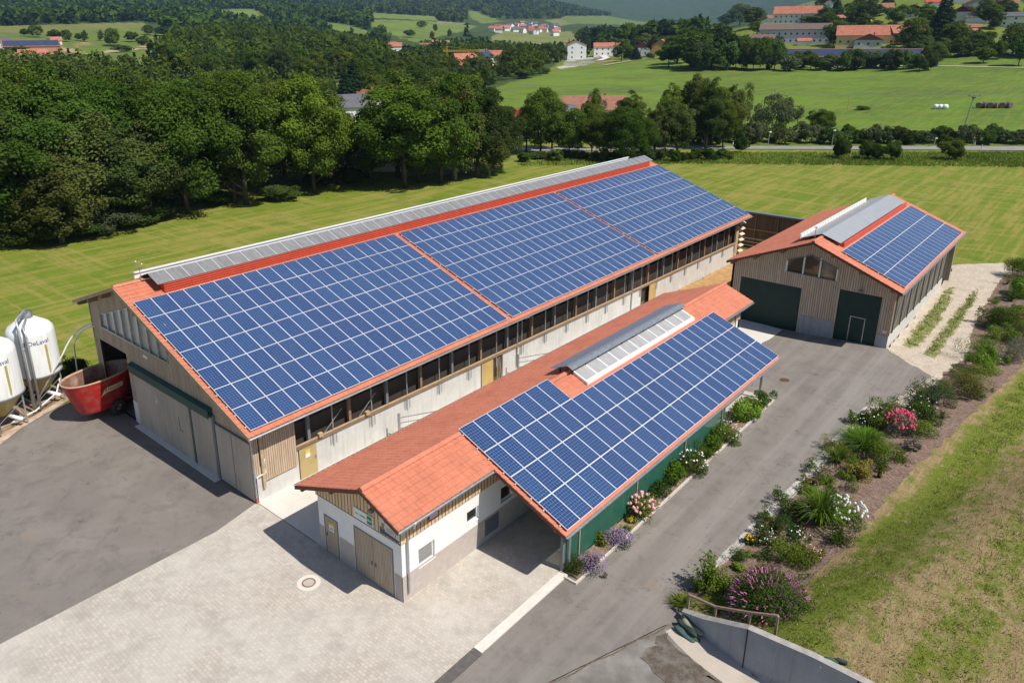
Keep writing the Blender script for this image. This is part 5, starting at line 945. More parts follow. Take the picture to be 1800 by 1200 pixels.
# near wood, front row (individually told apart) then the mass behind
for a in [(0, 330, 376, 128, 190, 'big dark oak with a thick trunk left of the twin trunks'), (1, 413, 358, 150, 130, 'dark ash with a slim trunk, left one of the twin trunks'), (5, 433, 360, 112, 150, 'tall oak with a pale lit trunk, right one of the twin trunks'), (0, 505, 332, 120, 130, 'oak between the twin trunks and the last tree of the wood'), (3, 552, 339, 118, 135, 'yellow green tree with forked trunk, last of the wood towards the gap')]:
    T(a[0], a[1], a[2], a[3], a[4], a[5], None, 'near')
WL = ['leafy tree cut by the left photo edge above the silos', 'big dark tree filling the lower left of the wood', 'feathery grey green tree low in the left wood above the silo tops', 'tall narrow tree in the left wood beside the feathery one', 'dark tree at the front corner where the wood meets the meadow', 'olive tree lowest in the left wood just above the meadow', 'dark round tree high at the left photo edge', 'tall tree whose top stands highest in the left wood', 'round tree in the second row behind the wood corner', 'tall tree right behind the wood corner by the big oak', 'dark tree behind the big oak and the twin trunks', 'oak of the second row behind the twin trunks', 'tall tree whose top pokes out above the twin trunk trees', 'rounded tree behind the twin trunks on the right', 'feathery tree beside the forked yellow green tree', 'bright green tree last of the second row at the gap', 'slim tree behind the big oak', 'yellowish tree rising between the left mass and the big oak', 'dark tree of the back row above the left silo', 'round tree of the back row between oak and forked tree', 'tall slim tree of the back row left of the yellowish tree', 'airy tree at the very right end of the left wood', 'dark crown right behind the big dark oak', 'tall tree of the back row cut by the left photo edge', 'round crown in the back row at the left', 'light green crown in the back row at the left', 'dark crown in the back row left of the yellowish tree', 'slim tree top in the back row above the between oak', 'rearmost dark crown near the gap in the woods', 'rearmost rounded crown behind the twin trunks']
k = 0
for i, u, vb, vt, w in [(1, -30, 432, 150, 220), (0, 62, 422, 175, 200), (4, 150, 410, 165, 170), (2, 215, 402, 200, 150), (1, 268, 392, 190, 150), (4, 110, 426, 260, 150), (0, 20, 405, 96, 220), (5, 120, 395, 92, 180), (0, 205, 376, 118, 170), (5, 285, 362, 130, 150), (1, 380, 342, 122, 140), (0, 400, 332, 105, 150), (5, 440, 325, 108, 140), (1, 470, 330, 140, 120), (4, 560, 318, 140, 120), (3, 590, 322, 165, 100), (2, 250, 345, 115, 120), (3, 228, 330, 112, 120), (0, 60, 372, 82, 190), (1, 500, 312, 128, 120), (2, 150, 350, 100, 130), (4, 600, 300, 160, 90), (0, 330, 335, 118, 150), (5, -60, 390, 90, 200), (1, 20, 345, 92, 160), (3, 90, 335, 105, 150), (0, 180, 322, 112, 140), (2, 470, 300, 122, 100), (0, 540, 296, 130, 100), (1, 380, 305, 115, 130)]:
    T(i, u, vb, vt, w, WL[k], GW, 'near', var=k % 2); k += 1
for i, u, vb, vt, w, l in [(7, 492, 352, 322, 80, 'low round bush at the meadow edge under the oaks'), (7, 250, 392, 340, 110, 'rounded bush at the foot of the dark wood'), (8, 190, 408, 350, 120, 'pale leafy bush low at the wood edge, near the silos side'), (7, 60, 428, 360, 140, 'dark green undergrowth bush at the left photo edge'), (9, 620, 322, 290, 60, 'small bush in the gap between the wood and the tree clump'), (7, 560, 330, 300, 60, 'small dark bush right of the forked tree'), (8, 280, 372, 345, 70, 'grey green bush beside the big oak trunk'), (7, 130, 420, 370, 110, 'bush bulging from the wood edge above the meadow'), (9, 380, 360, 335, 55, 'low shrub between the oak and the twin trunks')]: T(i, u, vb, vt, w, l, None, 'near')
GC = 'trees of the clump behind the long barn'; k = 0; CLL = ['big bright green tree in front of the clump behind the barn', 'dark full tree in the middle front of the clump', 'small leafy tree at the left end of the clump', 'tall dark tree behind the bright green one', 'feathery olive tree right of the clump middle', 'slim dark tree in the right half of the clump', 'feathery tree top left of the clump middle', 'low round tree at the right end of the clump', 'dark crown low in the middle of the clump', 'slim tree second from the right end of the clump', 'dark narrow tree in the back of the clump, right half', 'high round crown at the back of the clump', 'drooping airy tree in front of the clump, right half']
for i, u, vb, vt, w in [(3, 712, 330, 140, 165), (0, 775, 322, 112, 150), (1, 655, 324, 200, 90), (5, 700, 312, 108, 130), (4, 800, 316, 116, 120), (2, 840, 312, 128, 110), (4, 745, 306, 104, 130), (1, 880, 304, 178, 80), (0, 735, 322, 160, 140), (2, 865, 296, 150, 90), (5, 815, 300, 118, 110), (1, 770, 296, 108, 110), (4, 860, 310, 200, 80)]:
    T(i, u, vb, vt, w, CLL[k], GC, 'near', var=k % 2); k += 1
GM = 'trees lining the road behind the barn'; k = 0; RDL = ['tall dark round tree left of the brick roofed farmhouse by the road', 'leafy tree next to the clump at the near roadside', 'round tree left of the farmhouse on the near road bank', 'bright tree standing in front of the brick red farmhouse roof', 'dark tree rising before the middle of the farmhouse roof', 'round dense tree on the near bank below the farmhouse', 'large dark tree above the ridge end of the long barn', 'tall slender tree right of the farmhouse roof', 'small round tree just left of the barn ridge end', 'airy tree with pale stem right above the barn ridge end', 'airy birch with two white trunks by the road', 'bright green tree left of the tallest roadside birch', 'tallest pale birch of the roadside row', 'dark slender tree right of the tallest birch', 'grey green birch at the right end of the roadside row', 'slim tree in front of the right end of the row', 'low bright tree under the right end of the row', 'round tree behind the left end of the roadside row']
for i, u, vb, vt, w in [(0, 950, 272, 142, 80), (1, 925, 268, 180, 60), (10, 1000, 276, 188, 75), (3, 1040, 270, 165, 50), (1, 1042, 262, 145, 42), (10, 1060, 280, 190, 80), (0, 1095, 285, 178, 85), (5, 1105, 258, 152, 60), (10, 1125, 280, 205, 60), (4, 1150, 270, 178, 60), (4, 1190, 270, 172, 62), (3, 1180, 250, 142, 60), (4, 1218, 250, 112, 62), (5, 1250, 255, 128, 66), (4, 1290, 248, 132, 60), (2, 1240, 262, 140, 60), (3, 1270, 260, 175, 50), (0, 970, 262, 168, 60)]:
    T(i, u, vb, vt, w, RDL[k], GM, 'near', var=k % 2); k += 1
for i, u, vb, vt, w, l in [(8, 1362, 238, 162, 84, 'broad grey green willow bush standing in front of the field'), (10, 1440, 236, 190, 48, 'small round tree rising from the roadside hedge'), (9, 1480, 279, 240, 32, 'dark pointed bush below the road, left of the bush trio'), (9, 1526, 280, 245, 34, 'left bush of the trio below the road'), (9, 1544, 282, 250, 26, 'middle smaller bush of the trio below the road'), (9, 1566, 281, 244, 32, 'right bush of the trio below the road'), (9, 1668, 281, 241, 44, 'round dark bush below the road near the leaning power pole'), (7, 1302, 268, 238, 28, 'bush on the near side of the road, right of the tree row'), (7, 1516, 193, 186, 26, 'flat low bush alone in the big green field'), (10, 1640, 116, 76, 42, 'small orange tinted tree at the end of the field hedge')]: T(i, u, vb, vt, w, l, None, 'near')
for q_ in range(34):
    u = 1205 + q_ * 18 + rgT.uniform(-5, 5); T(8 if rgT.random() < .4 else 7, u, 252 + rgT.uniform(-3, 2), (222 if u > 1450 else 216) + rgT.uniform(-6, 8), rgT.uniform(30, 44), 'bush grown into the long hedge behind the country road', 'hedge bushes behind the country road', 'mid', var=q_ % 2)
for q_ in range(22):
    u = 925 + q_ * 17 + rgT.uniform(-5, 5); T(7 if q_ % 3 else 9, u, 282 + rgT.uniform(-4, 3), 262 + rgT.uniform(-5, 5), rgT.uniform(18, 32), 'small bush on the near bank of the road behind the barn', 'bushes on the near road bank', 'mid', var=q_ % 2)
# hill on the right: hedge trees, tall group, village trees
GH = 'hedge trees between the upper fields'
for q_ in range(34):
    u = 1215 + q_ * 12.5 + rgT.uniform(-5, 5); T(rgT.choice([10, 7, 8, 10, 7]), u, 124 + rgT.uniform(-5, 2), (92 if u > 1370 else 75) + rgT.uniform(-8, 8), rgT.uniform(26, 42), 'tree of the dense hedge along the top of the green field', GH, 'mid', var=q_ % 2)
for u, vb, vt, w, i in [(1190, 112, 55, 60, 0), (1215, 120, 40, 70, 0), (1250, 118, 34, 80, 1), (1285, 112, 50, 60, 0), (1175, 118, 75, 45, 10), (1225, 124, 78, 60, 10), (1310, 108, 60, 60, 0), (1340, 112, 62, 50, 3), (1365, 105, 58, 24, 2), (1300, 45, 3, 42, 0), (1325, 50, 10, 40, 1), (1275, 50, 22, 26, 1), (1330, 62, 36, 34, 3), (1412, 72, 40, 26, 1), (1465, 80, 33, 40, 0), (1480, 75, 40, 28, 4), (1402, 30, 13, 10, 2), (1412, 32, 18, 12, 2), (1430, 42, 26, 45, 3), (1495, 48, 0, 40, 0), (1520, 45, -8, 45, 1), (1440, 25, 5, 25, 0), (1470, 30, -5, 30, 6), (1575, 45, 5, 40, 0), (1600, 95, 25, 50, 0), (1625, 60, 0, 45, 5), (1652, 72, -25, 55, 6), (1675, 82, 35, 44, 3), (1715, 98, 50, 34, 5), (1690, 100, 62, 40, 7), (1740, 50, 5, 40, 3), (1728, 40, -5, 30, 0), (1780, 95, 35, 50, 0), (1800, 100, 45, 55, 1), (1790, 116, 62, 36, 10), (1756, 104, 70, 24, 10), (1610, 100, 70, 60, 7), (1645, 100, 72, 60, 7), (1580, 70, 42, 30, 10), (1770, 30, 0, 30, 1), (1560, 100, 76, 30, 7), (1460, 70, 52, 26, 7), (1395, 66, 50, 22, 7), (1545, 28, 10, 26, 10), (1600, 30, 8, 25, 10), (1690, 60, 40, 26, 7), (1590, 85, 50, 36, 10), (1620, 95, 60, 40, 0), (1735, 97, 66, 34, 7), (1705, 35, 8, 24, 0), (1760, 22, -6, 30, 1), (1665, 40, 10, 24, 0), (1560, 12, -15, 30, 6), (1510, 22, -12, 26, 0)]:
    T(i, u, vb, vt, w, near(u, (vb + vt) / 2, {6: 'dark spruce', 7: 'low bush', 10: 'small round tree', 2: 'slim tree', 5: 'slender dark tree', 3: 'bright green tree', 0: 'dark leafy tree', 1: 'leafy tree', 4: 'airy birch', 8: 'grey bush', 9: 'small bush'}[i]), 'trees on the right hand hill', 'mid', var=int(u) % 2)
for u, vb, vt, w, i in [(1033, 100, 62, 14, 2), (1058, 98, 64, 22, 0), (1078, 96, 64, 22, 1), (1092, 108, 66, 34, 3), (1108, 104, 50, 30, 6), (1130, 96, 55, 40, 1), (1150, 98, 60, 30, 2), (1118, 106, 82, 24, 6), (1143, 104, 92, 18, 7), (1170, 92, 60, 40, 0), (1185, 100, 66, 40, 1), (960, 112, 72, 40, 1), (985, 108, 80, 30, 0), (900, 128, 86, 30, 6), (885, 132, 95, 30, 6), (862, 138, 112, 44, 7), (840, 136, 112, 40, 10), (915, 122, 104, 26, 7), (925, 138, 120, 40, 7), (955, 130, 118, 30, 7), (800, 132, 98, 34, 1), (780, 126, 92, 30, 0), (755, 122, 90, 34, 4), (760, 72, 54, 10, 2), (742, 50, 36, 20, 0), (765, 58, 42, 8, 10), (790, 66, 50, 9, 2), (720, 66, 52, 20, 10), (625, 200, 100, 60, 6), (640, 180, 95, 50, 0), (610, 210, 118, 60, 6), (65, 66, 42, 26, 0), (95, 70, 50, 22, 1), (45, 64, 50, 16, 10), (118, 74, 50, 18, 0), (140, 72, 58, 14, 10), (150, 74, 52, 12, 2), (200, 82, 46, 26, 0), (196, 80, 62, 24, 1), (232, 74, 55, 22, 10), (262, 62, 42, 22, 0), (285, 64, 46, 30, 1), (254, 84, 62, 24, 10), (178, 72, 52, 12, 2), (105, 70, 55, 12, 10), (215, 92, 78, 40, 7), (30, 92, 80, 50, 7)]:
    T(i, u, vb, vt, w, near(u, (vb + vt) / 2, {6: 'dark spruce', 7: 'low bush', 10: 'small round tree', 2: 'slim tree', 5: 'slender dark tree', 3: 'bright green tree', 0: 'dark leafy tree', 1: 'leafy tree', 4: 'airy birch', 8: 'grey bush', 9: 'small bush'}[i]), 'scattered trees in the far valley', 'far' if vb < 90 else 'mid', parts=vb > 96)
rgH = random.Random(77)
for q_ in range(58):
    u = 1435 + 390 * rgH.random(); v = 16 + (100 if u > 1590 else 62) * rgH.random() ** .9
    if any(abs(u - a) < 26 and -4 < v - b < 26 for a, b in ((1400, 42), (1395, 76), (1527, 80), (1602, 28), (1688, 36), (1718, 24), (1785, 46), (1552, 22), (1638, 16))): continue
    if 1730 < u and 84 < v < 108: continue
    hh_ = rgH.uniform(18, 34) * (.7 + v / 200); T(rgH.choice([0, 1, 10, 3, 5, 1, 0, 7]), u, v, v - hh_, hh_ * rgH.uniform(.85, 1.15), near(u, v - hh_ / 2, rgH.choice(['garden tree', 'full round tree', 'dense dark tree'])), 'trees on the right hand hill', 'mid', var=q_ % 2)
# woods in the valley: nearer trees one by one, the rest as far-off forest masses
def world_poly(L): return [TGxy(u, v) for u, v in L]
cnt = 0
for fi, (L, sp, want) in enumerate(((FOREST[0], 11, 60), (FOREST[1], 11, 45), (FOREST[2], 10.5, 55))):
    W_ = world_poly(L); xs, ys = zip(*W_); pts = []
    gx = np.arange(min(xs), max(xs), sp); gy = np.arange(min(ys), max(ys), sp); X, Y = np.meshgrid(gx, gy); X = X.ravel() + NR.uniform(-.4, .4, X.size) * sp; Y = Y.ravel() + NR.uniform(-.4, .4, Y.size) * sp
    mk = inpoly(X, Y, W_); X, Y = X[mk], Y[mk]; Z = H(X, Y); dist = np.hypot(X - CAM[0], Y - CAM[1]); u_, v_, _ = pix(np.stack([X, Y, Z], 1)); vis = (u_ > -80) & (u_ < 1850); X, Y, Z, dist = X[vis], Y[vis], Z[vis], dist[vis]
    o_ = np.argsort(dist); X, Y, Z, dist = X[o_], Y[o_], Z[o_], dist[o_]; print('forest', fi, len(X), dist.min(), dist.max())
    lab = ['tree of the dark rounded wooded hill beyond the left wood', 'tree in the wooded valley floor beyond the tree clump', 'tree of the wood lying behind the near left wood'][fi]
    FOREST[fi] = (X[want:], Y[want:], Z[want:])
    for k in range(min(want, len(X))):
        i = int(NR.choice([0, 1, 5, 3, 2, 4, 6], p=[.26, .22, .16, .1, .1, .08, .08])); tree(i, float(X[k]), float(Y[k]), float(NR.uniform(*((11, 17), (8, 12.5), (7, 11))[fi])), lab, ['trees on the wooded hill', 'trees on the valley floor', 'trees behind the near wood'][fi], 'far' if dist[k] > 420 else 'mid', z=float(Z[k]), parts=False, var=k % 2)
def mass(name, X, Y, Z, hmin, hmax, label, n_leaf=56, leaf=3.6, con=.35, seed=1, mats=('oak', 'fir')):
    rng = np.random.default_rng(seed); Vs = []; mi = []
    for kind, sel, mk in (('round', rng.random(len(X)) >= con, 0), ('conifer', None, 1)):
        if sel is None: sel = ~prev
        prev = sel; X1, Y1, Z1 = X[sel], Y[sel], Z[sel]; n = len(X1)
        if not n: continue
        tm = [treemesh(900 + q, kind, n_leaf, 16, 5.2 if kind == 'round' else 4., 1.5, leaf)[0] for q in range(5)]
        w = rng.integers(0, 5, n); s = rng.uniform(hmin, hmax, n) / 16; a = rng.random(n) * 6.28
        T_ = np.stack(tm)[w]; c, s_ = np.cos(a)[:, None], np.sin(a)[:, None]; sx = (s * rng.uniform(.9, 1.2, n))[:, None]
        Vs.append(np.stack([(T_[..., 0] * c - T_[..., 1] * s_) * sx + X1[:, None], (T_[..., 0] * s_ + T_[..., 1] * c) * sx + Y1[:, None], T_[..., 2] * s[:, None] + Z1[:, None]], -1).reshape(-1, 3)); mi.append(np.full(n * n_leaf, mk))
    V = np.concatenate(Vs); F = np.arange(len(V)).reshape(-1, 4); o = put(D_.objects.new(name, npmesh(name, V, F, [LEAF[mats[0]], LEAF[mats[1]]], np.concatenate(mi)))); tag(o, label, 'forest', kind='stuff'); return o
for fi, (nm, lb) in enumerate((('hill_forest', 'dark dense forest covering the rounded hill'), ('valley_forest', 'woodland filling the valley floor'), ('wood', 'deep part of the wood behind the near trees'))):
    X, Y, Z = FOREST[fi]
    if len(X): mass(nm, X, Y, Z, *((11, 17), (8, 12), (7, 11))[fi], lb, 90, 2.6, .15, fi + 3)
    print(nm, len(X))
def farmass(name, poly, sp, label, excl=(), cap=6000, dlim=(900, 4200), hh=(13, 20), **k):
    W_ = world_poly(poly); xs, ys = zip(*W_); n = cap * 6; X = NR.uniform(min(xs), max(xs), n * 3); Y = NR.uniform(min(ys), max(ys), n * 3); m_ = inpoly(X, Y, W_); X, Y = X[m_], Y[m_]
    A_ = (max(xs) - min(xs)) * (max(ys) - min(ys)) * m_.mean(); want = int(min(cap, A_ / sp ** 2)); X, Y = X[:want], Y[:want]; Z = H(X, Y); u, v, _ = pix(np.stack([X, Y, Z], 1)); d = np.hypot(X - CAM[0], Y - CAM[1]); keep = (u > -60) & (u < 1860) & (d > dlim[0]) & (d < dlim[1])
    for e in excl: keep &= ~inpoly(u, v, e)
    print(name, want, keep.sum(), d.min(), d.max()); mass(name, X[keep], Y[keep], Z[keep], *hh, label, 26, 6.0, .5, 5, **k)
FLD = [[(u_, v_ + s_) for u_, v_ in p] for k_, p, c in LAND if k_ == 1 for s_ in ((0, 6, 12) if p[0][0] > 300 else (0,))][:44] + [[(815, 34), (995, 34), (1005, 68), (815, 62)]]
def rim(u0, u1, v0, v1): return [(u0, v0), (u1, v0), (u1, v1), (u0, v1)]
farmass('far_forest', [(-100, 50), (120, 46), (255, 38), (300, 62), (450, 58), (560, 66), (640, 80), (700, 78), (650, 45), (640, 20), (640, -14), (-100, -14)], 11, 'dark far forest across the top left of the valley', FLD, 9000, (880, 3500))
farmass('far_forest', [(640, 20), (650, 50), (742, 78), (870, 62), (1010, 52), (1200, 46), (1180, 20), (1000, 5), (900, -10), (640, -12)], 13, 'far forest behind the village in the middle distance', FLD, 8000, (880, 3800))
farmass('far_forest', [(1015, 84), (1020, 70), (1060, 64), (1140, 60), (1240, 62), (1240, 78), (1100, 84)], 10, 'dark wood behind the white house', FLD, 1500, (640, 2000))
farmass('far_forest', [(700, 118), (742, 82), (860, 76), (960, 84), (1010, 90), (985, 104), (900, 92), (800, 100), (760, 106)], 12, 'woodland strip below the far village', FLD, 1500, (430, 1200), (7, 11))
farmass('far_forest', [(1430, 45), (1900, 30), (1900, -90), (1430, -30)], 14, 'trees at the crest of the right hand hill', (), 900, (720, 1500))
# ================================================================== houses
RED = M('far_roof', (.46, .175, .11), .85, c2=(.34, .12, .08), scale=.5); REDD = M('old_roof', (.33, .15, .1), .8, c2=(.25, .11, .08), scale=.8); BRN = M('brown_roof', (.13, .09, .075), .85, c2=(.17, .12, .1), scale=.8); SLT = M('slate_roof', (.09, .09, .11), .7, c2=(.12, .12, .14), scale=.8)
PVF = M('far_solar', (.035, .045, .095), .35, c2=(.045, .06, .11), scale=.3, spec=.5); WH = M('house_white', (.78, .78, .77), .8); YEL = M('house_yellow', (.68, .52, .26), .8); GRY = M('house_grey', (.50, .52, .56), .8); BRW = M('house_timber', (.2, .1, .06), .8); WIN = M('house_window', (.03, .035, .045), .3); MUD = M('house_ochre', (.5, .3, .1), .8)
def house(u, v, Wm, Dm, hw, hr, yaw, wall, roof, label, group=None, cat='house', ridge='x', win=(3, 2), name='house', chim=True, gable=None, pv=False, ov=.5, at=None):
    x, y, z = at or TG(u, v); q9 = .86 if u > 1440 and v < 60 else 1.; Wm *= q9; Dm *= q9; hw *= q9; hr *= q9; th = math.atan2(y - CAM[1], x - CAM[0]) + math.pi / 2 + math.radians(yaw)   # local +x to the right seen from the camera, -y toward it
    t = thing(name, label, cat, (x, y, z), group); t.rotation_euler = (0, 0, th + math.pi)
    def add(m, nm, mt, par=None):
        o = D_.objects.new(nm, m.mesh(nm, mt)); o.parent = par or t; COL.objects.link(o); return o
    w, d = Wm / 2, Dm / 2; m = MB(); m.box(-w, w, -d, d, -3, hw)
    if ridge == 'x': m.prism([(-w, -d, hw), (-w, d, hw), (-w, 0, hw + hr)], (Wm, 0, 0), 1); A_, B_ = d, w
    else: m.prism([(-w, -d, hw), (w, -d, hw), (0, -d, hw + hr)], (0, Dm, 0), 1); A_, B_ = w, d
    add(m, 'wall', [wall, gable or wall]); m = MB(); s = hr / A_; e = .22
    for sg in (-1, 1):
        P = [(sg * (A_ + ov), hw - ov * s + .03), (0, hw + hr + .03), (0, hw + hr + .03 + e), (sg * (A_ + ov), hw - ov * s + .03 + e)]
        if ridge == 'x': m.prism([(-B_ - ov, a, b) for a, b in P], (2 * (B_ + ov), 0, 0))
        else: m.prism([(a, -B_ - ov, b) for a, b in P], (0, 2 * (B_ + ov), 0))
    rf_ = add(m, 'roof', roof)
    if pv:
        m = MB(); f = lambda q: hw - ov * s + .28 + (A_ + ov - q) * s
        if ridge == 'x': m.prism([(-B_ + .4, -A_ + .1, f(A_ - .1)), (-B_ + .4, -.5, f(.5)), (-B_ + .4, -.5, f(.5) + .08), (-B_ + .4, -A_ + .1, f(A_ - .1) + .08)], (2 * B_ - .8, 0, 0))
        else: m.prism([(A_ - .1, -B_ + .4, f(A_ - .1)), (.5, -B_ + .4, f(.5)), (.5, -B_ + .4, f(.5) + .08), (A_ - .1, -B_ + .4, f(A_ - .1) + .08)], (0, 2 * B_ - .8, 0))
        add(m, 'solar_array', PVF, rf_)
    if chim: m = MB(); m.box(w * .3, w * .3 + .7, .1, .8, hw + hr * .4, hw + hr + .9); add(m, 'chimney', REDD, rf_)
    nx, nz = win
    for k in range(nz):
        for i in range(nx):
            a = -w + (i + .5) * Wm / nx; zz0 = .9 + k * hw / nz
            m = MB(); m.box(a - .5, a + .5, -d - .03, -d + .02, zz0, zz0 + 1.15); add(m, 'window', WIN)
    return t
GV = 'houses of the hillside village'
house(1400, 42, 32, 11, 7, 5, -4, WH, RED, 'long white school with orange tiled roof at the hill crest', win=(9, 2)); house(1352, 40, 12, 10, 5, 4, -4, WH, REDD, 'small white annexe with orange brown roof left of the school', win=(2, 1))
house(1395, 76, 40, 12, 8, 3.2, -3, GRY, BRN, 'long pale blue grey hall with brown roof below the school', win=(12, 2)); house(1338, 82, 14, 10, 4, 2.8, -3, WH, BRN, 'low building with dull brown roof left of the grey hall', win=(2, 1))
house(1527, 78, 34, 12, 5, 5, 2, YEL, RED, 'long yellow farmhouse with orange roof and arched dormers', win=(8, 1)); house(1525, 82, 14, 8, 3.4, 3.2, 2, GRY, RED, 'small gabled annexe in front of the yellow farmhouse', ridge='y', win=(3, 1), gable=BRW)
house(1482, 112, 66, 13, 3.4, 3.4, -1, REDD, REDD, 'long low barn with dark solar roof behind the field hedge', name='barn', cat='barn', win=(0, 0), chim=False, pv=True)
house(1413, 80, 7, 5, 2.5, 1.4, 0, WH, RED, 'tiny orange roofed shed between hall and solar barn', win=(0, 0), chim=False)
house(1602, 28, 13, 12, 5, 3, 6, WH, BRN, 'white house with black timber gable on the upper slope', ridge='y', gable=BLACK, win=(2, 1)); house(1552, 22, 14, 9, 3.5, 3.5, 6, WH, REDD, 'low house with old pinkish roof left of the black gabled house', win=(2, 1), at=None)
house(1638, 16, 10, 9, 5, 3, 4, WH, REDM, 'small house with bright red roof half hidden by a conifer', win=(1, 1)); house(1688, 36, 13, 12, 5.5, 4, 0, WH, REDD, 'white house with red brown gable under the church like block', ridge='y', gable=M('maroon', (.16, .02, .03), .7), win=(2, 1))
house(1718, 24, 20, 12, 7, 5, 10, M('stone_grey', (.36, .36, .32), .8), REDD, 'large stone grey gabled building with faded roof', ridge='y', win=(3, 1)); house(1700, 6, 34, 12, 6, 5, 0, WH, REDD, 'long building with pale red roof at the top of the village', win=(0, 0))
house(1722, 40, 15, 10, 3.5, 3, -14, WH, BRN, 'low white outbuilding with slanting roof beside the stone grey building', win=(0, 0)); house(1785, 46, 18, 14, 6, 2.6, -4, WH, SLT, 'white house with grey hipped roof at the right photo edge', win=(3, 2))
house(1770, 20, 12, 10, 5, 3, 0, M('brick_far', (.35, .12, .06), .8), REDD, 'brick red house above the grey roofed villa', win=(1, 1)); house(1455, 20, 8, 8, 7, 3, 0, WH, RED, 'narrow white house under the tall trees', ridge='y', win=(1, 2)); house(1485, 42, 12, 9, 4, 2.5, 0, WH, RED, 'white bungalow right of the narrow house', win=(2, 1)); house(1515, 40, 12, 9, 4.5, 2.5, -10, WH, REDD, 'white bungalow with brown roof among bushes', win=(2, 1))
house(1590, 70, 16, 12, 3.5, 3.6, 20, BRW, RED, 'dark timber barn with orange roof in the hill trees', name='barn', cat='barn', win=(0, 0), chim=False); house(1700, 56, 14, 8, 2.6, 1.6, 0, BRW, REDD, 'flat roofed garage with reddish roof below the village', win=(0, 0), chim=False); house(1697, 66, 9, 7, 2.6, 1.8, 0, BRW, RED, 'small orange roofed hut above the orchard', win=(0, 0), chim=False)
house(1012, 104, 14, 12, 10, 2.8, 6, WH, RED, 'three storey white apartment house with balconies', ridge='y', win=(2, 3)); house(1068, 98, 21, 11, 6.5, 2.6, 4, WH, RED, 'long two storey white house with orange roof', win=(5, 2))
house(1131, 97, 13, 12, 5, 4, -6, WH, RED, 'white chalet with blue solar roof, left of two chalets', ridge='y', win=(2, 1), gable=BRW, pv=True); house(1144, 97, 13, 12, 5, 4.2, -8, WH, RED, 'white chalet with dark timber gable and flower balcony', ridge='y', win=(2, 1), gable=BRW)
house(1162, 96, 12, 11, 6, 4, -8, MUD, RED, 'orange ochre house half hidden by the big tree', ridge='y', win=(2, 1)); house(1133, 88, 10, 9, 5, 3.5, 0, WH, RED, 'small house with bright orange roof behind the chalets', win=(0, 0))
house(1040, 205, 17, 9, 3.2, 3.2, 0, WH, REDD, 'farmhouse with broad brick red hipped roof in front of the field', win=(4, 1), at=(*TGxy(1043, 205)[:2], 0)); house(990, 215, 7, 6, 2.6, 1.8, 35, WH, SLT, 'small dark roofed shed with roof lights beside the farmhouse', at=(*TGxy(988, 210), 0), win=(0, 0), chim=False)
house(908, 232, 10, 12, 3.4, 2.6, 25, WH, REDM, 'shed with blue solar roof edged in red behind the clump', at=(*TGxy(906, 236), 0), ridge='y', win=(0, 0), chim=False, pv=True)
house(640, 255, 12, 8, 3.0, 3.6, -6, WH, M('tan_roof', (.40, .29, .14), .8, c2=(.34, .24, .12), scale=1), 'old farmhouse with tan roof in the gap between the woods', at=(*TGxy(654, 296), 0), win=(0, 0)); house(622, 200, 8, 7, 3.4, 3, 10, WH, SLT, 'house with dark slate roof in the gap between the woods', at=(*TGxy(622, 212), 1), win=(0, 0)); house(652, 195, 8, 7, 4, 3.2, 20, WH, RED, 'house with orange roof and white dish in the woodland gap', at=(*TGxy(648, 208), 1), win=(0, 0), ridge='y')
house(818, 128, 13, 10, 5, 5, 25, GRY, RED, 'house with orange roof at the near end of the valley hamlet', win=(1, 1)); house(848, 118, 12, 10, 6, 4, -30, WH, SLT, 'white house with blue grey solar roof in the valley hamlet', ridge='y', win=(1, 1), pv=True); house(862, 116, 14, 9, 5, 4, -6, WH, RED, 'wide house with pale orange roof right of the solar house', win=(2, 1)); house(826, 134, 12, 9, 3, 3, 30, WH, RED, 'low orange roofed barn in front of the valley hamlet', win=(0, 0), chim=False)
house(57, 92, 36, 15, 4, 4, 2, M('far_brick', (.40, .2, .13), .8), REDD, 'long brick red barn with two blue solar fields in the left distance', name='barn', cat='barn', win=(0, 0), chim=False, pv=True); house(60, 104, 16, 10, 3, 2.6, 0, WH, RED, 'low shed with half orange half grey roof before the far barn', win=(3, 1), chim=False); house(100, 78, 8, 7, 3, 2.6, 0, WH, RED, 'white cottage with orange roof right of the far solar barn', win=(1, 1)); house(0, 84, 16, 12, 4, 2.6, 0, GRY, SLT, 'dark roofed barn at the left photo edge', win=(0, 0), chim=False)
for k, (u, v, l) in enumerate(((247, 8, 'tiny white house high in the left forest, leftmost'), (272, 7, 'long tiny white house high in the left forest'), (281, 8, 'tiny house with red wall high in the left forest'), (348, 20, 'tiny orange roofed hut in the far left forest'))): house(u, v, 26 if k == 1 else 14, 10, 6, 4, 0, [WH, WH, RED, WH][k], [SLT, BRN, RED, RED][k], l, win=(0, 0), chim=False, ov=1)
for k, (u, v, l) in enumerate(((668, 90, 'orange roofed house leftmost of the wooded hamlet'), (690, 88, 'low orange house in the wooded hamlet'), (698, 90, 'white gabled house in the wooded hamlet'), (748, 92, 'house with pale roof standing apart in the wood'), (766, 84, 'house at the left of the pair below the bright meadow'), (782, 85, 'brick roofed house at the right of the pair below the bright meadow'))): house(u, v, 10, 8, 5, 3.4, (k * 37) % 50 - 25, WH, [RED, REDD][k % 2], l, win=(0, 0), chim=False, ov=.6)
rgV = random.Random(3)
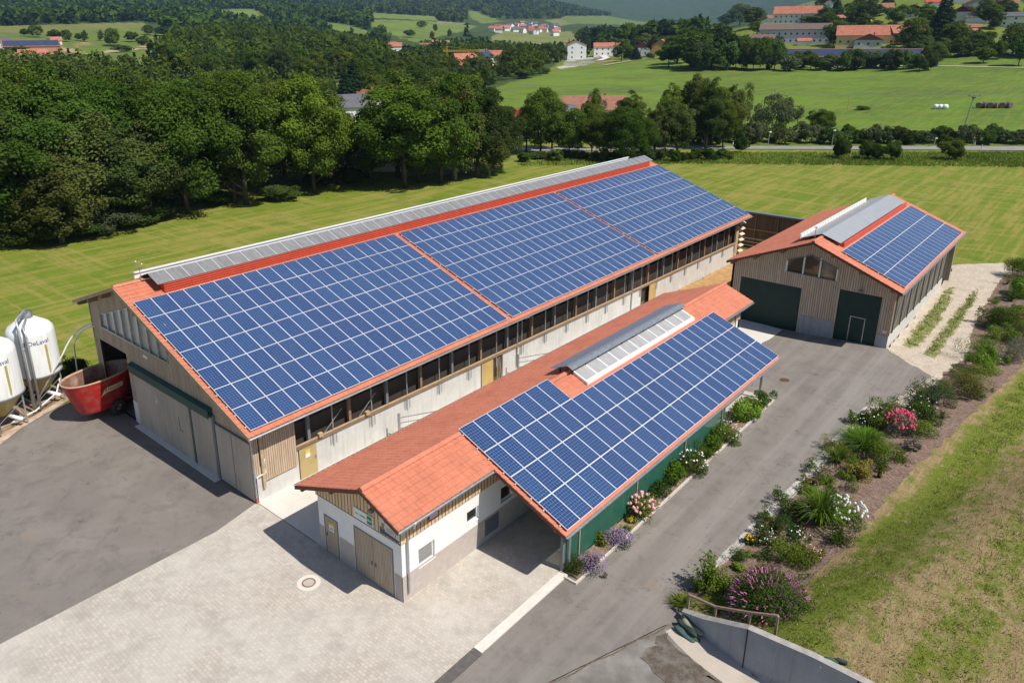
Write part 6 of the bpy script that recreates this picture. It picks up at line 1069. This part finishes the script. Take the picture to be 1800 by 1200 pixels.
for k in range(44):
    u = 832 + 148 * (rgV.random() + rgV.random()) / 2 + 8; v = 44 + (u - 860) * .06 + rgV.uniform(-8, 9); 
    if k > 36: u = 1015 + rgV.random() * 40; v = 58 + rgV.uniform(-3, 2)
    house(u, v + 4, rgV.uniform(11, 15), 10, rgV.uniform(5.5, 7.5), 3.6, rgV.uniform(-45, 45), rgV.choice([WH, WH, WH, GRY]), rgV.choice([RED, RED, REDD, SLT]), 'small house of the distant village in the middle of the valley', 'houses of the distant village', win=(0, 0), chim=False, ov=1)
# ================================================================== small things far off
def pole(u, vb, vt, label, kind='lamp'):
    x, y, z = TG(u, vb); h = hat(u, vt, 0, (x, y, z)); return x, y, z, h
x, y, z, h = pole(1687, 248, 168, ''); pp = thing('power_pole', 'leaning grey wooden power pole above the round roadside bush', 'power pole', (x, y, z)); tx, tz = onX(1697, 168, x + 1.)[0:2]
lean = (.55, -.9); MB().tube([(x, y, z - .3), (x + lean[0], y + lean[1], z + h)], .16, 8, r2=.1).build('pole', M('pole_wood', (.34, .33, .30), .85, c2=(.25, .24, .22), scale=3), pp); m = MB(); X_, Y_, Z_ = x + lean[0], y + lean[1], z + h
m.bar((X_ - .7, Y_ + 1.0, Z_ - .1), (X_ + .7, Y_ - 1.0, Z_ - .1), .12); [m.cbox((X_ + s * .6, Y_ - s * .85, Z_ + .1), (.14, .14, .3)) for s in (-1, 0, 1)]; m.cbox((X_, Y_, Z_ - .4), (.5, .7, .3)); m.build('crossarm', GREYF, pp)
m = MB()
for s in (-1, 1):
    for ex, ey in ((-40, 95), (30, -75)): a = Vector((X_ + s * .6, Y_ - s * .85, Z_ + .25)); b = a + Vector((ex, ey, 1.2)); m.tube([a + (b - a) * t + Vector((0, 0, -1.6 * 4 * t * (1 - t) * .6)) for t in [q_ / 10 for q_ in range(11)]], .018, 4)
tag(m.build('power_line', GREYF), 'thin power line wires hanging from the leaning pole', 'wires')
for u, vb, vt, l in ((1350, 256, 232, 'street lamp at the road left of the willow bush'), (1462, 256, 229, 'street lamp at the road right of the small hedge tree'), (1642, 256, 243, 'slim green street lamp at the road behind the hedge'), (1746, 240, 232, 'white lamp head showing above the hedge at far right')):
    x, y, z, h = pole(u, vb, vt, l); t = thing('street_lamp', l, 'street lamp', (x, y, z), 'street lamps along the country road'); MB().tube([(x, y, z), (x, y, z + h)], .07, 6).build('pole', GALV, t); MB().cbox((x - .2, y - .2, z + h), (.9, .35, .14), 0).build('lamp_head', WHITE, t)
for u, vb, vt, l in ((1008, 262, 219, 'pale wooden pole at the roadside among the trees'), (868 + 622, 194, 168, 'thin bare stake in the big field beside the low bush'), (1562, 22, 2, 'tall pale mast among the village trees'), (622, 85, 68, 'thin pale pole above the wooded valley')):
    x, y, z, h = pole(u, vb, vt, l); tag(MB().tube([(x, y, z - .2), (x, y, z + h)], .12, 6, r2=.07).build('wooden_pole', M('pale_pole', (.42, .34, .25), .85)), l, 'pole')
for u, v, l in ((1288, 256, 'white roadside marker post left of the street lamp'), (1713, 256, 'white roadside marker post on the far verge at right'), (1725, 263, 'white roadside marker post on the near verge at right')):
    x, y, z = TG(u, v); t = thing('marker_post', l, 'marker post', (x, y, z), 'roadside marker posts'); MB().box(x - .09, x + .09, y - .09, y + .09, z, z + 1.0).build('post', WHITE, t); MB().box(x - .1, x + .1, y - .1, y + .1, z + .75, z + .92).build('reflector_band', BLACK, t)
x, y, z, h = pole(1710, 256, 240, ''); t = thing('road_sign', 'red and white road sign seen edge on beside the marker post', 'sign', (x, y, z)); MB().tube([(x, y, z), (x, y, z + h)], .04, 6).build('pole', GALV, t); MB().lathe([(0, -.03), (.35, -.03), (.35, .03), (0, .03)], (x, y, z + h - .3), 16).build('sign_plate', REDM, t)
for k, u in enumerate((1645, 1652.5, 1661)):
    x, y, z = TG(u, 191.5); tag(MB().lathe([(0, 0), (.5, .04), (.74, .35), (.76, .8), (.55, 1.2), (0, 1.32)], (x, y, z - .1), 16).build('wrapped_bale', M('bale_wrap', (.80, .84, .82), .4), smooth=True), ['leftmost of the three white wrapped bales in the field', 'middle one of the three white wrapped bales in the field', 'rightmost of the three white wrapped bales in the field'][k], 'bale', 'white wrapped bales in the field')
HAY = M('hay', (.30, .22, .15), .95, c2=(.17, .12, .085), scale=4, bump=.6); HAYD = M('hay_dark', (.10, .085, .08), .9, c2=(.16, .13, .11), scale=3)
for k in range(6):
    u = 1720 + k * 10.4; x, y, z = TG(u, 190); w = MB().lathe([(0, -.65), (.7, -.65), (.78, -.55), (.78, .55), (.7, .65), (0, .65)], (0, 0, 0), 18); an = math.atan2(y - CAM[1], x - CAM[0]) + (0 if k in (0, 4, 2) else .9)
    w.v = [(x + c * math.cos(an) - a * math.sin(an), y + c * math.sin(an) + a * math.cos(an), z + .72 + b) for a, b, c in w.v]
    tag(w.build('round_bale', HAYD if k in (1, 5) else HAY), ['leftmost weathered round hay bale of the field row', 'dark round bale second from the left of the row', 'third round hay bale of the field row', 'fourth hay bale, lying crosswise in the field row', 'pale ended round bale next to the blackish one', 'rightmost blackish round bale of the field row'][k], 'bale', 'round hay bales in a row on the field')
x, y, z = TG(1644, 117); t = thing('water_tank', 'bright blue water tank under the orange tinted tree', 'tank', (x, y, z)); MB().lathe([(.9, 0), (1.05, .1), (1.05, 1.6), (.95, 1.75), (.5, 1.85), (0, 1.85)], (x, y, z), 16).build('tank_body', M('tank_blue', (.01, .1, .4), .4), t, True); MB().box(x - 1.1, x + 1.1, y - 1.1, y + 1.1, z - .2, z + .05).build('pallet', GREYF, t)
# yellow crane in the valley
x, y, z, h = pole(786, 124, 90, ''); cr = thing('tower_crane', 'yellow tower crane rising from the valley woods', 'crane', (x, y, z)); YC = M('crane_yellow', (.62, .38, .04), .5); n = CR[0]
def lattice(m, a, b, w, n):
    a, b = Vector(a), Vector(b); d = (b - a); s = Vector((-d.y, d.x, 0)).normalized() * w if abs(d.z) < .5 * d.length else Vector((w, 0, 0)); q_ = Vector((0, 0, w)) if abs(d.z) < .5 * d.length else Vector((0, w, 0))
    for o in (-s - q_, s - q_, s + q_, -s + q_): m.bar(a + o, b + o, .22)
    for i in range(n): p, r = a + d * i / n, a + d * (i + 1) / n; m.bar(p - s, r + s, .12); m.bar(p - q_, r + q_, .12)
m = MB(); lattice(m, (x, y, z), (x, y, z + h), .45, 12); m.build('mast', YC, cr); dv = Vector((n[0], n[1], 0)).normalized(); m = MB(); a = Vector((x, y, z + h)); lattice(m, a - dv * 2, a + dv * 22, .4, 18); m.build('jib', YC, cr); m = MB(); m.bar(a, a + Vector((0, 0, 2.6)), .3); m.bar(a + Vector((0, 0, 2.6)), a + dv * 15 + Vector((0, 0, .4)), .08); m.bar(a + Vector((0, 0, 2.6)), a - dv * 2, .08); m.build('tower_head', YC, cr)
# ================================================================== garden plants
FL = {}
def flower_mat(n, c): 
    if n not in FL: FL[n] = M('petal_' + n, c, .6, c2=tuple(min(1, x * .75) for x in c), scale=14)
    return FL[n]
GL = {'mid': foliage('garden_mid', (.095, .155, .022), (.15, .22, .03), .3, .03, 1.5), 'dark': foliage('garden_dark', (.05, .095, .022), (.085, .14, .032), .25, .03, 1.5), 'blue': foliage('garden_blue', (.09, .125, .065), (.13, .17, .09), .3, .03, 1.5), 'yell': foliage('garden_yellow', (.42, .36, .06), (.55, .45, .12), .3, .02, 2.), 'lime': foliage('garden_lime', (.16, .22, .03), (.25, .30, .04), .3, .03, 1.5), 'grey': foliage('garden_grey', (.12, .13, .09), (.2, .2, .15), .3, .03, 1.5), 'fresh': foliage('garden_fresh', (.125, .225, .024), (.19, .31, .04), .3, .03, 1.5), 'olive': foliage('garden_olive', (.14, .14, .04), (.22, .2, .07), .3, .03, 1.5), 'stem': foliage('garden_stem', (.16, .1, .04), (.2, .13, .06), .2, .02, 2.)}
def plant(u, v, r, h, leaf, label, flower=None, nf=0, fs=.06, style='bush', n=None, name='garden_shrub', cat='shrub', ftop=True, seed=None, ls=None):
    x, y, z = TG(u, v); r *= 1.85 if u > 1700 else 1.55 if u > 1190 else 1.2; h *= 1.5 if u > 1700 else 1.3 if u > 1190 else 1.15; nf = int(nf * 1.3); seed = seed if seed is not None else int(u * 7 + v); rng = np.random.default_rng(seed); n = n or int(2300 * max(.35, r * h) ** .75); ls = ls or .085
    t = thing(name, label, cat, (x, y, z))
    if style == 'bush':
        nb = 12; Cc = rng.normal(size=(nb, 3)) * np.array([r * .42, r * .42, h * .2]) + np.array([0, 0, h * .48]); br = rng.uniform(.32, .55, nb) * min(r, h * .75); Cc[0] = (0, 0, h * .42); br[0] = min(r, h * .5) * .85
        b = rng.integers(0, nb, n); d = unit(rng.normal(size=(n, 3)) + np.array([0, 0, .3])); P = Cc[b] + d * (br[b] * rng.uniform(.7, 1.15, n))[:, None]; _q = np.linalg.norm(P[:, :2], axis=1) + 1e-9; P[:, :2] *= np.minimum(1, (r * (.9 + .2 * rng.random(n))) / _q)[:, None]; P[:, 2] = np.clip(P[:, 2], .02, None); N = unit(d + rng.normal(size=(n, 3)) * .6); V, F = quads(P, N, ls * rng.uniform(.7, 1.7, n), ls * .6 * rng.uniform(.7, 1.3, n), rng)
    elif style == 'grass':                                       # arching blades
        m = n or 260; V = []; F = []
        for k in range(m):
            a = rng.random() * 6.28; L = h * rng.uniform(.75, 1.25); q_ = r * rng.uniform(.25, 1.15); w = .02 + .012 * rng.random(); dx, dy = math.cos(a), math.sin(a); sx_, sy_ = -dy * w, dx * w; r0 = rng.random() * r * .18; b0 = len(V)
            for i in range(6): s = i / 5; px_ = r0 + q_ * s ** 1.6; pz = L * (s - .52 * s ** 2.6 * (q_ / r)) * 1.05; ww = 1 - .8 * s; V += [(dx * px_ + sx_ * ww, dy * px_ + sy_ * ww, pz), (dx * px_ - sx_ * ww, dy * px_ - sy_ * ww, pz)]
            for i in range(5): F.append((b0 + 2 * i, b0 + 2 * i + 1, b0 + 2 * i + 3, b0 + 2 * i + 2))
    elif style == 'spray':                                       # upright stems with leaves
        m = max(10, n // 34); V = []; F = []; Vs = []
        for k in range(m):
            a = rng.random() * 6.28; q_ = r * rng.uniform(.1, 1.0); L = h * rng.uniform(.6, 1.12) * (1 - .3 * q_ / r); s = rng.random(30); P = np.stack([np.cos(a) * q_ * s ** 1.3, np.sin(a) * q_ * s ** 1.3, L * s], 1) + rng.normal(size=(30, 3)) * ls * .5; Vs.append(quads(P, unit(rng.normal(size=(30, 3))), ls * 1.3, ls * .5, rng)[0])
        V = np.concatenate(Vs); F = np.arange(len(V)).reshape(-1, 4)
    elif style == 'mound':
        d = unit(rng.normal(size=(n, 3)) + np.array([0, 0, .35])); d[:, 2] = np.abs(d[:, 2]); P = d * np.array([r, r, h]) * (rng.uniform(.55, 1.08, n) * (1 + .1 * np.sin(d[:, 0] * 9) * np.cos(d[:, 1] * 8)))[:, None]; V, F = quads(P, unit(d + rng.normal(size=(n, 3)) * .8), ls * 1.5, ls * .55, rng)
    elif style == 'cone':
        zz_ = rng.random(n); rr = r * np.sin(np.pi * (.2 + .8 * zz_) ** .8) ** .6 * (1 - .1 * rng.random(n)); a = rng.random(n) * 6.28; P = np.stack([rr * np.cos(a), rr * np.sin(a), h * zz_], 1); N = unit(np.stack([np.cos(a), np.sin(a), .5 + 0 * a], 1) + rng.normal(size=(n, 3)) * .3); V, F = quads(P, N, ls * 1.2, ls * .5, rng)
    me = npmesh('foliage', V, F, GL[leaf]); o = D_.objects.new('foliage', me); o.parent = t; COL.objects.link(o)
    if flower and nf <= 16:
        fm = MB().lathe([(0, -fs * .5), (fs * .5, -fs * .2), (fs * .5, fs * .1), (0, fs * .5)], (0, 0, 0), 6).mesh('flower', flower_mat(*flower))
        for k in range(nf):
            a = rng.random() * 6.28; q_ = r * math.sqrt(rng.random()); o = D_.objects.new('flower', fm); o.location = (math.cos(a) * q_, math.sin(a) * q_, h * (1. - .4 * (q_ / r) ** 2)); o.parent = t; COL.objects.link(o)
    elif flower:
        nm_, c = flower; Vs = []; Fs = []
        if style in ('spray', 'mound') or fs > .11:
            m = MB(); fm = flower_mat(nm_, c)
            for k in range(nf):
                if 0 < k <= 96 and m.v: _o = D_.objects.new('flower', m.mesh('flower', fm)); _o.parent = t; COL.objects.link(_o); m = MB()
                a = rng.random() * 6.28; q_ = r * math.sqrt(rng.random()) * 1.02; zt_ = h * (1.0 - .42 * (q_ / r) ** 2) + rng.uniform(-.08, .1) * h
                if style == 'mound':
                    d = Vector(unit(rng.normal(size=3) + np.array([0, 0, .5])).tolist()); d.z = abs(d.z); p = Vector((d.x * r, d.y * r, d.z * h)) * .97; m.tube([p, p + d * fs * .9 + Vector((0, 0, .02)), p + d * fs * 1.9], fs * .24, 5, r2=fs * .07)
                elif style == 'spray': p = Vector((math.cos(a) * q_, math.sin(a) * q_, zt_)); d = Vector((math.cos(a) * .5, math.sin(a) * .5, 1)).normalized(); m.tube([p, p + d * fs * 1.0, p + d * fs * 2.2], fs * .26, 5, r2=fs * .08)
                else: m.lathe([(0, -fs * .5), (fs * .45, -fs * .25), (fs * .5, fs * .1), (fs * .3, fs * .5), (0, fs * .7)], (math.cos(a) * q_, math.sin(a) * q_, zt_), 7)
            o = D_.objects.new('flowers' if nf > 97 else 'flower', m.mesh('flowers', fm, False))
            if nf > 97: o['kind'] = 'stuff'
        else:
            a = rng.random(nf) * 6.28; q_ = r * np.sqrt(rng.random(nf)) * 1.0; zz_ = h * (.98 - .4 * (q_ / r) ** 2) + rng.uniform(-.06, .1, nf) * h; P = np.stack([q_ * np.cos(a), q_ * np.sin(a), zz_], 1); V, F = quads(P, unit(rng.normal(size=(nf, 3)) * .5 + np.array([0, -.4, .8])), fs, fs, rng); o = D_.objects.new('flowers', npmesh('flowers', V, F, flower_mat(nm_, c))); o['kind'] = 'stuff'
        o.parent = t; COL.objects.link(o)
    return t
LAV = ('lavender', (.26, .17, .38)); PNK = ('pink', (.85, .45, .45)); WHT = ('white', (.85, .84, .78)); MAG = ('magenta', (.80, .20, .55)); HOT = ('hotpink', (.85, .10, .22)); YLO = ('yellow', (.85, .5, .02)); PEA = ('peach', (.85, .62, .45))
# bed along the green net
plant(1012, 1005, .42, .62, 'dark', 'dense round conifer ball at the corner of the net bed', style='bush', ls=.05, n=2200)
plant(1042, 1000, .62, .55, 'grey', 'purple lavender cushion beside the corner conifer ball', LAV, 420, .05, ls=.06); plant(1086, 956, .6, .55, 'grey', 'purple lavender cushion second from the net bed corner', LAV, 420, .05, ls=.06)
plant(1056, 955, .3, .5, 'lime', 'small lime green plant between the two lavender cushions', ls=.09); plant(1101, 934, .28, .3, 'mid', 'low grass like tuft below the yellow flowers', style='bush', ls=.05); plant(1110, 918, .2, .28, 'lime', 'small yellow flowering plant left of the pink hydrangea', YLO, 60, .06)
plant(1126, 905, .72, .95, 'mid', 'pink and white hydrangea with large flower heads at the net', PNK, 38, .15); plant(1158, 868, .55, .85, 'dark', 'dark green leafy bush right of the pink hydrangea'); plant(1182, 850, .62, 1.15, 'fresh', 'tall fresh green bush against the green net', ls=.11); plant(1214, 830, .6, 1.0, 'mid', 'white flowering hydrangea in the middle of the net bed', WHT, 34, .11)
plant(1240, 805, .42, .5, 'mid', 'fine leaved grassy tuft right of the white hydrangea', style='grass', n=160); plant(1253, 790, .5, .85, 'fresh', 'leafy green bush at the end of the green net', ls=.1); plant(1274, 775, .6, 1.0, 'mid', 'white rose bush below the end of the shade net', WHT, 30, .09); plant(1306, 738, .6, .95, 'fresh', 'glossy green bush between net end and carport post', ls=.12); plant(1322, 722, .5, .6, 'mid', 'small pale rose bush by the far carport post', PEA, 24, .08); plant(1342, 712, .55, .65, 'dark', 'dark bush at the far corner of the net bed', ls=.1)
# big bed on the right of the drive
plant(1243, 1035, .55, 1.5, 'fresh', 'upright green shrub at the near end of the mulch bed, left of the buddleia', style='spray', n=2600, ls=.1); plant(1258, 1045, .5, .6, 'mid', 'low green plant at the foot of the upright shrub'); plant(1225, 1040, .35, .9, 'mid', 'thin leafy plant leaning over the drive edge', style='spray', n=900)
plant(1352, 1072, 1.0, 1.2, 'dark', 'large round buddleia covered in magenta flower spikes', MAG, 190, .1, style='mound', n=14000, ls=.075); plant(1299, 1005, .22, .35, 'lime', 'tiny lime leaved plant on the mulch before the buddleia', ls=.1); plant(1318, 978, .28, .16, 'mid', 'flat green cushion on the mulch', ls=.06)
plant(1316, 955, .16, .4, 'dark', 'yellow orange flowers on a small dark plant at the bed edge', YLO, 40, .07); plant(1338, 952, .45, .55, 'dark', 'low rose bush with cream blossoms at the bed edge', WHT, 34, .06); plant(1368, 962, .14, .5, 'lime', 'bright lime upright sprig on the mulch', style='cone', n=260)
plant(1395, 1000, .7, .85, 'mid', 'spreading green shrub right of the buddleia top', ls=.07); plant(1385, 985, .45, .6, 'lime', 'yellowish low shrub above the buddleia', ls=.07); plant(1425, 985, .4, .5, 'olive', 'pale leaved plant with pinkish tips beside the spreading shrub', PEA, 30, .06)
plant(1400, 945, .4, .35, 'dark', 'white flowering groundcover below the pampas grass', WHT, 30, .07); plant(1370, 930, .7, .6, 'dark', 'dark mounded groundcover left of the pampas grass', ls=.06); plant(1385, 905, .6, .6, 'mid', 'fine textured green mound left of the pampas grass', ls=.06); plant(1355, 930, .4, .35, 'olive', 'olive mound by the gravel strip'); plant(1407, 930, .12, .3, 'dark', 'deep red low plant in the shade of the mounds', ('darkred', (.25, .01, .04)), 30, .07)
plant(1440, 922, .8, 1.55, 'fresh', 'big arching pampas grass clump in the mulch bed', style='grass', n=620, name='ornamental_grass', cat='grass'); plant(1482, 918, .62, 1.0, 'fresh', 'white flowering phlox right of the pampas grass', WHT, 60, .13, ls=.08); plant(1472, 955, .65, .75, 'dark', 'dark loose shrub below the white phlox', style='spray', n=2400, ls=.09)
plant(1496, 862, .22, .62, 'mid', 'small upright cone shaped conifer below the yellow bush', style='cone', n=1300, ls=.05); plant(1516, 838, .48, .62, 'yell', 'bright yellow leaved bush in the mulch bed', ls=.1); plant(1486, 842, .36, .35, 'lime', 'low variegated bush left of the yellow bush', ls=.07)
plant(1545, 840, .22, .9, 'mid', 'slender green plant right of the yellow bush', style='spray', n=600); plant(1420, 868, .4, .4, 'lime', 'lime green tuft above the pampas grass'); plant(1440, 835, .7, .5, 'dark', 'dark green creeping mound by the gravel strip', ls=.06); plant(1425, 850, .35, .3, 'olive', 'reddish brown low plant with pink flower by the gravel', MAG, 8, .07)
plant(1472, 812, .6, .7, 'mid', 'grassy tuft with pale stems in the upper mulch bed', style='grass', n=240); plant(1478, 795, .4, .4, 'lime', 'yellow green mound at the gravel edge'); plant(1545, 815, .7, .95, 'mid', 'green shrub right of the day lilies', ls=.08); plant(1520, 790, 1.0, .95, 'fresh', 'broad clump of green day lilies in the upper bed', style='grass', n=420); plant(1502, 770, .6, .6, 'fresh', 'fresh green lily tuft beside the drive', style='grass', n=240)
plant(1516, 745, .5, .6, 'mid', 'white daisies along the drive edge', WHT, 60, .08); plant(1540, 752, .6, 1.1, 'mid', 'tall plant with white star flowers beside the pink phlox', WHT, 26, .1, ls=.1); plant(1577, 762, .6, 1.15, 'grey', 'hot pink phlox in full flower in the mulch bed', HOT, 110, .12, ls=.08); plant(1600, 790, .3, .5, 'grey', 'thin plant with magenta blossoms right of the phlox', MAG, 20, .07)
plant(1575, 715, .5, .7, 'fresh', 'ball shaped bright green bush at the drive edge', ls=.05, n=1500); plant(1610, 735, .85, 1.15, 'dark', 'dark leafy shrub behind the pink phlox', WHT, 12, .08, ls=.09); plant(1618, 765, .6, .8, 'mid', 'green shrub on the field side of the dark shrub', ls=.08); plant(1585, 812, .5, .5, 'dark', 'low dark plant on open mulch', style='spray', n=900)
plant(1635, 710, 1.0, 1.4, 'blue', 'large feathery grey green shrub bending over the drive', style='spray', n=9000, ls=.075); plant(1669, 715, .26, .75, 'dark', 'dark green upright yew on the mulch', style='cone', n=1700, ls=.05); plant(1690, 690, .9, 1.2, 'olive', 'broad olive yellow shrub right of the yew', ls=.08); plant(1712, 678, .7, 1.0, 'lime', 'lime yellow shrub touching the olive shrub', ls=.07)
plant(1730, 655, .7, .9, 'mid', 'green shrub behind the lime shrub', PEA, 6, .08); plant(1712, 628, .8, 1.0, 'mid', 'bushy plant at the bend of the gravel track', ls=.07); plant(1740, 640, .6, .8, 'fresh', 'fresh green plant at the bend of the gravel track', ls=.1); plant(1775, 632, .8, 1.0, 'grey', 'grey leaved shrub at the right of the bed bend', ls=.07)
plant(1748, 578, .8, 1.3, 'dark', 'dark shrub with reddish tips beside the gravel track', ls=.1, flower=('darkred', (.25, .01, .04)), nf=12, fs=.08); plant(1785, 570, 1.0, 1.3, 'lime', 'large yellow green shrub at the right photo edge', ls=.09); plant(1775, 530, .7, 1.0, 'dark', 'dark wispy shrub above the yellow green shrub', style='spray', n=2500); plant(1792, 520, .9, 1.3, 'fresh', 'fresh green big leaved shrub at the right photo edge', ls=.14); plant(1795, 488, 1.0, 1.4, 'mid', 'green shrub where the bed meets the meadow', ls=.09); plant(1770, 500, .6, 1.0, 'olive', 'brown twiggy plant beside the gravel at the bed end', style='spray', n=900)
plant(1760, 600, .6, .8, 'mid', 'green plant between the dark and yellow green shrubs'); plant(1800, 600, .8, 1.0, 'mid', 'green plant cut off by the right photo edge')
# shrubs and grass by the silos and the wall
for u, v, r, h, l in ((130, 668, .9, 1.6, 'dark bush between the silo and the barn corner'), (100, 668, .7, 1.1, 'weedy bush under the feed pipes'), (50, 700, .8, 1.0, 'weeds in the shade beneath the silo hopper'), (150, 662, .5, 1.7, 'thin upright shrub right beside the barn corner')): plant(u, v, r, h, 'dark', l, ls=.1)
plant(1200, 1062, .4, .3, 'lime', 'patch of weeds at the start of the bunker wall', style='grass', n=200); plant(1262, 1072, .5, .2, 'mid', 'low grass behind the wall under the handrail', style='grass', n=260)
PLM = [(1352, 1040, 'magenta buddleia'), (1440, 890, 'pampas grass'), (1516, 825, 'yellow bush'), (1577, 740, 'hot pink phlox'), (1635, 690, 'feathery shrub'), (1520, 770, 'day lilies'), (1316, 950, 'yellow flowers'), (1482, 900, 'white phlox'), (1669, 700, 'dark yew'), (1243, 1010, 'upright shrub'), (1395, 985, 'spreading shrub')]
def near_plant(u, v, base):
    for l in sorted(PLM, key=lambda l: (l[0] - u) ** 2 + (l[1] - v) ** 2):
        s_ = '%s %s the %s in the bed' % (base, ('right of' if u > l[0] else 'left of') if abs(u - l[0]) > abs(v - l[1]) else ('below' if v > l[1] else 'above'), l[2])
        if s_ not in _used: _used.add(s_); return s_
def tufts(name, poly, n, hmin, hmax, mats, label, test=None, seed=3, blades=6, w=.018, spread=.12):
    rng = np.random.default_rng(seed); xs, ys = zip(*poly); X = rng.uniform(min(xs), max(xs), n * 4); Y = rng.uniform(min(ys), max(ys), n * 4); k = inpoly(X, Y, poly)
    if test is not None: k &= test(X, Y, rng)
    X, Y = X[k][:n], Y[k][:n]; Z = H(X, Y); u, v, _ = pix(np.stack([X, Y, Z], 1)); q_ = (u > -120) & (u < 1930) & (v < 1290); X, Y, Z = X[q_], Y[q_], Z[q_]; m = len(X)
    X = np.repeat(X, blades) + rng.normal(size=m * blades) * spread; Y = np.repeat(Y, blades) + rng.normal(size=m * blades) * spread; Z = np.repeat(Z, blades); a = rng.random(len(X)) * 6.28; h = rng.uniform(hmin, hmax, len(X)); l = h * rng.uniform(.2, .9, len(X)); b = rng.random(len(X)) * 6.28
    P = np.stack([X, Y, Z], 1); S = np.stack([np.cos(a), np.sin(a), 0 * a], 1) * w; Tp = P + np.stack([np.cos(b) * l, np.sin(b) * l, h], 1); V = np.stack([P - S, P + S, Tp + S * .3, Tp - S * .3], 1).reshape(-1, 3)
    o = put(D_.objects.new(name, npmesh(name, V, np.arange(len(V)).reshape(-1, 4), mats))); tag(o, label, 'grass', kind='stuff')
def patchy(X, Y, rng): d = -(Y + 11.3 + .11 * X); return ((d > .2) & (d < 2.4) & (rng.random(len(X)) < .55)) | ((d > 4.7) & (d < 6.5) & (rng.random(len(X)) < .4)) | (rng.random(len(X)) < .16)
def patchy_old(X, Y, rng): f = np.sin(X * .37 + 1.3 * np.sin(Y * .5)) + np.sin(Y * 1.15 - .25 * X + 1.1 * np.sin(X * .23)) + .8 * np.sin(X * 1.3 + Y * .9); return f + rng.normal(size=len(X)) * .5 > .5
FP = [(7.3, -9.6), (6.9, -11), (6.3, -13), (4, -20), (10, -30), (60, -45), (85, -30), (75, -17), (56, -16.5), (46, -17), (36, -15.8), (24, -15), (15, -13.4), (11.5, -12.5), (9.6, -11.6)]
rgF = random.Random(21)
for k, (u, v, lf, st) in enumerate([(1300, 985, 'dark', 'bush'), (1345, 915, 'mid', 'bush'), (1375, 880, 'dark', 'bush'), (1400, 900, 'mid', 'bush'), (1455, 850, 'mid', 'grass'), (1410, 975, 'mid', 'bush'), (1350, 990, 'dark', 'bush'), (1460, 870, 'dark', 'bush'), (1500, 812, 'mid', 'bush'), (1455, 790, 'olive', 'bush'), (1560, 790, 'mid', 'bush'), (1530, 765, 'fresh', 'grass'), (1595, 755, 'mid', 'spray'), (1640, 745, 'mid', 'bush'), (1560, 735, 'mid', 'bush'), (1500, 830, 'fresh', 'bush'), (1335, 1010, 'olive', 'spray'), (1290, 1030, 'mid', 'spray'), (1730, 615, 'mid', 'bush'), (1765, 560, 'mid', 'bush'), (1750, 535, 'fresh', 'bush'), (1690, 665, 'mid', 'bush'), (1660, 690, 'fresh', 'bush'), (1655, 735, 'mid', 'spray'), (1625, 700, 'lime', 'bush'), (1785, 545, 'dark', 'bush'), (1790, 500, 'dark', 'spray'), (1720, 700, 'mid', 'bush')]):
    plant(u, v, rgF.uniform(.28, .5), rgF.uniform(.3, .55), lf, near_plant(u, v, {'bush': 'low green mound', 'grass': 'short grassy tuft', 'spray': 'loose leafy plant'}[st]), style=st, n=None if st != 'grass' else 160, ls=.06)
tufts('field_grass', FP, 15000, .04, .12, foliage('grass_green', (.15, .22, .028), (.22, .29, .045), .3, 0, 1.), 'green grass patches growing on the stubbly field', patchy, 3)
tufts('dry_stubble', FP, 15000, .03, .08, foliage('grass_dry', (.42, .34, .16), (.52, .42, .22), .25, 0, 1.), 'dry straw coloured stubble on the rough field', None, 4)
for k, L in enumerate(([(1590, 606), (1607, 578), (1642, 540), (1662, 510), (1676, 505), (1668, 535), (1643, 575), (1614, 608), (1600, 614)], [(1624, 624), (1660, 578), (1698, 528), (1718, 506), (1714, 526), (1690, 562), (1657, 610), (1640, 628)])):
    tufts('track_grass', PXL(L), 420, .05, .16, foliage('grass_track%d' % k, (.13, .20, .03), (.2, .26, .05), .3, 0, 1.), ['weedy grass strip along the shed wall beside the gravel track', 'green grass strip between the wheel tracks of the gravel track'][k], None, 8 + k)
tufts('road_bank_grass', PXL([(900, 292), (1200, 288), (1900, 296), (1900, 266), (1040, 270)]), 6000, .2, .45, foliage('grass_bank', (.13, .20, .028), (.20, .25, .05), .3, 0, .3), 'tall rough grass on the bank below the country road', None, 12, 5, .08, .4)
# ================================================================== haze
hz = MB().box(-6000, 12500, -6000, 12500, -40, 1600).mesh('haze', []) if False else None
m = MB(); m.box(-3000, 11000, -3000, 11000, -60, 1500); me = m.mesh('haze', [None] if False else []); hm = D_.materials.new('haze'); hm.use_nodes = True; nt = hm.node_tree
for n in list(nt.nodes): nt.nodes.remove(n)
out = nt.nodes.new('ShaderNodeOutputMaterial'); pv = nt.nodes.new('ShaderNodeVolumePrincipled'); pv.inputs['Color'].default_value = (.36, .58, 1.0, 1); pv.inputs['Density'].default_value = 6.5e-5; pv.inputs['Anisotropy'].default_value = .0
nt.links.new(pv.outputs[0], out.inputs['Volume']); me.materials.append(hm); ho = put(D_.objects.new('haze', me)); ho['kind'] = 'stuff'
